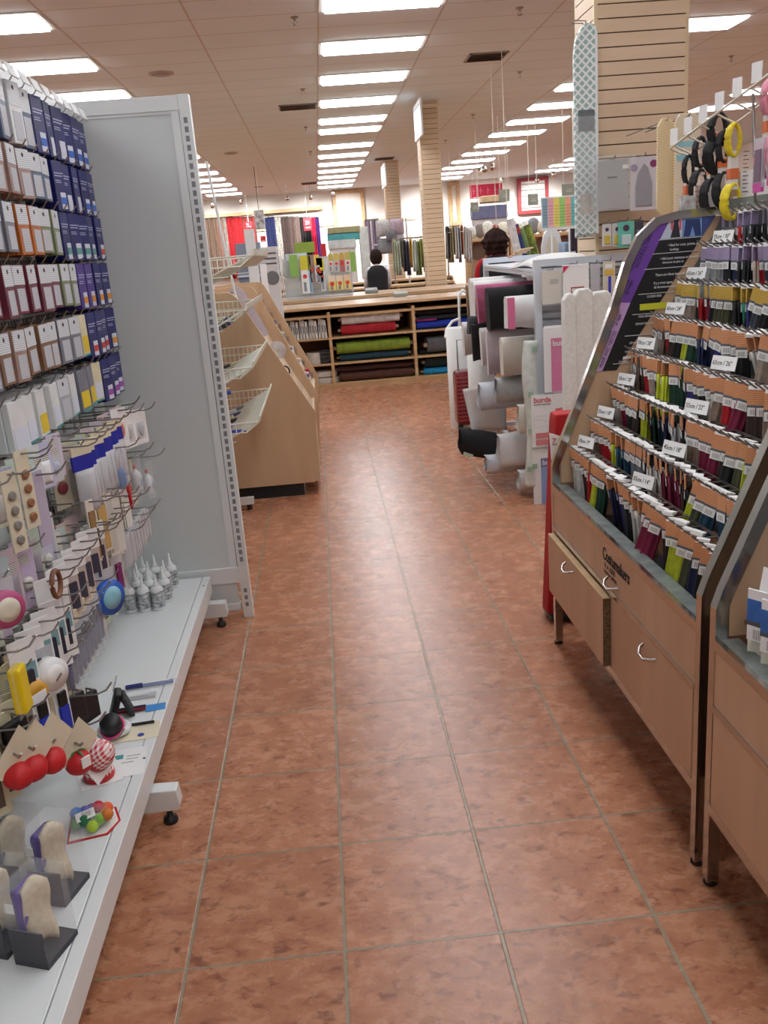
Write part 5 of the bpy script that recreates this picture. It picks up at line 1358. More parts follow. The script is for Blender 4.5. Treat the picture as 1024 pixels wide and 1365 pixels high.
t,a,b = slab('upright_panel','tall narrow white panel left of the grey display tower','panel',325,306,338,385,8.6,0.06,'white',0.0)
t,a,b = slab('upright_panel','second narrow white panel beside the taller one','panel',333,345,343,385,8.4,0.05,'white',0.0)
MB().box(a.x,b.x,8.35,8.4,1.0,1.2).build('print', paint((196,206,210),var=0.2,scale=30), t, world=True)
t,a,b = slab('storage_rack','blue grey storage rack with black uprights left of the curtains','rack',313,325,345,378,13.5,0.4,paint((120,130,150)),0.0)
for k in range(3): MB().box(a.x-0.02,b.x+0.02,13.45,13.9,1.05+0.16*k,1.08+0.16*k).build('shelf', paint((176,186,206)), t, world=True)
t,a,b = slab('pattern_box','small printed white box on the pattern counter near the fixtures','box',346,352,354,388,8.9,0.08,'paper',1.0)
t = thing('crumpled_cloth', 'crumpled white cloth lying on the far counter', 'cloth', at(368,377,y=15.1))
MB().sheet(lambda u,v: (-0.30+0.6*u, -0.1+0.2*v, 0.01+0.10*abs(math.sin(7*u)*math.sin(4*v+1))*math.sin(PI*u)), 16, 8, 0.006).build('cloth', 'paper', t)

# ================================================================ COUNTERS
fabm = lambda c: mat('fabric_%d_%d_%d' % c, c, 0.85, c2=tuple(int(q*0.82) for q in c), scale=18, bump=0.2)
C1 = thing('bolt_counter', 'long maple counter with open bays of fabric bolts, nearest of the counters', 'counter', (0.5, 10.2, 0))
x0, x1 = -1.80, 2.84; ydx = [x0, -0.863, 0.073, 0.995, 1.917, x1]
MB().box(x0, x1, 9.77, 10.75, 0.865, 0.893).build('worktop', 'edge', C1, world=True, bevel=0.003)
MB().box(x0+0.005, x1-0.005, 9.775, 10.745, 0.893, 0.896).build('worktop_surface', mat('worktop_laminate', (204,176,148), 0.25, c2=(190,160,132), scale=4), C1, world=True)
for i, x in enumerate(ydx): MB().box(x-0.016, x+0.016, 9.79, 10.6, 0.0, 0.865 if i not in (2,3) else 0.83).build('upright_board', 'edge', C1, world=True)
for z, th in ((0.06,0.02),(0.28,0.02),(0.56,0.02),(0.80,0.025)):
    for i in range(5): MB().box(ydx[i]+0.016, ydx[i+1]-0.016, 9.80 if z != 0.06 else 9.79, 10.6, z-th, z).build('shelf', 'edge', C1, world=True)
MB().box(x0, x1, 9.795, 9.81, 0.0, 0.045).build('plinth', 'edge', C1, world=True)
MB().box(x0, x1, 10.60, 10.62, 0.0, 0.865).build('back_board', 'brown', C1, world=True)
def bolt(x, w, y, z, r, h, c, label, group=None, end=True, lean=0.0):
    t = thing('fabric_bolt', label, 'fabric bolt', (x+w/2, y, z), lean, group)
    f = MB(); n = 22
    vs = []
    for i in range(13):
        xx = -w/2 + w*i/12
        for k in range(n):
            a = 2*PI*k/n; s = 1+0.03*math.sin(3*a+i*0.9)+0.02*math.sin(5*a+i*2)
            ex = abs(math.cos(a))**0.6*(1 if math.cos(a) > 0 else -1); ez = abs(math.sin(a))**0.6*(1 if math.sin(a) > 0 else -1)
            vs.append((xx, r*ex*s, h/2+h/2*ez*s*0.97))
    f.add(vs, [(i*n+k, i*n+(k+1)%n, (i+1)*n+(k+1)%n, (i+1)*n+k) for i in range(12) for k in range(n)], 0, True)
    f.add(vs[:n], [tuple(range(n))[::-1]]).add(vs[-n:], [tuple(range(n))])
    f.build('fabric', fabm(c), t)
    if end: MB().box(-w/2-0.035,w/2+0.035,-r*0.55,r*0.55,h*0.38,h*0.62).build('cardboard_core', paint((176,150,118)), t)
    return t
bolt(0.20, 0.60, 9.98, 0.56, 0.12, 0.115, (176,26,40), 'red fabric bolt under the white one in the middle bay')
bolt(0.21, 0.64, 9.98, 0.668, 0.12, 0.13, (226,226,224), 'white fabric bolt on top of the red one in the middle bay')
bolt(0.16, 0.76, 9.98, 0.28, 0.13, 0.085, (28,62,78), 'dark teal fabric bolt under the lime one', lean=0.0)
bolt(0.13, 0.81, 9.96, 0.362, 0.14, 0.13, (128,150,44), 'lime green fabric bolt in the middle bay')
bolt(0.14, 0.82, 9.98, 0.06, 0.15, 0.10, (84,48,34), 'brown fabric bolt at the front of the lowest middle shelf')
bolt(0.12, 0.84, 10.02, 0.158, 0.15, 0.07, (72,40,30), 'brown fabric bolt on top, lowest middle shelf')
bolt(1.03, 0.64, 9.98, 0.56, 0.14, 0.095, (24,58,180), 'royal blue fabric bolt in the right bay')
bolt(1.05, 0.60, 9.98, 0.652, 0.14, 0.055, (30,30,34), 'folded black fabric bolt on the blue one, lower of two')
bolt(1.04, 0.62, 10.0, 0.706, 0.14, 0.075, (18,18,22), 'folded black fabric bolt on the blue one, upper of two')
t = thing('folded_fabric', 'small folded magenta fabric between the black and blue bolts', 'fabric', (1.14, 9.86, 0.652)); MB().box(-0.11,0.11,-0.03,0.06,0.0,0.02).build('cloth', fabm((140,34,110)), t)
bolt(1.13, 0.62, 9.96, 0.30, 0.12, 0.17, (96,98,102), 'charcoal grey fabric bolt in the right bay', lean=0.06)
bolt(1.05, 0.62, 10.02, 0.282, 0.10, 0.045, (34,30,34), 'dark folded fabric beneath the grey bolt', end=False)
bolt(1.10, 0.74, 9.98, 0.13, 0.13, 0.13, (20,38,34), 'very dark green fabric bolt on the lowest right shelf')
bolt(1.08, 0.74, 9.95, 0.06, 0.13, 0.07, (20,140,190), 'turquoise fabric bolt on the lowest right shelf')
pr = None
for i in range(13):
    x = -0.38+0.034*i; h = 0.19+0.02*((i*5)%3)/2
    lab = 'white pattern envelope standing in the left bay, %s from the left' % nth(i+1)
    o = MB().box(-0.013,0.013,-0.09,0.09,0,h).build('pattern_envelope', paint([(226,226,222),(196,196,192),(210,208,200)][i%3]), loc=(0,0,0))
    MB().box(-0.006,0.006,-0.091,-0.09,h*0.3,h*0.7).build('spine_print', paint((90,90,94)), o)
    o.location = Vector((x,9.94,0.56))*K; o.rotation_euler = (0,0.04*math.sin(i*2),0); tag(o, lab, 'pattern', 'white pattern envelopes in the left bay')
for i,(x,z,lab) in enumerate([(-0.08,0.28,'white wrapped roll on the middle shelf of the left bay, left'),(0.0,0.06,'white wrapped roll on the lowest shelf of the left bay'),(-0.02,0.13,'flat grey white pad above the roll in the left bay')]):
    t = thing('wrapped_roll', lab, 'roll', (x, 9.95, z)); t.rotation_euler = (0,0,0)
    MB().lathe([(0.12,0),(0.125,0.01),(0.12,0.06 if i else 0.12)], n=20, sq=(1.1,0.8)).build('roll', paint((206,202,194)), t)
for i in range(7):
    o = MB().box(-0.06,0.06,-0.08,0.08,0,0.018).build('pattern_box', 'black' if i%2 == 0 else paint((60,60,64)), loc=(0,0,0)); o.location = Vector((0.0,9.92,0.281+0.022*i))*K
    tag(o, 'thin black box in the stack of the left bay, %s from the bottom' % nth(i+1), 'box', 'stack of thin black boxes')
C2 = thing('cutting_counter', 'second wooden counter with a brown front, behind the bolt counter', 'counter', (0.4, 12.3, 0))
MB().box(-3.2, 3.6, 11.7, 12.95, 0.86, 0.895).build('worktop', 'edge', C2, world=True)
MB().box(-3.19, 3.59, 11.71, 12.94, 0.895, 0.898).build('worktop_surface', MATS['worktop_laminate'], C2, world=True)
MB().box(-3.15, 3.55, 11.8, 12.9, 0.0, 0.80).build('front_board', 'brown', C2, world=True)
MB().box(0.25, 1.0, 11.79, 11.81, 0.3, 0.84).build('dark_bay_sheet', 'black', C2, world=True)  # flat black sheet painted as the shade of a bay, nothing cut out
for n_,(y,x0_,x1_,zz) in enumerate([(14.7,-4.2,2.2,0.88),(17.6,-5.0,2.6,0.88)]):
    c = thing('far_counter', ['third wooden counter with open shelves, where the vest wearer works','fourth and farthest wooden counter line'][n_], 'counter', ((x0_+x1_)/2, y+0.4, 0))
    MB().box(x0_, x1_, y, y+0.8, zz-0.03, zz).build('worktop', 'edge', c, world=True)
    MB().box(x0_, x1_, y+0.04, y+0.78, 0.0, 0.04).box(x0_, x1_, y+0.04, y+0.78, zz-0.20, zz-0.18).box(x0_, x1_, y+0.04, y+0.78, 0.4, 0.42).build('shelf', 'edge', c, world=True)
    for k in range(8):
        x = x0_ + (x1_-x0_)*k/7; MB().box(x-0.02,x+0.02,y+0.03,y+0.78,0,zz-0.03).build('upright_board', 'edge', c, world=True)
    MB().box(x0_, x1_, y+0.76, y+0.8, 0, zz-0.03).build('back_board', paint((70,52,44)), c, world=True)
# things on the counters
def tabletop(name, label, cat, u, v, y, z, w, d, h, m, top=None):
    a = at(u, v, y=y); t = thing(name, label, cat, (a.x, y, z))
    MB().box(-w/2,w/2,-d/2,d/2,0,h*0.6).build('base', m, t, bevel=0.004)
    MB().prism([(-d/2,h*0.6),(d/2,h*0.6),(d/2,h),(-d*0.3,h*0.75)], 'x', -w*0.46, w*0.46).build('top', top or m, t)
    return t
tabletop('card_terminal', 'small grey measuring machine on the second counter below the vest wearer', 'machine', 495, 384, 12.1, 0.898, 0.17, 0.2, 0.07, paint((120,122,118)))
tabletop('card_terminal', 'grey green machine at the back edge of the bolt counter', 'machine', 534, 388, 10.6, 0.896, 0.17, 0.16, 0.06, paint((140,142,130)))
t = thing('price_card', 'flat white and red card on the bolt counter beside the grey machine', 'card', (at(548,392,y=10.5).x, 10.45, 0.896)); MB().box(-0.06,0.06,-0.06,0.06,0,0.004).build('card', paint((220,196,190)), t)
# notion rack on counter 2
R = thing('rotary_notion_rack', 'clear counter rack of carded cutters with a green header, centre left', 'rack', (0.03, 12.1, 0.898))
MB().box(-0.47,0.44,11.98,12.22,0.898,0.92).build('base', 'hazy', R, world=True)
for x in (-0.47,-0.12,0.18,0.44): MB().box(x-0.008,x+0.008,11.98,12.22,0.92,1.46).build('upright', 'hazy', R, world=True)
MB().box(-0.45,0.42,12.09,12.11,0.92,1.42).build('middle_board', mat('frosted_board', (206,214,214), 0.2, alpha=0.6), R, world=True)
MB().box(-0.40,-0.12,12.0,12.02,1.40,1.48).build('shelf_lip', paint((200,214,226),0.2), R, world=True)
a = at(392,324,y=12.0); b = at(420,336,y=12.0)
MB().box(a.x,b.x,12.0,12.02,b.z,a.z).build('green_header', paint((138,164,62)), R, world=True)
def carded(u0,v0,u1,v1,y,c1,c2,lab):
    a = at(u0,v0,y=y); b = at2(u0,v0,u1,v1,y); w = b.x-a.x; h = a.z-b.z
    t = thing('carded_cutter', lab, 'packet', ((a.x+b.x)/2, y, b.z))
    MB().box(-w/2,w/2,-0.006,0.006,0,h).build('card', paint(c2), t)
    MB().box(-w/2,w/2,-0.010,-0.006,h*0.62,h).build('header', paint(c1), t)
    MB().lathe([(min(w,h)*0.28,0),(min(w,h)*0.28,0.004)], c=(0,-0.012,h*0.45), axis='y', n=14).build('red_dot', paint((206,60,50)), t)
    MB().box(-w*0.25,w*0.1,-0.012,-0.006,h*0.05,h*0.3).build('tool', paint((130,140,150)), t)
i = 0
for (u0,v0,u1,v1,c1,c2) in [(399,341,409,391,(206,196,50),(228,230,230)),(409,341,413,391,(120,120,40),(150,190,220)),(411,340,418,376,(150,120,110),(140,116,108)),(418,340,425,376,(226,200,80),(216,206,200)),(421,344,429,377,(200,190,180),(226,226,226)),(425,344,431,388,(210,196,60),(200,204,206)),
                            (437,339,443,362,(196,180,80),(214,206,200)),(444,338,451,362,(206,186,90),(196,196,196)),(452,337,458,362,(206,170,80),(206,90,80)),(459,336,466,362,(196,180,90),(226,220,214)),(437,368,447,387,(226,206,180),(226,200,110)),(448,367,457,386,(226,206,180),(226,210,120)),(458,366,467,385,(226,200,170),(230,200,110))]:
    i += 1; carded(u0,v0,u1,v1,11.96,c1,c2,'small carded cutter on the clear counter rack, %s of the %s row' % (nth(i if i < 7 else (i-6 if i < 11 else i-10)), 'tall left' if i < 7 else ('upper right' if i < 11 else 'lower right')))
for (u0,v0,u1,v1,lab) in [(385,340,396,369,'green ruler card on the left end of the counter rack'),(466,336,473,362,'green ruler card on the right end of the counter rack')]:
    a = at(u0,v0,y=12.0); b = at2(u0,v0,u1,v1,12.0); t = thing('ruler_card', lab, 'card', ((a.x+b.x)/2,12.0,b.z)); w = b.x-a.x
    MB().box(-w/2,w/2,-0.03,-0.02,0,a.z-b.z).build('card', stripes('green_ruler', (120,168,70), (150,190,100), 60, 'X', 0.5), t)

# ================================================================ INTERFACING RACK (right)
I = thing('interfacing_rack', 'white metal rack on the right carrying bolts of white interfacing', 'rack', (1.3, 5.7, 0))
f = MB()
pgm = mat('pale_grey_metal', (206,212,220), 0.4, var=0.03)
for (y, xo) in ((4.75,1.138),(6.75,1.235)):
    each('frame_post', pgm, I, [(xo, xo+0.035, y, y+0.04, 0, 1.305),(xo+0.66, xo+0.695, y, y+0.04, 0, 1.305)])
    each('frame_bar', pgm, I, [(xo+0.035, xo+0.66, y, y+0.04, 1.268, 1.305),(xo+0.035, xo+0.66, y, y+0.04, 0.03, 0.06)])
for z in (1.22, 0.94, 0.60, 0.10):
    MB().prism([(1.15,4.79),(1.245,6.75),(1.275,6.75),(1.18,4.79)], 'z', z, z+0.02).build('side_rail', pgm, I, world=True)
MB().prism([(1.14,4.76),(1.235,6.78),(1.9,6.78),(1.8,4.76)], 'z', 1.243, 1.258).build('top_shelf', MATS['pale_grey_metal'], I, world=True)
g = MB()
for k in range(30): g.box(1.175, 1.80, 4.765, 4.775, 0.08+0.04*k, 0.105+0.04*k)
g.build('end_grid', paint((150,154,164)), I, world=True)
for k in range(4): MB().tube([(1.17,4.74,1.232-0.27*k),(1.80,4.74,1.232-0.27*k)],0.004).build('end_rail', 'steel', I, world=True)
MB().prism([(1.45,4.80),(1.55,6.74),(1.57,6.74),(1.47,4.80)], 'z', 0.06, 1.24).build('centre_board', MATS['pale_grey_metal'], I, world=True)
whitef = mat('white_interfacing', (226,226,224), 0.85, c2=(208,208,208), scale=7, bump=0.25)
def iroll(x_end, y, z, ry, rz, L, c, label, spiral=True, name='interfacing_roll', flat=1.0, tilt=0.0, sag=0.0):
    """roll lying across the rack with its end towards the aisle"""
    t = thing(name, label, 'fabric roll', (x_end+0.02, y, z-rz), 0); n = 26
    m = fabm(c) if isinstance(c, tuple) else c
    vs = []; f = MB(); Q = 10
    for i in range(Q+1):
        xx = L*i/Q
        for k in range(n):
            a = 2*PI*k/n; s = 1+0.025*math.sin(3*a+i*0.8)+0.02*math.sin(2*a+1.3*i)
            ex = abs(math.cos(a))**flat*(1 if math.cos(a) > 0 else -1); ez = abs(math.sin(a))**flat*(1 if math.sin(a) > 0 else -1)
            vs.append((xx-0.02+0.008*math.sin(3*a) if i == 0 else xx-0.02, ry*ex*s, rz+rz*ez*s-sag*math.sin(PI*i/Q)+tilt*xx))
    f.add(vs, [(i*n+k, (i+1)*n+k, (i+1)*n+(k+1)%n, i*n+(k+1)%n) for i in range(Q) for k in range(n)], 0, True)
    f.add(vs[-n:], [tuple(range(n))])
    f.build('cloth', m, t)
    if spiral:
        s = MB(); P = []
        for k in range(64):
            a = k*0.38; q = 0.98-0.80*k/64
            P.append((ry*q*math.cos(a)*0.97, rz+rz*q*math.sin(a)*0.97))
        vs = []
        for (yy,zz) in P: vs += [(-0.018,yy,zz),(0.05,yy,zz)]
        s.add(vs, [(2*k,2*k+2,2*k+3,2*k+1) for k in range(63)], 0, True)
        s.build('rolled_end', m, t)
        MB().lathe([(0.001,0),(1.0,0)], n=20).xf(Matrix.Translation((0.02,0,rz)) @ Matrix(((0,0,1,0),(ry*0.95,0,0,0),(0,rz*0.95,0,0),(0,0,0,1)))).build('shaded_end_disc', paint((196,192,186)), t)  # plain disc behind the spiral, shade inside the roll put into its colour
    return t
def fold(x_end, y, z0, z1, L, th, c, label, name='interfacing_bolt', edge=None):
    """flat folded length hanging over a rail, face towards the camera"""
    t = thing(name, label, 'fabric bolt', (x_end+L/2, y, z0)); h = z1-z0
    m = fabm(c) if isinstance(c, tuple) else c
    f = MB(); n = 14
    pts = []
    for k in range(n+1):
        a = PI*k/n; pts.append((-th/2*math.cos(a), h-th/2+th/2*math.sin(a)))
    pts += [(th/2,0.0),(th/4,-0.006),(-th/4,0.004),(-th/2,0.0)]
    N = len(pts); Q = 8; vs = []
    for i in range(Q+1):
        xx = -L/2+L*i/Q
        for j,(yy,zz) in enumerate(pts): vs.append((xx+0.006*math.sin(zz*20), yy+0.006*math.sin(5*i/Q+zz*14), zz+(0.008*math.sin(i*1.1) if zz < 0.01 else 0)))
    f.add(vs, [(i*N+k, i*N+(k+1)%N, (i+1)*N+(k+1)%N, (i+1)*N+k) for i in range(Q) for k in range(N)], 0, True)
    f.add(vs[:N], [tuple(range(N))[::-1]]).add(vs[-N:], [tuple(range(N))])
    f.build('cloth', m, t)
    if edge: MB().box(-L/2-0.004,-L/2+0.035,-th/2-0.004,-th/2+0.004,0.0,h*0.97).build('coloured_edge', paint(edge,0.6), t)
    return t
# upper tier
fold(1.00, 4.86, 0.955, 1.125, 0.30, 0.13, whitef, 'white interfacing bolt with a pink edge, front of the top tier', edge=(214,110,150))
fold(0.955, 5.15, 0.93, 1.165, 0.36, 0.12, (24,24,28), 'black interfacing bolt right behind the pink edged one')
fold(0.945, 5.42, 0.95, 1.175, 0.36, 0.05, (206,110,150), 'pink interfacing bolt behind the black one')
fold(0.955, 5.62, 0.98, 1.19, 0.34, 0.10, whitef, 'white interfacing bolt behind the pink one on the top tier')
fold(0.985, 5.9, 0.95, 1.20, 0.34, 0.12, whitef, 'white interfacing bolt near the far end of the top tier')
fold(1.00, 6.15, 0.93, 1.15, 0.34, 0.04, (150,124,92), 'brown cardboard bolt at the far end of the top tier', name='cardboard_bolt')
fold(0.93, 5.75, 0.86, 0.97, 0.30, 0.10, (62,62,64), 'charcoal net bolt drooping between the two tiers')
# second tier
fold(0.985, 4.95, 0.69, 0.90, 0.32, 0.09, mat('ivory_interfacing', (220,218,208), 0.85, c2=(206,202,190), scale=7, bump=0.2), 'ivory interfacing bolt, front of the second tier')
fold(0.955, 5.22, 0.66, 0.93, 0.30, 0.05, mat('satin_lilac_white', (222,214,222), 0.35, c2=(200,192,202), scale=9, bump=0.3), 'satiny lilac white bolt behind the ivory one')
fold(0.955, 5.42, 0.69, 0.92, 0.30, 0.06, whitef, 'white interfacing bolt, third along the second tier')
fold(0.935, 5.62, 0.70, 0.93, 0.30, 0.03, (34,34,38), 'thin black bolt slipped into the second tier')
fold(0.93, 5.95, 0.70, 0.92, 0.30, 0.08, whitef, 'white interfacing bolt at the far end of the second tier')
# third tier
iroll(0.955, 5.0, 0.60, 0.06, 0.075, 0.32, mat('grey_net', (176,176,172), 0.6, c2=(150,150,148), scale=12, alpha=0.92, bump=0.3), 'grey net roll in the middle tier, its end open to the aisle')
iroll(0.90, 5.25, 0.53, 0.07, 0.085, 0.34, mat('cool_white_sheet', (212,216,222), 0.6, c2=(190,194,202), scale=9, bump=0.3), 'bluish white loose roll in the middle tier')
t = thing('hanging_sheet', 'stiff white sheet with a pointed corner hanging out towards the aisle', 'fabric sheet', (0.97, 5.5, 0.25))
MB().sheet(lambda u,v: (0.84+0.26*u+0.05*(1-v)*(1-u)-0.0*v, 5.48+0.03*math.sin(5*u+2*v)-0.05*u*v, 0.27+(0.27+0.05*u)*v), 12, 12, 0.004).build('sheet', whitef, t, world=True)
iroll(1.035, 4.80, 0.46, 0.045, 0.085, 0.2, mat('ivory_interfacing', (220,218,208)), 'ivory roll end peeping beside the patterned film roll')
# bottom tier
iroll(0.765, 5.22, 0.275, 0.07, 0.085, 0.40, (22,22,26), 'black fabric roll sticking out furthest on the bottom tier', name='fabric_roll', tilt=-0.25)
iroll(0.955, 5.0, 0.245, 0.060, 0.10, 0.32, whitef, 'tall white rolled bolt on the bottom tier, above the flattened one', flat=0.8)
iroll(0.895, 5.10, 0.145, 0.06, 0.056, 0.35, mat('cool_white_sheet', (212,216,222)), 'flattened white roll low on the bottom tier', flat=0.8)
iroll(1.04, 4.86, 0.09, 0.045, 0.065, 0.28, whitef, 'lowest white roll, curled at its end, beside the patterned film')
t = thing('cardboard_tag', 'pale green label tied under the black roll', 'tag', (0.80, 5.15, 0.20)); MB().obox((0,0,0),(0.06,0.004,0.02),(0.0,0.4,0)).build('tag', paint((190,204,186)), t)
# patterned film roll standing in front of the rack
t = thing('patterned_film_roll', 'tall crinkled film roll with green squares standing beside the white roll ends', 'film roll', (1.075, 4.70, 0.10))
fm = mat('crinkled_film', (212,218,212), 0.35, c2=(186,196,188), scale=22, bump=0.8)
def film(u,v):
    a = PI*(0.05+0.9*u); r = 0.042*(1+0.10*math.sin(9*v+3*u))
    return (-r*math.cos(a)+0.015*math.sin(6*v)+0.03*v, -r*math.sin(a), 0.80*v)
MB().sheet(film, 12, 40, 0.004).build('film', fm, t)
for k,(zz,xx) in enumerate([(0.09,-0.018),(0.105,0.012),(0.30,-0.005),(0.50,0.0),(0.74,0.028)]):
    MB().box(xx-0.013,xx+0.013,-0.052,-0.047,zz,zz+0.028).build('green_square', paint((146,176,154)), t)
# packs hung on the rack end
def burda(u0,v0,u1,v1,Y,lab,kind):
    a = at(u0,v0,y=Y); b = at2(u0,v0,u1,v1,Y); w, h = b.x-a.x, a.z-b.z
    t = thing('pattern_paper_pack', lab, 'packet', ((a.x+b.x)/2, Y, b.z))
    MB().box(-w/2,w/2,-0.004,0.004,0,h).build('pack', 'paper', t)
    mx_ = lambda x, z: plane_mx((x,-0.0062,z),(1,0,0),(0,0,1))
    if kind == 'white':
        lettering('burda', h*0.145, paint((206,24,44)), t, mx_(-w*0.44, h*0.865), weight=0.0012)
        lettering('Trace Bow Copier Papier', h*0.032, 'ink', t, mx_(-w*0.44, h*0.815), weight=0.0004)
        MB().box(-w*0.44,w*0.5,-0.0062,-0.004,h*0.60,h*0.603).box(-w*0.44,-w*0.437,-0.0062,-0.004,h*0.38,h*0.60).obox((w*0.05,-0.005,h*0.48),(w*0.9,0.002,0.0015),(0,0.2,0)).obox((w*0.0,-0.005,h*0.42),(w*0.8,0.002,0.0015),(0,-0.15,0)).build('pattern_lines', paint((170,170,174)), t)
        MB().box(-w*0.40,w*0.02,-0.0062,-0.004,h*0.16,h*0.27).box(-w*0.40,w*0.02,-0.0062,-0.004,h*0.03,h*0.14).build('red_panel', paint((206,60,66)), t)
        MB().prism([(w*0.14,h*0.72),(w*0.42,h*0.74),(w*0.44,h*0.60),(w*0.16,h*0.62)], 'y', -0.0062,-0.004).build('red_flag', paint((206,40,40)), t)
    else:
        c = (214,70,150) if kind == 'magenta' else (92,138,204); c2 = (206,46,132) if kind == 'magenta' else (28,40,134)
        x0_ = -w*0.24
        MB().box(x0_,w/2,-0.0052,-0.004,0.0,h*0.84).build('colour_field', paint(c), t)
        MB().box(x0_,w/2,-0.0058,-0.0052,h*0.68,h*0.84).build('colour_header', paint(c2), t)
        lettering('burda', h*0.125, 'white', t, plane_mx((x0_+0.008,-0.0064,h*0.72),(1,0,0),(0,0,1)), weight=0.001)
        l = MB()
        for k in range(7): l.box(x0_+0.01,w/2-0.01,-0.0056,-0.0052,h*(0.08+0.08*k),h*(0.083+0.08*k))
        l.build('print_lines', paint(tuple(min(255,q+40) for q in c)), t)
        MB().box(-w/2+0.006,w/2+0.004,0.006,0.014,-0.004,h+0.01).build('pack_behind', 'paper', t)
    MB().box(-w/2-0.003,w/2+0.003,-0.010,-0.0088,-0.003,h+0.015).build('sleeve', 'clear', t)
burda(724,438,762,520,4.66,'magenta pattern paper pack hung on the rack end','magenta')
burda(708,528,757,592,4.64,'white pattern paper pack with red panels, middle of the three','white')
burda(710,600,750,669,4.66,'blue pattern paper pack near the floor','blue')
t, w, h = hangpack('cotton_pack', 'cream cotton pad in a crinkled bag hung top left on the rack end', 'packet', 722, 362, 749, 404, 4.66, paint((214,208,192)))
MB().box(-w*0.1,w*0.3,-0.006,-0.004,h*0.6,h*0.75).build('print', paint((170,166,160)), t); MB().sheet(lambda u,v: (-w*0.55+w*1.1*u, -0.012-0.006*math.sin(9*u+7*v), -0.01+(h+0.02)*v), 8, 8, 0.001).build('bag', 'clear', t)
t, w, h = hangpack('guide_pack', 'white pack with a small red drawing hung on the rack end', 'packet', 750, 354, 785, 400, 4.64, 'paper')
MB().box(-w*0.2,w*0.3,-0.006,-0.004,h*0.22,h*0.25).box(-w*0.2,-w*0.17,-0.006,-0.004,h*0.22,h*0.36).box(-w*0.2,w*0.3,-0.006,-0.004,h*0.36,h*0.39).build('red_drawing', paint((150,50,56)), t)
MB().prism([(-w*0.5,h*0.98),(-w*0.25,h*0.98),(-w*0.5,h*0.78)], 'y', -0.006,-0.004).build('red_corner', paint((206,50,90)), t)
t, w, h = hangpack('cutter_pack', 'blue handled tool on a yellow card hung on the rack end', 'packet', 804, 349, 820, 392, 4.64, paint((206,200,180)))
MB().box(-w*0.08,w*0.12,-0.010,-0.004,h*0.05,h*0.55).build('blue_handle', paint((52,50,176)), t); MB().box(-w*0.4,w*0.4,-0.007,-0.004,h*0.6,h*0.75).build('yellow_band', paint((214,176,70)), t); MB().box(-w*0.35,w*0.25,-0.007,-0.004,h*0.8,h*0.93).build('price_sticker', 'paper', t)
t, w, h = hangpack('clear_case', 'clear plastic case hung beside the blue handled tool', 'packet', 787, 352, 800, 392, 4.66, 'hazy')
# foam boards
fo = mat('white_foam', (222,222,216), 0.8, c2=(206,206,200), scale=50)
for k,(x0_,x1_,top,y) in enumerate([(1.135,1.20,1.155,4.22),(1.19,1.285,1.17,4.24),(1.275,1.385,1.15,4.27)]):
    t = thing('foam_board', ['left','middle','right'][k]+'most of the three tall white foam boards behind the zipper cabinet' if k != 1 else 'middle of the three tall white foam boards behind the zipper cabinet', 'foam board', ((x0_+x1_)/2, y, 0))
    w = x1_-x0_
    MB().prism([(-w/2,0),(w/2,0),(w/2,top-0.02),(w/2-0.02,top),(-w/2+0.025,top-0.004),(-w/2+0.004,top-0.03)], 'y', -0.03, 0.03).build('board', fo, t, bevel=0.008)
    d = MB()
    for q in range(16): d.box(w/2-0.022,w/2-0.020,-0.0315,-0.030,0.4+0.045*q,0.402+0.045*q)
    d.build('tape_mark', paint((120,120,120)), t)
# on top of the rack
t = thing('batting_bag', 'puffy white batting bag lying on top of the interfacing rack', 'bag', (1.33, 5.2, 1.258))
MB().sheet(lambda u,v: (-0.17+0.42*u, -0.33+0.66*v, 0.005+0.055*abs(math.sin(PI*u))**0.5*abs(math.sin(PI*v))**0.4+0.01*math.sin(9*u+5*v)), 14, 14, 0.004).build('bag', whitef, t)
for k in range(3):
    t = thing('wood_trim_strip', 'pale wooden strip lying across the batting bag, %s from the front' % nth(k+1), 'trim', (1.22+0.02*k, 5.6, 1.325))
    MB().tube([(-0.10,-0.3,-0.005+0.012*k),(0.0,0,0.008+0.012*k),(0.12,0.2,0.012+0.012*k)],0.006,6).build('strip', 'edge', t)
t = thing('colour_chart_sign', 'sign with six coloured columns standing on the rack top', 'sign', (1.50, 5.6, 1.258))
a, b = at(721,268,y=5.6), at(769,303,y=5.6)
MB().box(a.x,b.x,5.59,5.60,b.z-0.005,a.z+0.02).build('board', 'white', t, world=True)
w = b.x-a.x
for k,c in enumerate([(130,160,176),(226,170,180),(232,214,110),(160,206,120),(236,170,140),(110,190,196)]):
    MB().box(a.x+w*(0.02+0.163*k),a.x+w*(0.02+0.163*(k+1))-0.003,5.586,5.59,b.z+0.012,a.z+0.012).build('colour_column', paint(c), t, world=True)
    l = MB()
    for q in range(7): l.box(a.x+w*(0.04+0.163*k),a.x+w*(0.02+0.163*(k+0.8)),5.5845,5.586,b.z+0.03+0.017*q,b.z+0.034+0.017*q)
    l.build('print_lines', paint(tuple(int(q*0.75) for q in c)), t, world=True)
MB().box(a.x+w*0.26,a.x+w*0.30,5.592,5.60,1.258,b.z).box(a.x+w*0.76,a.x+w*0.80,5.592,5.60,1.258,b.z).build('post', 'white', t, world=True)
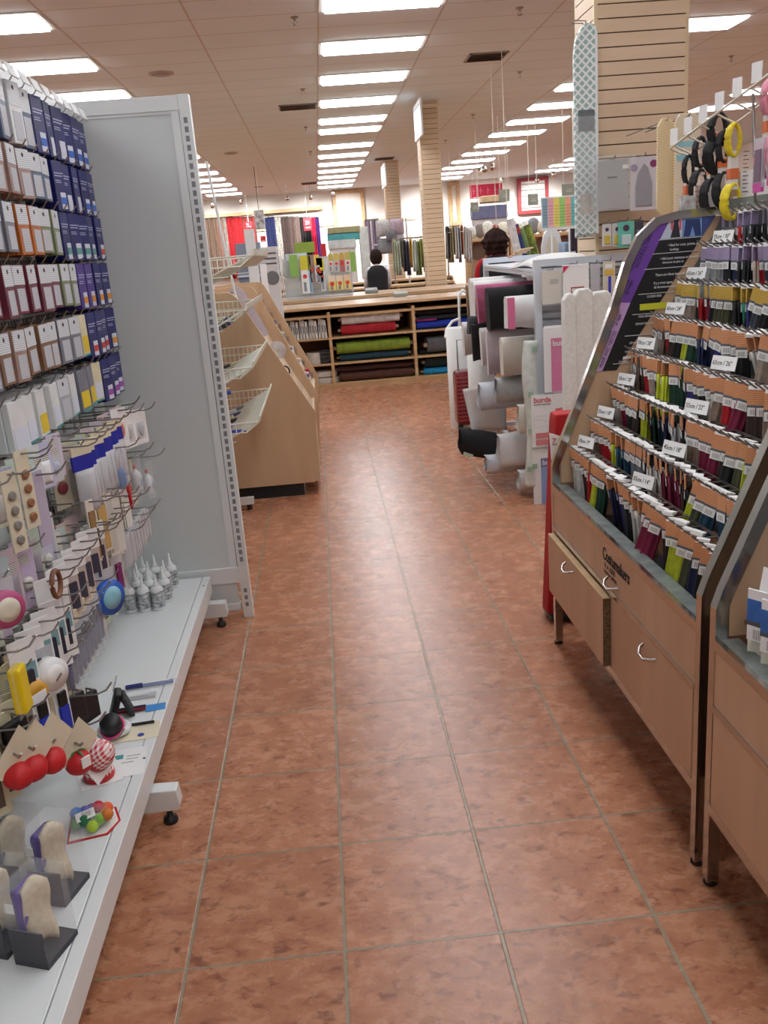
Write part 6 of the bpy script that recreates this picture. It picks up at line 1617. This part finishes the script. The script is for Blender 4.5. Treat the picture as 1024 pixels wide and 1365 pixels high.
# floor standing rolls + suitcase
for (ub,vb,ut,vt,y,lab) in [(615,572,610,437,7.0,'tall white roll standing on the floor beside the red suitcase'),(652,560,640,460,6.3,'second tall white roll standing on the floor, nearer than the suitcase')]:
    a = at(ut,vt,y=y)
    t = thing('standing_roll', lab, 'roll', (a.x, y, 0)); r = 0.095
    MB().lathe([(r*0.96,0),(r,0.01),(r,a.z),(r*0.9,a.z+0.004),(r*0.35,a.z+0.002),(r*0.33,a.z-0.03)], n=30).build('roll', mat('smooth_white_roll', (222,224,222), 0.6, var=0.02), t)
a = at(604,575,z=0)
t = thing('suitcase', 'glossy dark red ribbed hard shell suitcase standing between the white rolls', 'suitcase', (1.06, 6.80, 0))
sm = mat('red_shell', (120,14,26), 0.22, c2=(96,8,18), coat=0.5)
MB().box(-0.085,0.10,-0.09,0.09,0.07,0.49).build('shell', sm, t, bevel=0.03)
for k in range(12):
    MB().box(-0.080,0.095,-0.0945,-0.088,0.105+0.030*k,0.118+0.030*k).build('rib', mat('red_rib', (160,40,50), 0.2, coat=0.6), t, bevel=0.002)
for x in (-0.06,0.075):
    MB().lathe([(0.02,-0.012),(0.024,-0.01),(0.024,0.01),(0.02,0.012)], c=(x,-0.06,0.024), axis='x', n=14).build('wheel', 'black', t)
    MB().box(x-0.018,x+0.018,-0.08,-0.04,0.035,0.075).build('wheel_housing', 'black', t)
MB().tube([(-0.05,0,0.49),(-0.05,0,0.72),(0.07,0,0.72),(0.07,0,0.49)],0.006,6).build('pull_handle', 'steel', t)
# white chair shape behind the bolts
t = thing('white_stand', 'white plastic looped stand seen above the floor rolls', 'stand', (1.12, 7.6, 0))
a = at(625,395,y=7.6)
MB().tube([(1.16,7.6,0.0),(1.16,7.6,0.75),(1.17,7.6,1.02),(1.20,7.6,1.05),(1.24,7.6,1.02),(1.25,7.6,0.7),(1.25,7.6,0.0)],0.014,8).tube([(1.17,7.6,0.82),(1.10,7.6,0.80),(1.04,7.55,0.74),(1.02,7.5,0.68)],0.012,8).build('frame', 'white', t, world=True)
# ================================================================ PEOPLE
def skin(name, verts, edges, material, parent, levels=2, root=0):
    me = bpy.data.meshes.new(name); me.from_pydata([tuple(Vector(v[:3])) for v in verts], edges, []); me.materials.append(M[material] if isinstance(material, str) else material)
    o = bpy.data.objects.new(name, me); COL.objects.link(o); o.parent = parent
    s = o.modifiers.new('Skin', 'SKIN'); s.use_smooth_shade = True
    lay = me.skin_vertices[0].data
    for i, v in enumerate(verts):
        r = v[3]; lay[i].radius = (r if not isinstance(r, tuple) else r[0], r if not isinstance(r, tuple) else r[1]); lay[i].use_root = (i == root)
    b = o.modifiers.new('Subdivision', 'SUBSURF'); b.levels = levels; b.render_levels = levels
    return o
def person(loc, rz, H, label, hair, sleeve, vest, trousers, lean, long_hair, arms):
    t = thing('person', label, 'person', loc, rz); k = H/1.75            # metres from here on, figure faces local +y
    L = lean
    V = [(0,0,0.95,(.15,.10)),(0,0.02+L*0.15,1.12,(.125,.09)),(0,0.03+L*0.5,1.30,(.165,.105)),(0,0.02+L*0.8,1.42,(.13,.08)),(0,0.03+L,1.50,.052),(0,0.045+L*1.15,1.56,.055),(0,0.06+L*1.3,1.64,(.078,.095)),(0,0.06+L*1.35,1.70,(.060,.075)),
         (0,0.165+L*1.3,1.615,.012)]
    Ed = [(0,1),(1,2),(2,3),(3,4),(4,5),(5,6),(6,7),(6,8)]
    for s in (-1,1):
        b = len(V)
        V += [(s*.09,0,.90,.085),(s*.095,0.01,.50,.055),(s*.10,-0.02,.12,.036),(s*.105,0.09,.035,.03)]
        Ed += [(0,b),(b,b+1),(b+1,b+2),(b+2,b+3)]
        a = len(V); ex, ey, ez, hx, hy, hz = arms
        V += [(s*.17,0.02+L*.8,1.40,.052),(s*(.17+ex),ey+L*.6,ez,.040),(s*(hx),hy+L*.6,hz,.026)]
        Ed += [(3,a),(a,a+1),(a+1,a+2)]
        h = len(V); hd = Vector((s*hx-s*(.17+ex), hy-ey, hz-ez)).normalized(); side = hd.cross(Vector((0,0,1))).normalized()
        P = Vector((s*hx,hy+L*.6,hz)) + hd*0.05; V += [(P.x,P.y,P.z,(.034,.016))]; Ed += [(a+2,h)]
        for q, ln in ((-1.5,.07),(-.5,.085),(.5,.08),(1.5,.06)):
            c = len(V); r0 = P+side*q*.016+hd*.035; r1 = r0+hd*ln*.5-Vector((0,0,.012)); r2 = r1+hd*ln*.35-Vector((0,0,.024))
            V += [(r0.x,r0.y,r0.z,.009),(r1.x,r1.y,r1.z,.008),(r2.x,r2.y,r2.z,.007)]; Ed += [(h,c),(c,c+1),(c+1,c+2)]
        c = len(V); r0 = P-side*.04*s+hd*.0; r1 = r0-side*.012*s+hd*.03
        V += [(r0.x,r0.y,r0.z,.010),(r1.x,r1.y,r1.z,.009)]; Ed += [(h,c),(c,c+1)]
    sc = lambda vs: [(v[0]*k,v[1]*k,v[2]*k,(v[3][0]*k,v[3][1]*k) if isinstance(v[3],tuple) else v[3]*k) for v in vs]
    skin('body', sc(V), Ed, 'skin', t)
    ex, ey, ez, hx, hy, hz = arms
    S = [(0,0,0.92,(.165,.115)),(0,0.02+L*0.15,1.12,(.142,.105)),(0,0.03+L*0.5,1.30,(.18,.12)),(0,0.02+L*0.8,1.43,(.14,.09)),(0,0.03+L,1.49,.064)]
    SE = [(0,1),(1,2),(2,3),(3,4)]
    for s in (-1,1):
        a = len(S); S += [(s*.18,0.02+L*.8,1.41,.066),(s*(.17+ex),ey+L*.6,ez,.055),(s*(hx*0.96+(.17+ex)*0.04),hy*.92+ey*.08+L*.6,hz*.94+ez*.06,.042)]
        SE += [(3,a),(a,a+1),(a+1,a+2)]
    skin('shirt', sc(S), SE, fabm(sleeve), t)
    W = [(0,0,0.90,(.205,.150)),(0,0.02+L*0.15,1.12,(.195,.145)),(0,0.03+L*0.5,1.30,(.225,.165)),(0,0.02+L*0.8,1.42,(.225,.150)),(0,0.03+L*.95,1.50,(.11,.10))]
    skin('vest', sc(W), [(0,1),(1,2),(2,3),(3,4)], fabm(vest), t)
    T = [(0,0,0.93,(.168,.12))]; TE = []
    for s in (-1,1):
        b = len(T); T += [(s*.09,0,.86,.10),(s*.095,0.01,.50,.075),(s*.10,-0.01,.10,.062)]; TE += [(0,b),(b,b+1),(b+1,b+2)]
    skin('trousers', sc(T), TE, fabm(trousers), t)
    for s in (-1,1):
        m = MB(); m.prism([(-0.07,0),(0.17,0),(0.17,0.03),(0.06,0.08),(-0.07,0.09)], 'x', -0.045, 0.045)
        m.xf(Matrix.Translation((s*.105*k/K,0,0)) @ Matrix.Scale(k/K,4)); m.build('shoe', 'black', t, bevel=0.008)
    hx0, hy0, hz0 = 0, (0.055+L*1.35)*k, 1.66*k
    hm = MB()
    n = 40; q = 22; vs = []
    for i in range(q+1):
        v = i/q
        for j in range(n):
            a = 2*PI*j/n; back = 0.5-0.5*math.sin(a)
            if long_hair:
                r = (0.115+0.04*math.sin(PI*min(1,v*1.1)))*math.sin(PI*min(v*0.9+0.02,0.5)/1.0) if v < 0.5 else 0.150-0.05*(v-0.5)*2
                z = 0.135*math.cos(PI*min(v*1.2,0.5)) - (0.33*max(0,v-0.42))
                r *= 1+0.10*math.sin(7*a+9*v)+0.08*math.sin(13*a-19*v)+0.06*math.sin(23*a+27*v)+0.05*math.sin(31*v)
            else:
                r = 0.125*math.sin(PI*(0.02+v*0.80)); z = 0.140*math.cos(PI*v*0.82)-0.03*v; r *= 1+0.03*math.sin(9*a+4*v)
            y = math.sin(a)*r*(1.05 if back > .5 else 0.55)*1.0 - 0.02
            vs.append((hx0+math.cos(a)*r*0.95*k, hy0+y*k, hz0+z*k))
    hm.add([Vector(v)/K for v in vs], [(i*n+j, i*n+(j+1)%n, (i+1)*n+(j+1)%n, (i+1)*n+j) for i in range(q) for j in range(n)], 0, True)
    hm.build('hair', mat('hair_%d' % hair[0], hair, 0.75, c2=tuple(int(c*.5) for c in hair), scale=60, bump=0.5, spec=0.15), t)
    fc = MB()
    for s in (-1,1): fc.ell(((hx0+s*.030*k)/K,(hy0+.088*k)/K,(1.645*k)/K),(.009,.006,.006),8,6)
    fc.build('eyes', paint((40,30,26)), t)
    MB().box(-.020/K*k,.020/K*k,(hy0+.088*k)/K,(hy0+.096*k)/K,(1.585*k)/K,(1.593*k)/K).build('mouth', paint((170,90,80)), t)
    return t
a = at(504,372,y=15.9)
person((at(503,360,y=14.25).x, 14.25, 0), 0.0, 1.66, 'person in a black vest over a white shirt, dark hair, working at the third counter', (48,34,28), (222,224,228), (26,26,34), (40,40,46), 0.06, False, (0.05,0.10,1.14,0.22,0.32,1.05))
person((at(660,360,y=9.1).x+0.02, 9.1, 0), -0.15, 1.76, 'person with long wavy brown hair, red sleeves and dark vest, back to the aisle', (58,36,30), (176,20,36), (24,22,30), (30,30,36), 0.05, True, (0.06,0.08,1.14,0.22,0.30,1.08))

# ================================================================ CLOTHES AND SAMPLES ON RACKS
def rail_rack(name, lab, y, x0, x1, z, tilt=0.0):
    t = thing(name, lab, 'rack', ((x0+x1)/2, y, 0))
    MB().tube([(x0,y,z-tilt),(x1,y,z+tilt)],0.012,8).build('rail', 'chrome', t, world=True)
    MB().tube([(x0,y,0),(x0,y,z-tilt)],0.014,8).tube([(x1,y,0),(x1,y,z+tilt)],0.014,8).build('post', 'chrome', t, world=True)
    MB().tube([(x0,y-0.3,0.015),(x0,y+0.3,0.015)],0.014,8).tube([(x1,y-0.3,0.015),(x1,y+0.3,0.015)],0.014,8).build('foot', 'chrome', t, world=True)
def samples(pxs, y, v0, v1, cols, gname, lab):
    n = len(cols)
    for i, c in enumerate(cols):
        u = pxs[0]+(pxs[1]-pxs[0])*(i+0.5)/n; dv = 4*math.sin(i*2.1)
        a = at(u, v0+dv*0.5, y=y); b = at(u, v1+dv*1.5, y=y); w = (pxs[1]-pxs[0])/n/FPX*y*1.35
        t = thing('hanging_sample', '%s draped sample on the %s, %s from the left' % (c[1], lab, nth(i+1)), 'fabric', (a.x, y+0.02*(i%3), b.z), 0, gname)
        h = a.z-b.z
        MB().sheet(lambda u_,v_: (-w/2+w*u_*(0.6+0.4*(1-v_))+w*0.2*v_, 0.05*math.sin(PI*u_*3+i), h*v_), 10, 8, 0.01).build('cloth', fabm(tuple(min(245,q+22) for q in c[0])), t)
        MB().tube([(0,0,h-0.02),(0,0,h+0.05),(0.02,0,h+0.07)],0.006,6).build('hanger', 'wire', t)
rail_rack('garment_rack', 'chrome rack of draped fabric samples left of the slim column', 16.3, at(524,330,y=16.3).x, at(568,320,y=16.3).x, 1.62)
samples((523,568),16.3,320,362,[((176,184,150),'sage'),((190,192,176),'pale green'),((120,122,90),'olive'),((44,40,54),'black violet'),((70,66,80),'charcoal'),((206,160,60),'mustard'),((200,206,196),'pale grey'),((120,130,70),'moss green'),((170,176,90),'lime olive'),((110,108,84),'khaki')],'draped samples left of the slim column','rack left of the slim column')
rail_rack('garment_rack', 'chrome rack of draped fabric samples right of the slim column', 16.3, at(596,320,y=16.3).x, at(628,316,y=16.3).x, 1.66)
samples((594,626),16.3,302,345,[((60,60,66),'charcoal'),((160,150,110),'khaki'),((196,180,140),'sand'),((214,214,210),'white'),((150,156,170),'blue grey'),((180,96,50),'rust'),((206,204,196),'pale grey'),((230,230,232),'bright white')],'draped samples right of the slim column','rack right of the slim column')
# cushions stacked by the far column
cushm = [(206,204,204),(196,176,190),(150,152,156),(186,190,200),(120,120,126)]
for i,(u,v,s) in enumerate([(512,304,0.30),(529,302,0.28),(514,328,0.28),(530,322,0.26),(521,315,0.2)]):
    a = at(u,v,y=17.3)
    t = thing('cushion', ['pale grey cushion at the upper left of the far cushion display','pinkish grey cushion at the upper right of the far cushion display','dark grey cushion at the lower left of the far cushion display','bluish cushion at the lower right of the far cushion display','small charcoal cushion in the middle of the far cushion display'][i], 'cushion', (a.x, 17.3+(0.05 if i < 4 else -0.1), a.z-s/2), 0.1)
    MB().sheet(lambda u_,v_: (-s/2+s*u_, -0.08*math.sin(PI*u_)**.5*math.sin(PI*v_)**.5 if 0<u_<1 and 0<v_<1 else 0, s*v_), 10, 10).sheet(lambda u_,v_: (-s/2+s*u_, 0.08*math.sin(PI*u_)**.5*math.sin(PI*v_)**.5 if 0<u_<1 and 0<v_<1 else 0, s*v_), 10, 10).build('cover', fabm(cushm[i]), t)
t = thing('cushion_stand', 'white wire stand holding the far cushions', 'stand', (at(521,340,y=17.5).x, 17.5, 0))
for z in (1.15,1.55): MB().box(-0.35,0.35,0,0.04,z,z+0.02).build('rail', 'white', t)
MB().box(-0.35,-0.32,0,0.04,0,2.0).box(0.32,0.35,0,0.04,0,2.0).build('post', 'white', t)

# ================================================================ BACK WALL
Yw = 28.35
def curtain(u0, u1, vt, vb, c, lab, amp=0.05, waves=3):
    a = at(u0, vt, y=Yw); b = at2(u0,vt,u1,vb,Yw); w = b.x-a.x; zb = max(0.1, at((u0+u1)/2, vb, y=Yw).z); h = a.z-zb
    t = thing('curtain', lab, 'curtain', ((a.x+b.x)/2, Yw, zb))
    MB().sheet(lambda u,v: (-w/2+w*u, amp*math.sin(2*PI*waves*u)*(0.7+0.3*v), h*v), 8*waves, 6, 0.01).build('cloth', fabm(c) if isinstance(c, tuple) else c, t)
    MB().tube([(-w/2,0,h+0.02),(w/2,0,h+0.02)],0.02,6).build('rod', 'steel', t)
pat = mat('patterned_curtain', (206,204,196), 0.8, c2=(120,116,112), scale=14)
for u0,u1,c,lab in [(273,287,(120,98,84),'taupe curtain, leftmost on the back wall'),(287,297,(146,112,98),'dusty brown curtain, second from the left'),(297,301,pat,'narrow patterned curtain before the red ones'),(301,311,(170,24,36),'deep red curtain, left of the red pair'),(311,322,(186,30,40),'deep red curtain, right of the red pair'),(322,340,(150,60,56),'brick red curtain beside the mosaic lampshade'),(353,366,(34,42,90),'navy curtain right of the mosaic lampshade'),(366,374,pat,'black and white patterned curtain beside the navy one'),
                    (374,384,(76,62,60),'dark brown curtain, left of the brown pair'),(384,392,(110,92,88),'mauve brown curtain, right of the brown pair'),(392,399,(150,130,124),'pinkish beige patterned curtain'),(399,406,(52,46,52),'charcoal curtain beside the red sale sign'),(406,413,(20,18,22),'black curtain behind the red sale sign'),(414,420,(206,36,80),'bright pink red curtain'),(420,425,(84,44,130),'purple curtain, last of the row')]:
    curtain(u0,u1,290,372,c,lab, waves=2)
curtain(486,505,294,340,(92,78,96),'mauve grey curtain panel behind the black vest wearer')
t = thing('curtain_rail', 'long pale wooden curtain board above the row of curtains', 'rail', (at(350,285,y=28.3).x, 28.3, at(350,289,y=28.3).z))
a, b = at(272,291,y=28.3), at(430,282,y=28.3)
MB().box(a.x,b.x,28.25,28.5,a.z,a.z+0.09).build('board', 'edge', t, world=True)
# display windows on the back wall
def bigframe(name, u0,v0,u1,v1, fm_, inner, label=None, slats=0):
    a, b = at(u0,v0,y=28.45), at2(u0,v0,u1,v1,28.45); t_ = 0.10
    z1 = min(a.z, CEIL-0.02)
    o = structure(name, MB().box(a.x,b.x,28.42,28.58,b.z,b.z+t_).box(a.x,b.x,28.42,28.58,z1-t_,z1).box(a.x,a.x+t_,28.42,28.58,b.z+t_,z1-t_).box(b.x-t_,b.x,28.42,28.58,b.z+t_,z1-t_), fm_)
    off = ROOTLOC[o.name]
    MB().box(a.x+t_,b.x-t_,28.5,28.56,b.z+t_,z1-t_).build('blind', inner, o, world=True)
    if slats:
        s = MB()
        for k in range(slats): zz = b.z+t_+(z1-b.z-2*t_)*(k+0.5)/slats; s.box(a.x+t_+0.02,b.x-t_-0.02,28.47,28.5,zz-0.015,zz+0.015)
        s.build('blind_fold', paint((150,146,140)), o, world=True)
    return o
bigframe('window_1', 442,250,484,306, [M['edge']], paint((232,230,222)))
bigframe('window_2', 690,238,731,283, [paint((150,30,40))], paint((230,228,226)), slats=5)
bigframe('window_3', 597,240,612,300, [M['edge']], paint((232,226,214)))
# coloured boxes under the first window
for i,(u0,v0,u1,v1,c,lab) in enumerate([(436,311,479,319,(70,160,164),'teal folded roll lying on the stack below the bright window'),(437,320,474,330,(196,206,206),'pale grey flat box below the teal roll'),(436,304,480,311,(150,150,110),'olive striped roll on the sill of the bright window'),(478,303,490,372,(206,218,216),'tall pale stand right of the teal stack'),(427,325,434,345,(190,30,40),'small red hanging tag left of the teal stack'),(640,262,676,268,(214,190,150),'peach cushion row under the red banner'),(628,276,675,290,(110,116,150),'blue grey linen stack under the red banner')]):
    a, b = at(u0,v0,y=22), at2(u0,v0,u1,v1,22)
    t = thing(['linen_roll','flat_box','linen_roll','display_stand','price_tag','cushion_row','linen_stack'][i], lab, 'display item', ((a.x+b.x)/2,22,b.z))
    w = b.x-a.x; h = a.z-b.z
    MB().box(-w/2,w/2,-0.15,0.15,0,h).build('body', paint(c, var=0.15, scale=5), t, bevel=0.02)
    if i in (1,6): MB().box(-w/2+0.02,w/2-0.02,-0.1,0.1,-b.z,0).build('support', paint((214,216,216)), t)
    if i == 5: MB().box(-w/2,w/2,0.0,0.1,-0.02,0).build('shelf', 'edge', t)
# red banner
a, b = at(626,247,y=26), at(670,262,y=26)
t = thing('red_banner', 'crimson banner with pale motifs hung near the right back wall', 'banner', ((a.x+b.x)/2, 26, b.z)); w = b.x-a.x; h = a.z-b.z
MB().box(-w/2,w/2,-0.01,0.01,0,h).build('cloth', paint((196,40,76)), t)
MB().box(-w*0.42,w*0.42,-0.014,-0.01,h*0.05,h*0.09).build('white_line', 'paper', t)
for q in range(4): MB().box(-w*0.40+w*0.22*q,-w*0.38+w*0.22*q,-0.014,-0.01,h*0.3,h*0.8).box(-w*0.43+w*0.22*q,-w*0.33+w*0.22*q,-0.014,-0.01,h*0.52,h*0.58).build('pale_motif', paint((226,120,140)), t)
MB().tube([(-w*0.4,0,h),(-w*0.4,0,(CEIL-b.z))],0.006).tube([(w*0.4,0,h),(w*0.4,0,(CEIL-b.z))],0.006).build('cord', 'wirewhite', t)
# sale signs
for (u0,v0,u1,v1,y,lab,tx) in [(404,291,415,307,27.5,'red sale sign hung before the black curtain','25'),(326,296,336,304,27.0,'small red sale sign by the red curtains','25'),(347,315,354,322,20,'small red sign below the mosaic lampshade','%')]:
    a, b = at(u0,v0,y=y), at2(u0,v0,u1,v1,y); w = b.x-a.x; h = a.z-b.z
    t = thing('sale_sign', lab, 'sign', ((a.x+b.x)/2, y, b.z)); MB().box(-w/2,w/2,-0.01,0.01,0,h).build('board', paint((206,30,44)), t)
    lettering(tx, h*0.4, 'paper', t, plane_mx((-w*0.3,-0.013,h*0.5),(1,0,0),(0,0,1)))
    MB().box(-w*0.3,w*0.3,-0.013,-0.01,h*0.2,h*0.27).build('print_line', 'paper', t); MB().tube([(0,0,h),(0,0,CEIL-b.z)],0.005).build('cord', 'wirewhite', t)
# mosaic lampshade
a, b = at(338,281,y=20), at(354,305,y=20); r = (b.x-a.x)/2; h = a.z-b.z
t = thing('mosaic_lampshade', 'black and white mosaic drum lampshade hanging before the curtains', 'lampshade', ((a.x+b.x)/2, 20, b.z))
MB().lathe([(r,0),(r,h)], n=28).build('shade', mat('mosaic', (226,228,228), 0.3, c2=(60,64,70), scale=9), t)
MB().tube([(0,0,h),(0,0,CEIL-b.z)],0.006).build('cord', 'black', t)
# hanging grey category signs
for (u0,v0,u1,v1,y,lab) in [(627,270,638,282,17,'grey green hanging sign, left of three at the right back'),(664,253,680,268,15,'grey green hanging sign, middle of three at the right back'),(703,259,718,273,15,'grey hanging sign in front of the red framed window'),(748,246,768,260,14,'grey hanging sign partly behind the ironing covers')]:
    a, b = at(u0,v0,y=y), at2(u0,v0,u1,v1,y); w = b.x-a.x; h = a.z-b.z
    t = thing('category_sign', lab, 'sign', ((a.x+b.x)/2, y, b.z), 0.35)
    MB().box(-w/2,w/2,-0.01,0.01,0,h).build('board', paint((140,146,134)), t)
    MB().box(-w*0.25,w*0.25,-0.014,-0.01,h*0.35,h*0.42).box(-w*0.15,w*0.2,-0.014,-0.01,h*0.52,h*0.58).build('print', paint((190,196,184)), t)
    MB().tube([(-w*0.4,0,h),(-w*0.4,0,CEIL-b.z)],0.005).tube([(w*0.4,0,h),(w*0.4,0,CEIL-b.z)],0.005).build('cord', 'wirewhite', t)
# shelf of small cushions on the right
sh = thing('cushion_shelf', 'long wooden shelf unit with arched openings carrying small cushions', 'shelving unit', (at(665,320,y=18).x, 18.2, 0))
a, b = at(624,316,y=18), at(770,310,y=18); zt = at(660,316,y=18).z
MB().box(a.x,b.x,18.0,18.5,zt-0.06,zt).build('top', 'edge', sh, world=True)
MB().box(a.x,b.x,18.2,18.5,0,zt-0.06).build('back', paint((186,150,118)), sh, world=True)
for k in range(6):
    x = a.x+(b.x-a.x)*k/5; MB().box(x-0.03,x+0.03,18.02,18.3,0,zt-0.06).build('upright', 'edge', sh, world=True)
    if k < 5:
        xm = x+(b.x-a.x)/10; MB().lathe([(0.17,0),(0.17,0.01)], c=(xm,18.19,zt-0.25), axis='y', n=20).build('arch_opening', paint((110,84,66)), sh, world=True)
cc = [(206,206,200),(120,110,104),(226,220,206),(150,60,50),(222,216,196),(214,206,186),(196,190,170),(226,222,212),(120,124,130),(210,200,176),(188,180,160),(140,60,70),(170,160,150)]
for i, c in enumerate(cc):
    x = a.x+0.12+(b.x-a.x-0.2)*i/13; s = 0.24+0.04*(i%3)
    t = thing('small_cushion', 'small cushion on the far right wooden shelf, %s from the left' % nth(i+1), 'cushion', (x, 18.15, zt), 0.3*math.sin(i), 'small cushions on the wooden shelf')
    MB().ell((0,0,s*0.5),(s*0.45,0.08,s*0.5), 12, 8).build('cover', fabm(tuple(min(245,q+28) for q in c)), t)
# leaning fabric rolls near the woman
for i,(u0,v0,u1,v1,c,lab) in enumerate([(680,292,690,336,(226,226,226),'white fabric roll leaning at the left of the coloured rolls'),(686,300,697,338,(40,60,120),'blue and red fabric roll leaning right of the white one'),(693,305,703,338,(120,150,90),'green fabric roll leaning in the middle'),(702,300,713,336,(150,170,60),'lime dotted fabric roll leaning at the right')]):
    yy = 8.6+0.10*i; a, b = at(u0,v0,y=yy), at(u1,v1+0,y=yy); d = (b-a).normalized(); e = a + d*(a.z/(-d.z)) if d.z < 0 else b
    t = thing('fabric_roll', lab, 'fabric roll', (e.x, yy, 0))
    MB().tube([a, (a+e)/2, e+Vector((0,0,0.03))], 0.038, 12).build('roll', mat('dotted_roll', (150,170,70), 0.8, c2=(60,70,40), scale=18) if i == 3 else fabm(c), t, world=True)
    if i == 1: MB().tube([a+d*0.02, a+d*0.09], 0.040, 12).build('red_band', paint((150,40,50)), t, world=True)
# ironing board
a = at(735,303,y=8.2); b = at(735,345,y=8.2)
t = thing('ironing_board', 'upright white ironing board with a beige inner shape behind the colour chart', 'ironing board', (a.x, 8.2, 0))
hw = 0.095; MB().prism([(-hw,0),(hw,0),(hw,a.z-0.16),(hw*0.8,a.z-0.07),(hw*0.4,a.z-0.01),(0,a.z),(-hw*0.4,a.z-0.01),(-hw*0.8,a.z-0.07),(-hw,a.z-0.16)], 'y', -0.015, 0.015).build('board', 'white', t, bevel=0.004)
MB().prism([(-hw*0.6,0.3),(hw*0.6,0.3),(hw*0.6,a.z-0.15),(hw*0.3,a.z-0.08),(-hw*0.3,a.z-0.08),(-hw*0.6,a.z-0.15)], 'y', -0.020, -0.015).build('pad', paint((214,206,190)), t)
t = thing('blue_bundle', 'pale blue folded bundle right of the ironing board', 'fabric', (at(757,330,y=8.0).x, 8.0, at(757,338,y=8).z)); MB().box(-0.06,0.06,-0.1,0.1,0,0.10).build('cloth', fabm((150,176,206)), t, bevel=0.02)
MB().box(-0.05,0.05,-0.09,0.09,-ROOTLOC[t.name].z,0).build('support', paint((40,34,40)), t)
t = thing('dark_board', 'dark purple board standing between the sign and the column', 'board', (at(764,320,y=7.8).x, 7.8, 0)); MB().box(-0.02,0.05,-0.02,0.02,0,1.55).build('board', paint((40,26,46)), t)
# track spotlights
sp = None
for i,(u,v,y) in enumerate([(657,222,17),(646,225,17.5),(640,228,18),(322,269,25),(383,264,25),(414,263,25),(444,259,25),(283,274,25),(716,240,22),(738,232,20),(669,240,22)]):
    p = at(u,v,y=y); lab = 'small track spotlight near the back, %s of the group on the %s' % (nth(i+1 if i < 3 else (i-2 if i < 8 else i-7)), ['right ceiling track','left wall track','far right track'][0 if i < 3 else (1 if i < 8 else 2)])
    if sp is None:
        sp = thing('track_spotlight', lab, 'spotlight', (p.x,p.y,p.z))
        MB().lathe([(0.03,0.05),(0.045,0.02),(0.05,-0.05),(0.045,-0.052)], n=16, rot=(-0.6,0,0)).build('shell', 'chrome', sp)
        MB().lathe([(0.044,-0.048),(0.001,-0.050)], n=16, rot=(-0.6,0,0)).build('lamp', emit('spot_lamp', (255,240,214), 30.0), sp)
        MB().tube([(0,0,0.04),(0,0,0.30)],0.008).build('stem', 'steel', sp)
    else: clone(sp, (p.x,p.y,p.z), label=lab)
# real spot beams washing the back wall
for i,(x,z) in enumerate([(-3.0,3.1),(-1.6,3.1),(-0.2,3.1),(1.0,3.1),(3.4,3.1),(5.4,3.1),(7.0,3.1)]):
    l = bpy.data.lights.new('wall_spot','SPOT'); l.energy = 380; l.spot_size = 1.5; l.spot_blend = 0.8; l.color = (1,0.97,0.93); l.shadow_soft_size = 0.05
    o = bpy.data.objects.new('wall_spot', l); COL.objects.link(o); o.location = Vector((x,26.6,z))*K
    o.rotation_euler = Vector((0,1.75,-1.3)).to_track_quat('-Z','Y').to_euler()
# white cords and rods from the ceiling
for i,(u,v0,v1,y) in enumerate([(663,205,330,11),(678,195,345,10),(600,200,238,19),(615,230,250,19),(638,222,280,16)]):
    a = at(u,v1,y=y); t = thing('hanging_rod', 'thin white rod hanging from the ceiling right of the slim column, %s of five' % nth(i+1), 'rod', (a.x, y, a.z), 0, 'white ceiling rods')
    MB().tube([(0,0,0),(0,0,CEIL-a.z)],0.005 if y > 12 else 0.004,6).build('rod', 'wirewhite', t)

# ================================================================ CAMERA AND LIGHT
cam = bpy.data.cameras.new('camera'); co = bpy.data.objects.new('camera', cam); COL.objects.link(co)
co.location = Vector((0,0,EYE))*K
R = Matrix((CR, CU, -CF)).transposed()
co.rotation_euler = R.to_euler()
cam.sensor_fit = 'HORIZONTAL'; cam.sensor_width = 36; cam.lens = 36*FPX/1024; cam.clip_start = 0.05; cam.clip_end = 200
sc = bpy.context.scene; sc.camera = co
w = bpy.data.worlds.new('room_air'); sc.world = w; w.use_nodes = True
w.node_tree.nodes['Background'].inputs[0].default_value = (1,0.97,0.94,1); w.node_tree.nodes['Background'].inputs[1].default_value = 0.3
sc.view_settings.view_transform = 'Standard'; sc.view_settings.look = 'None'; sc.view_settings.gamma = 1; sc.view_settings.exposure = 0.12
sc.view_settings.use_curve_mapping = False
sc.cycles.use_denoising = True; sc.cycles.max_bounces = 8; sc.cycles.transparent_max_bounces = 12; sc.cycles.caustics_reflective = False; sc.cycles.caustics_refractive = False
sc.cycles.sample_clamp_indirect = 6
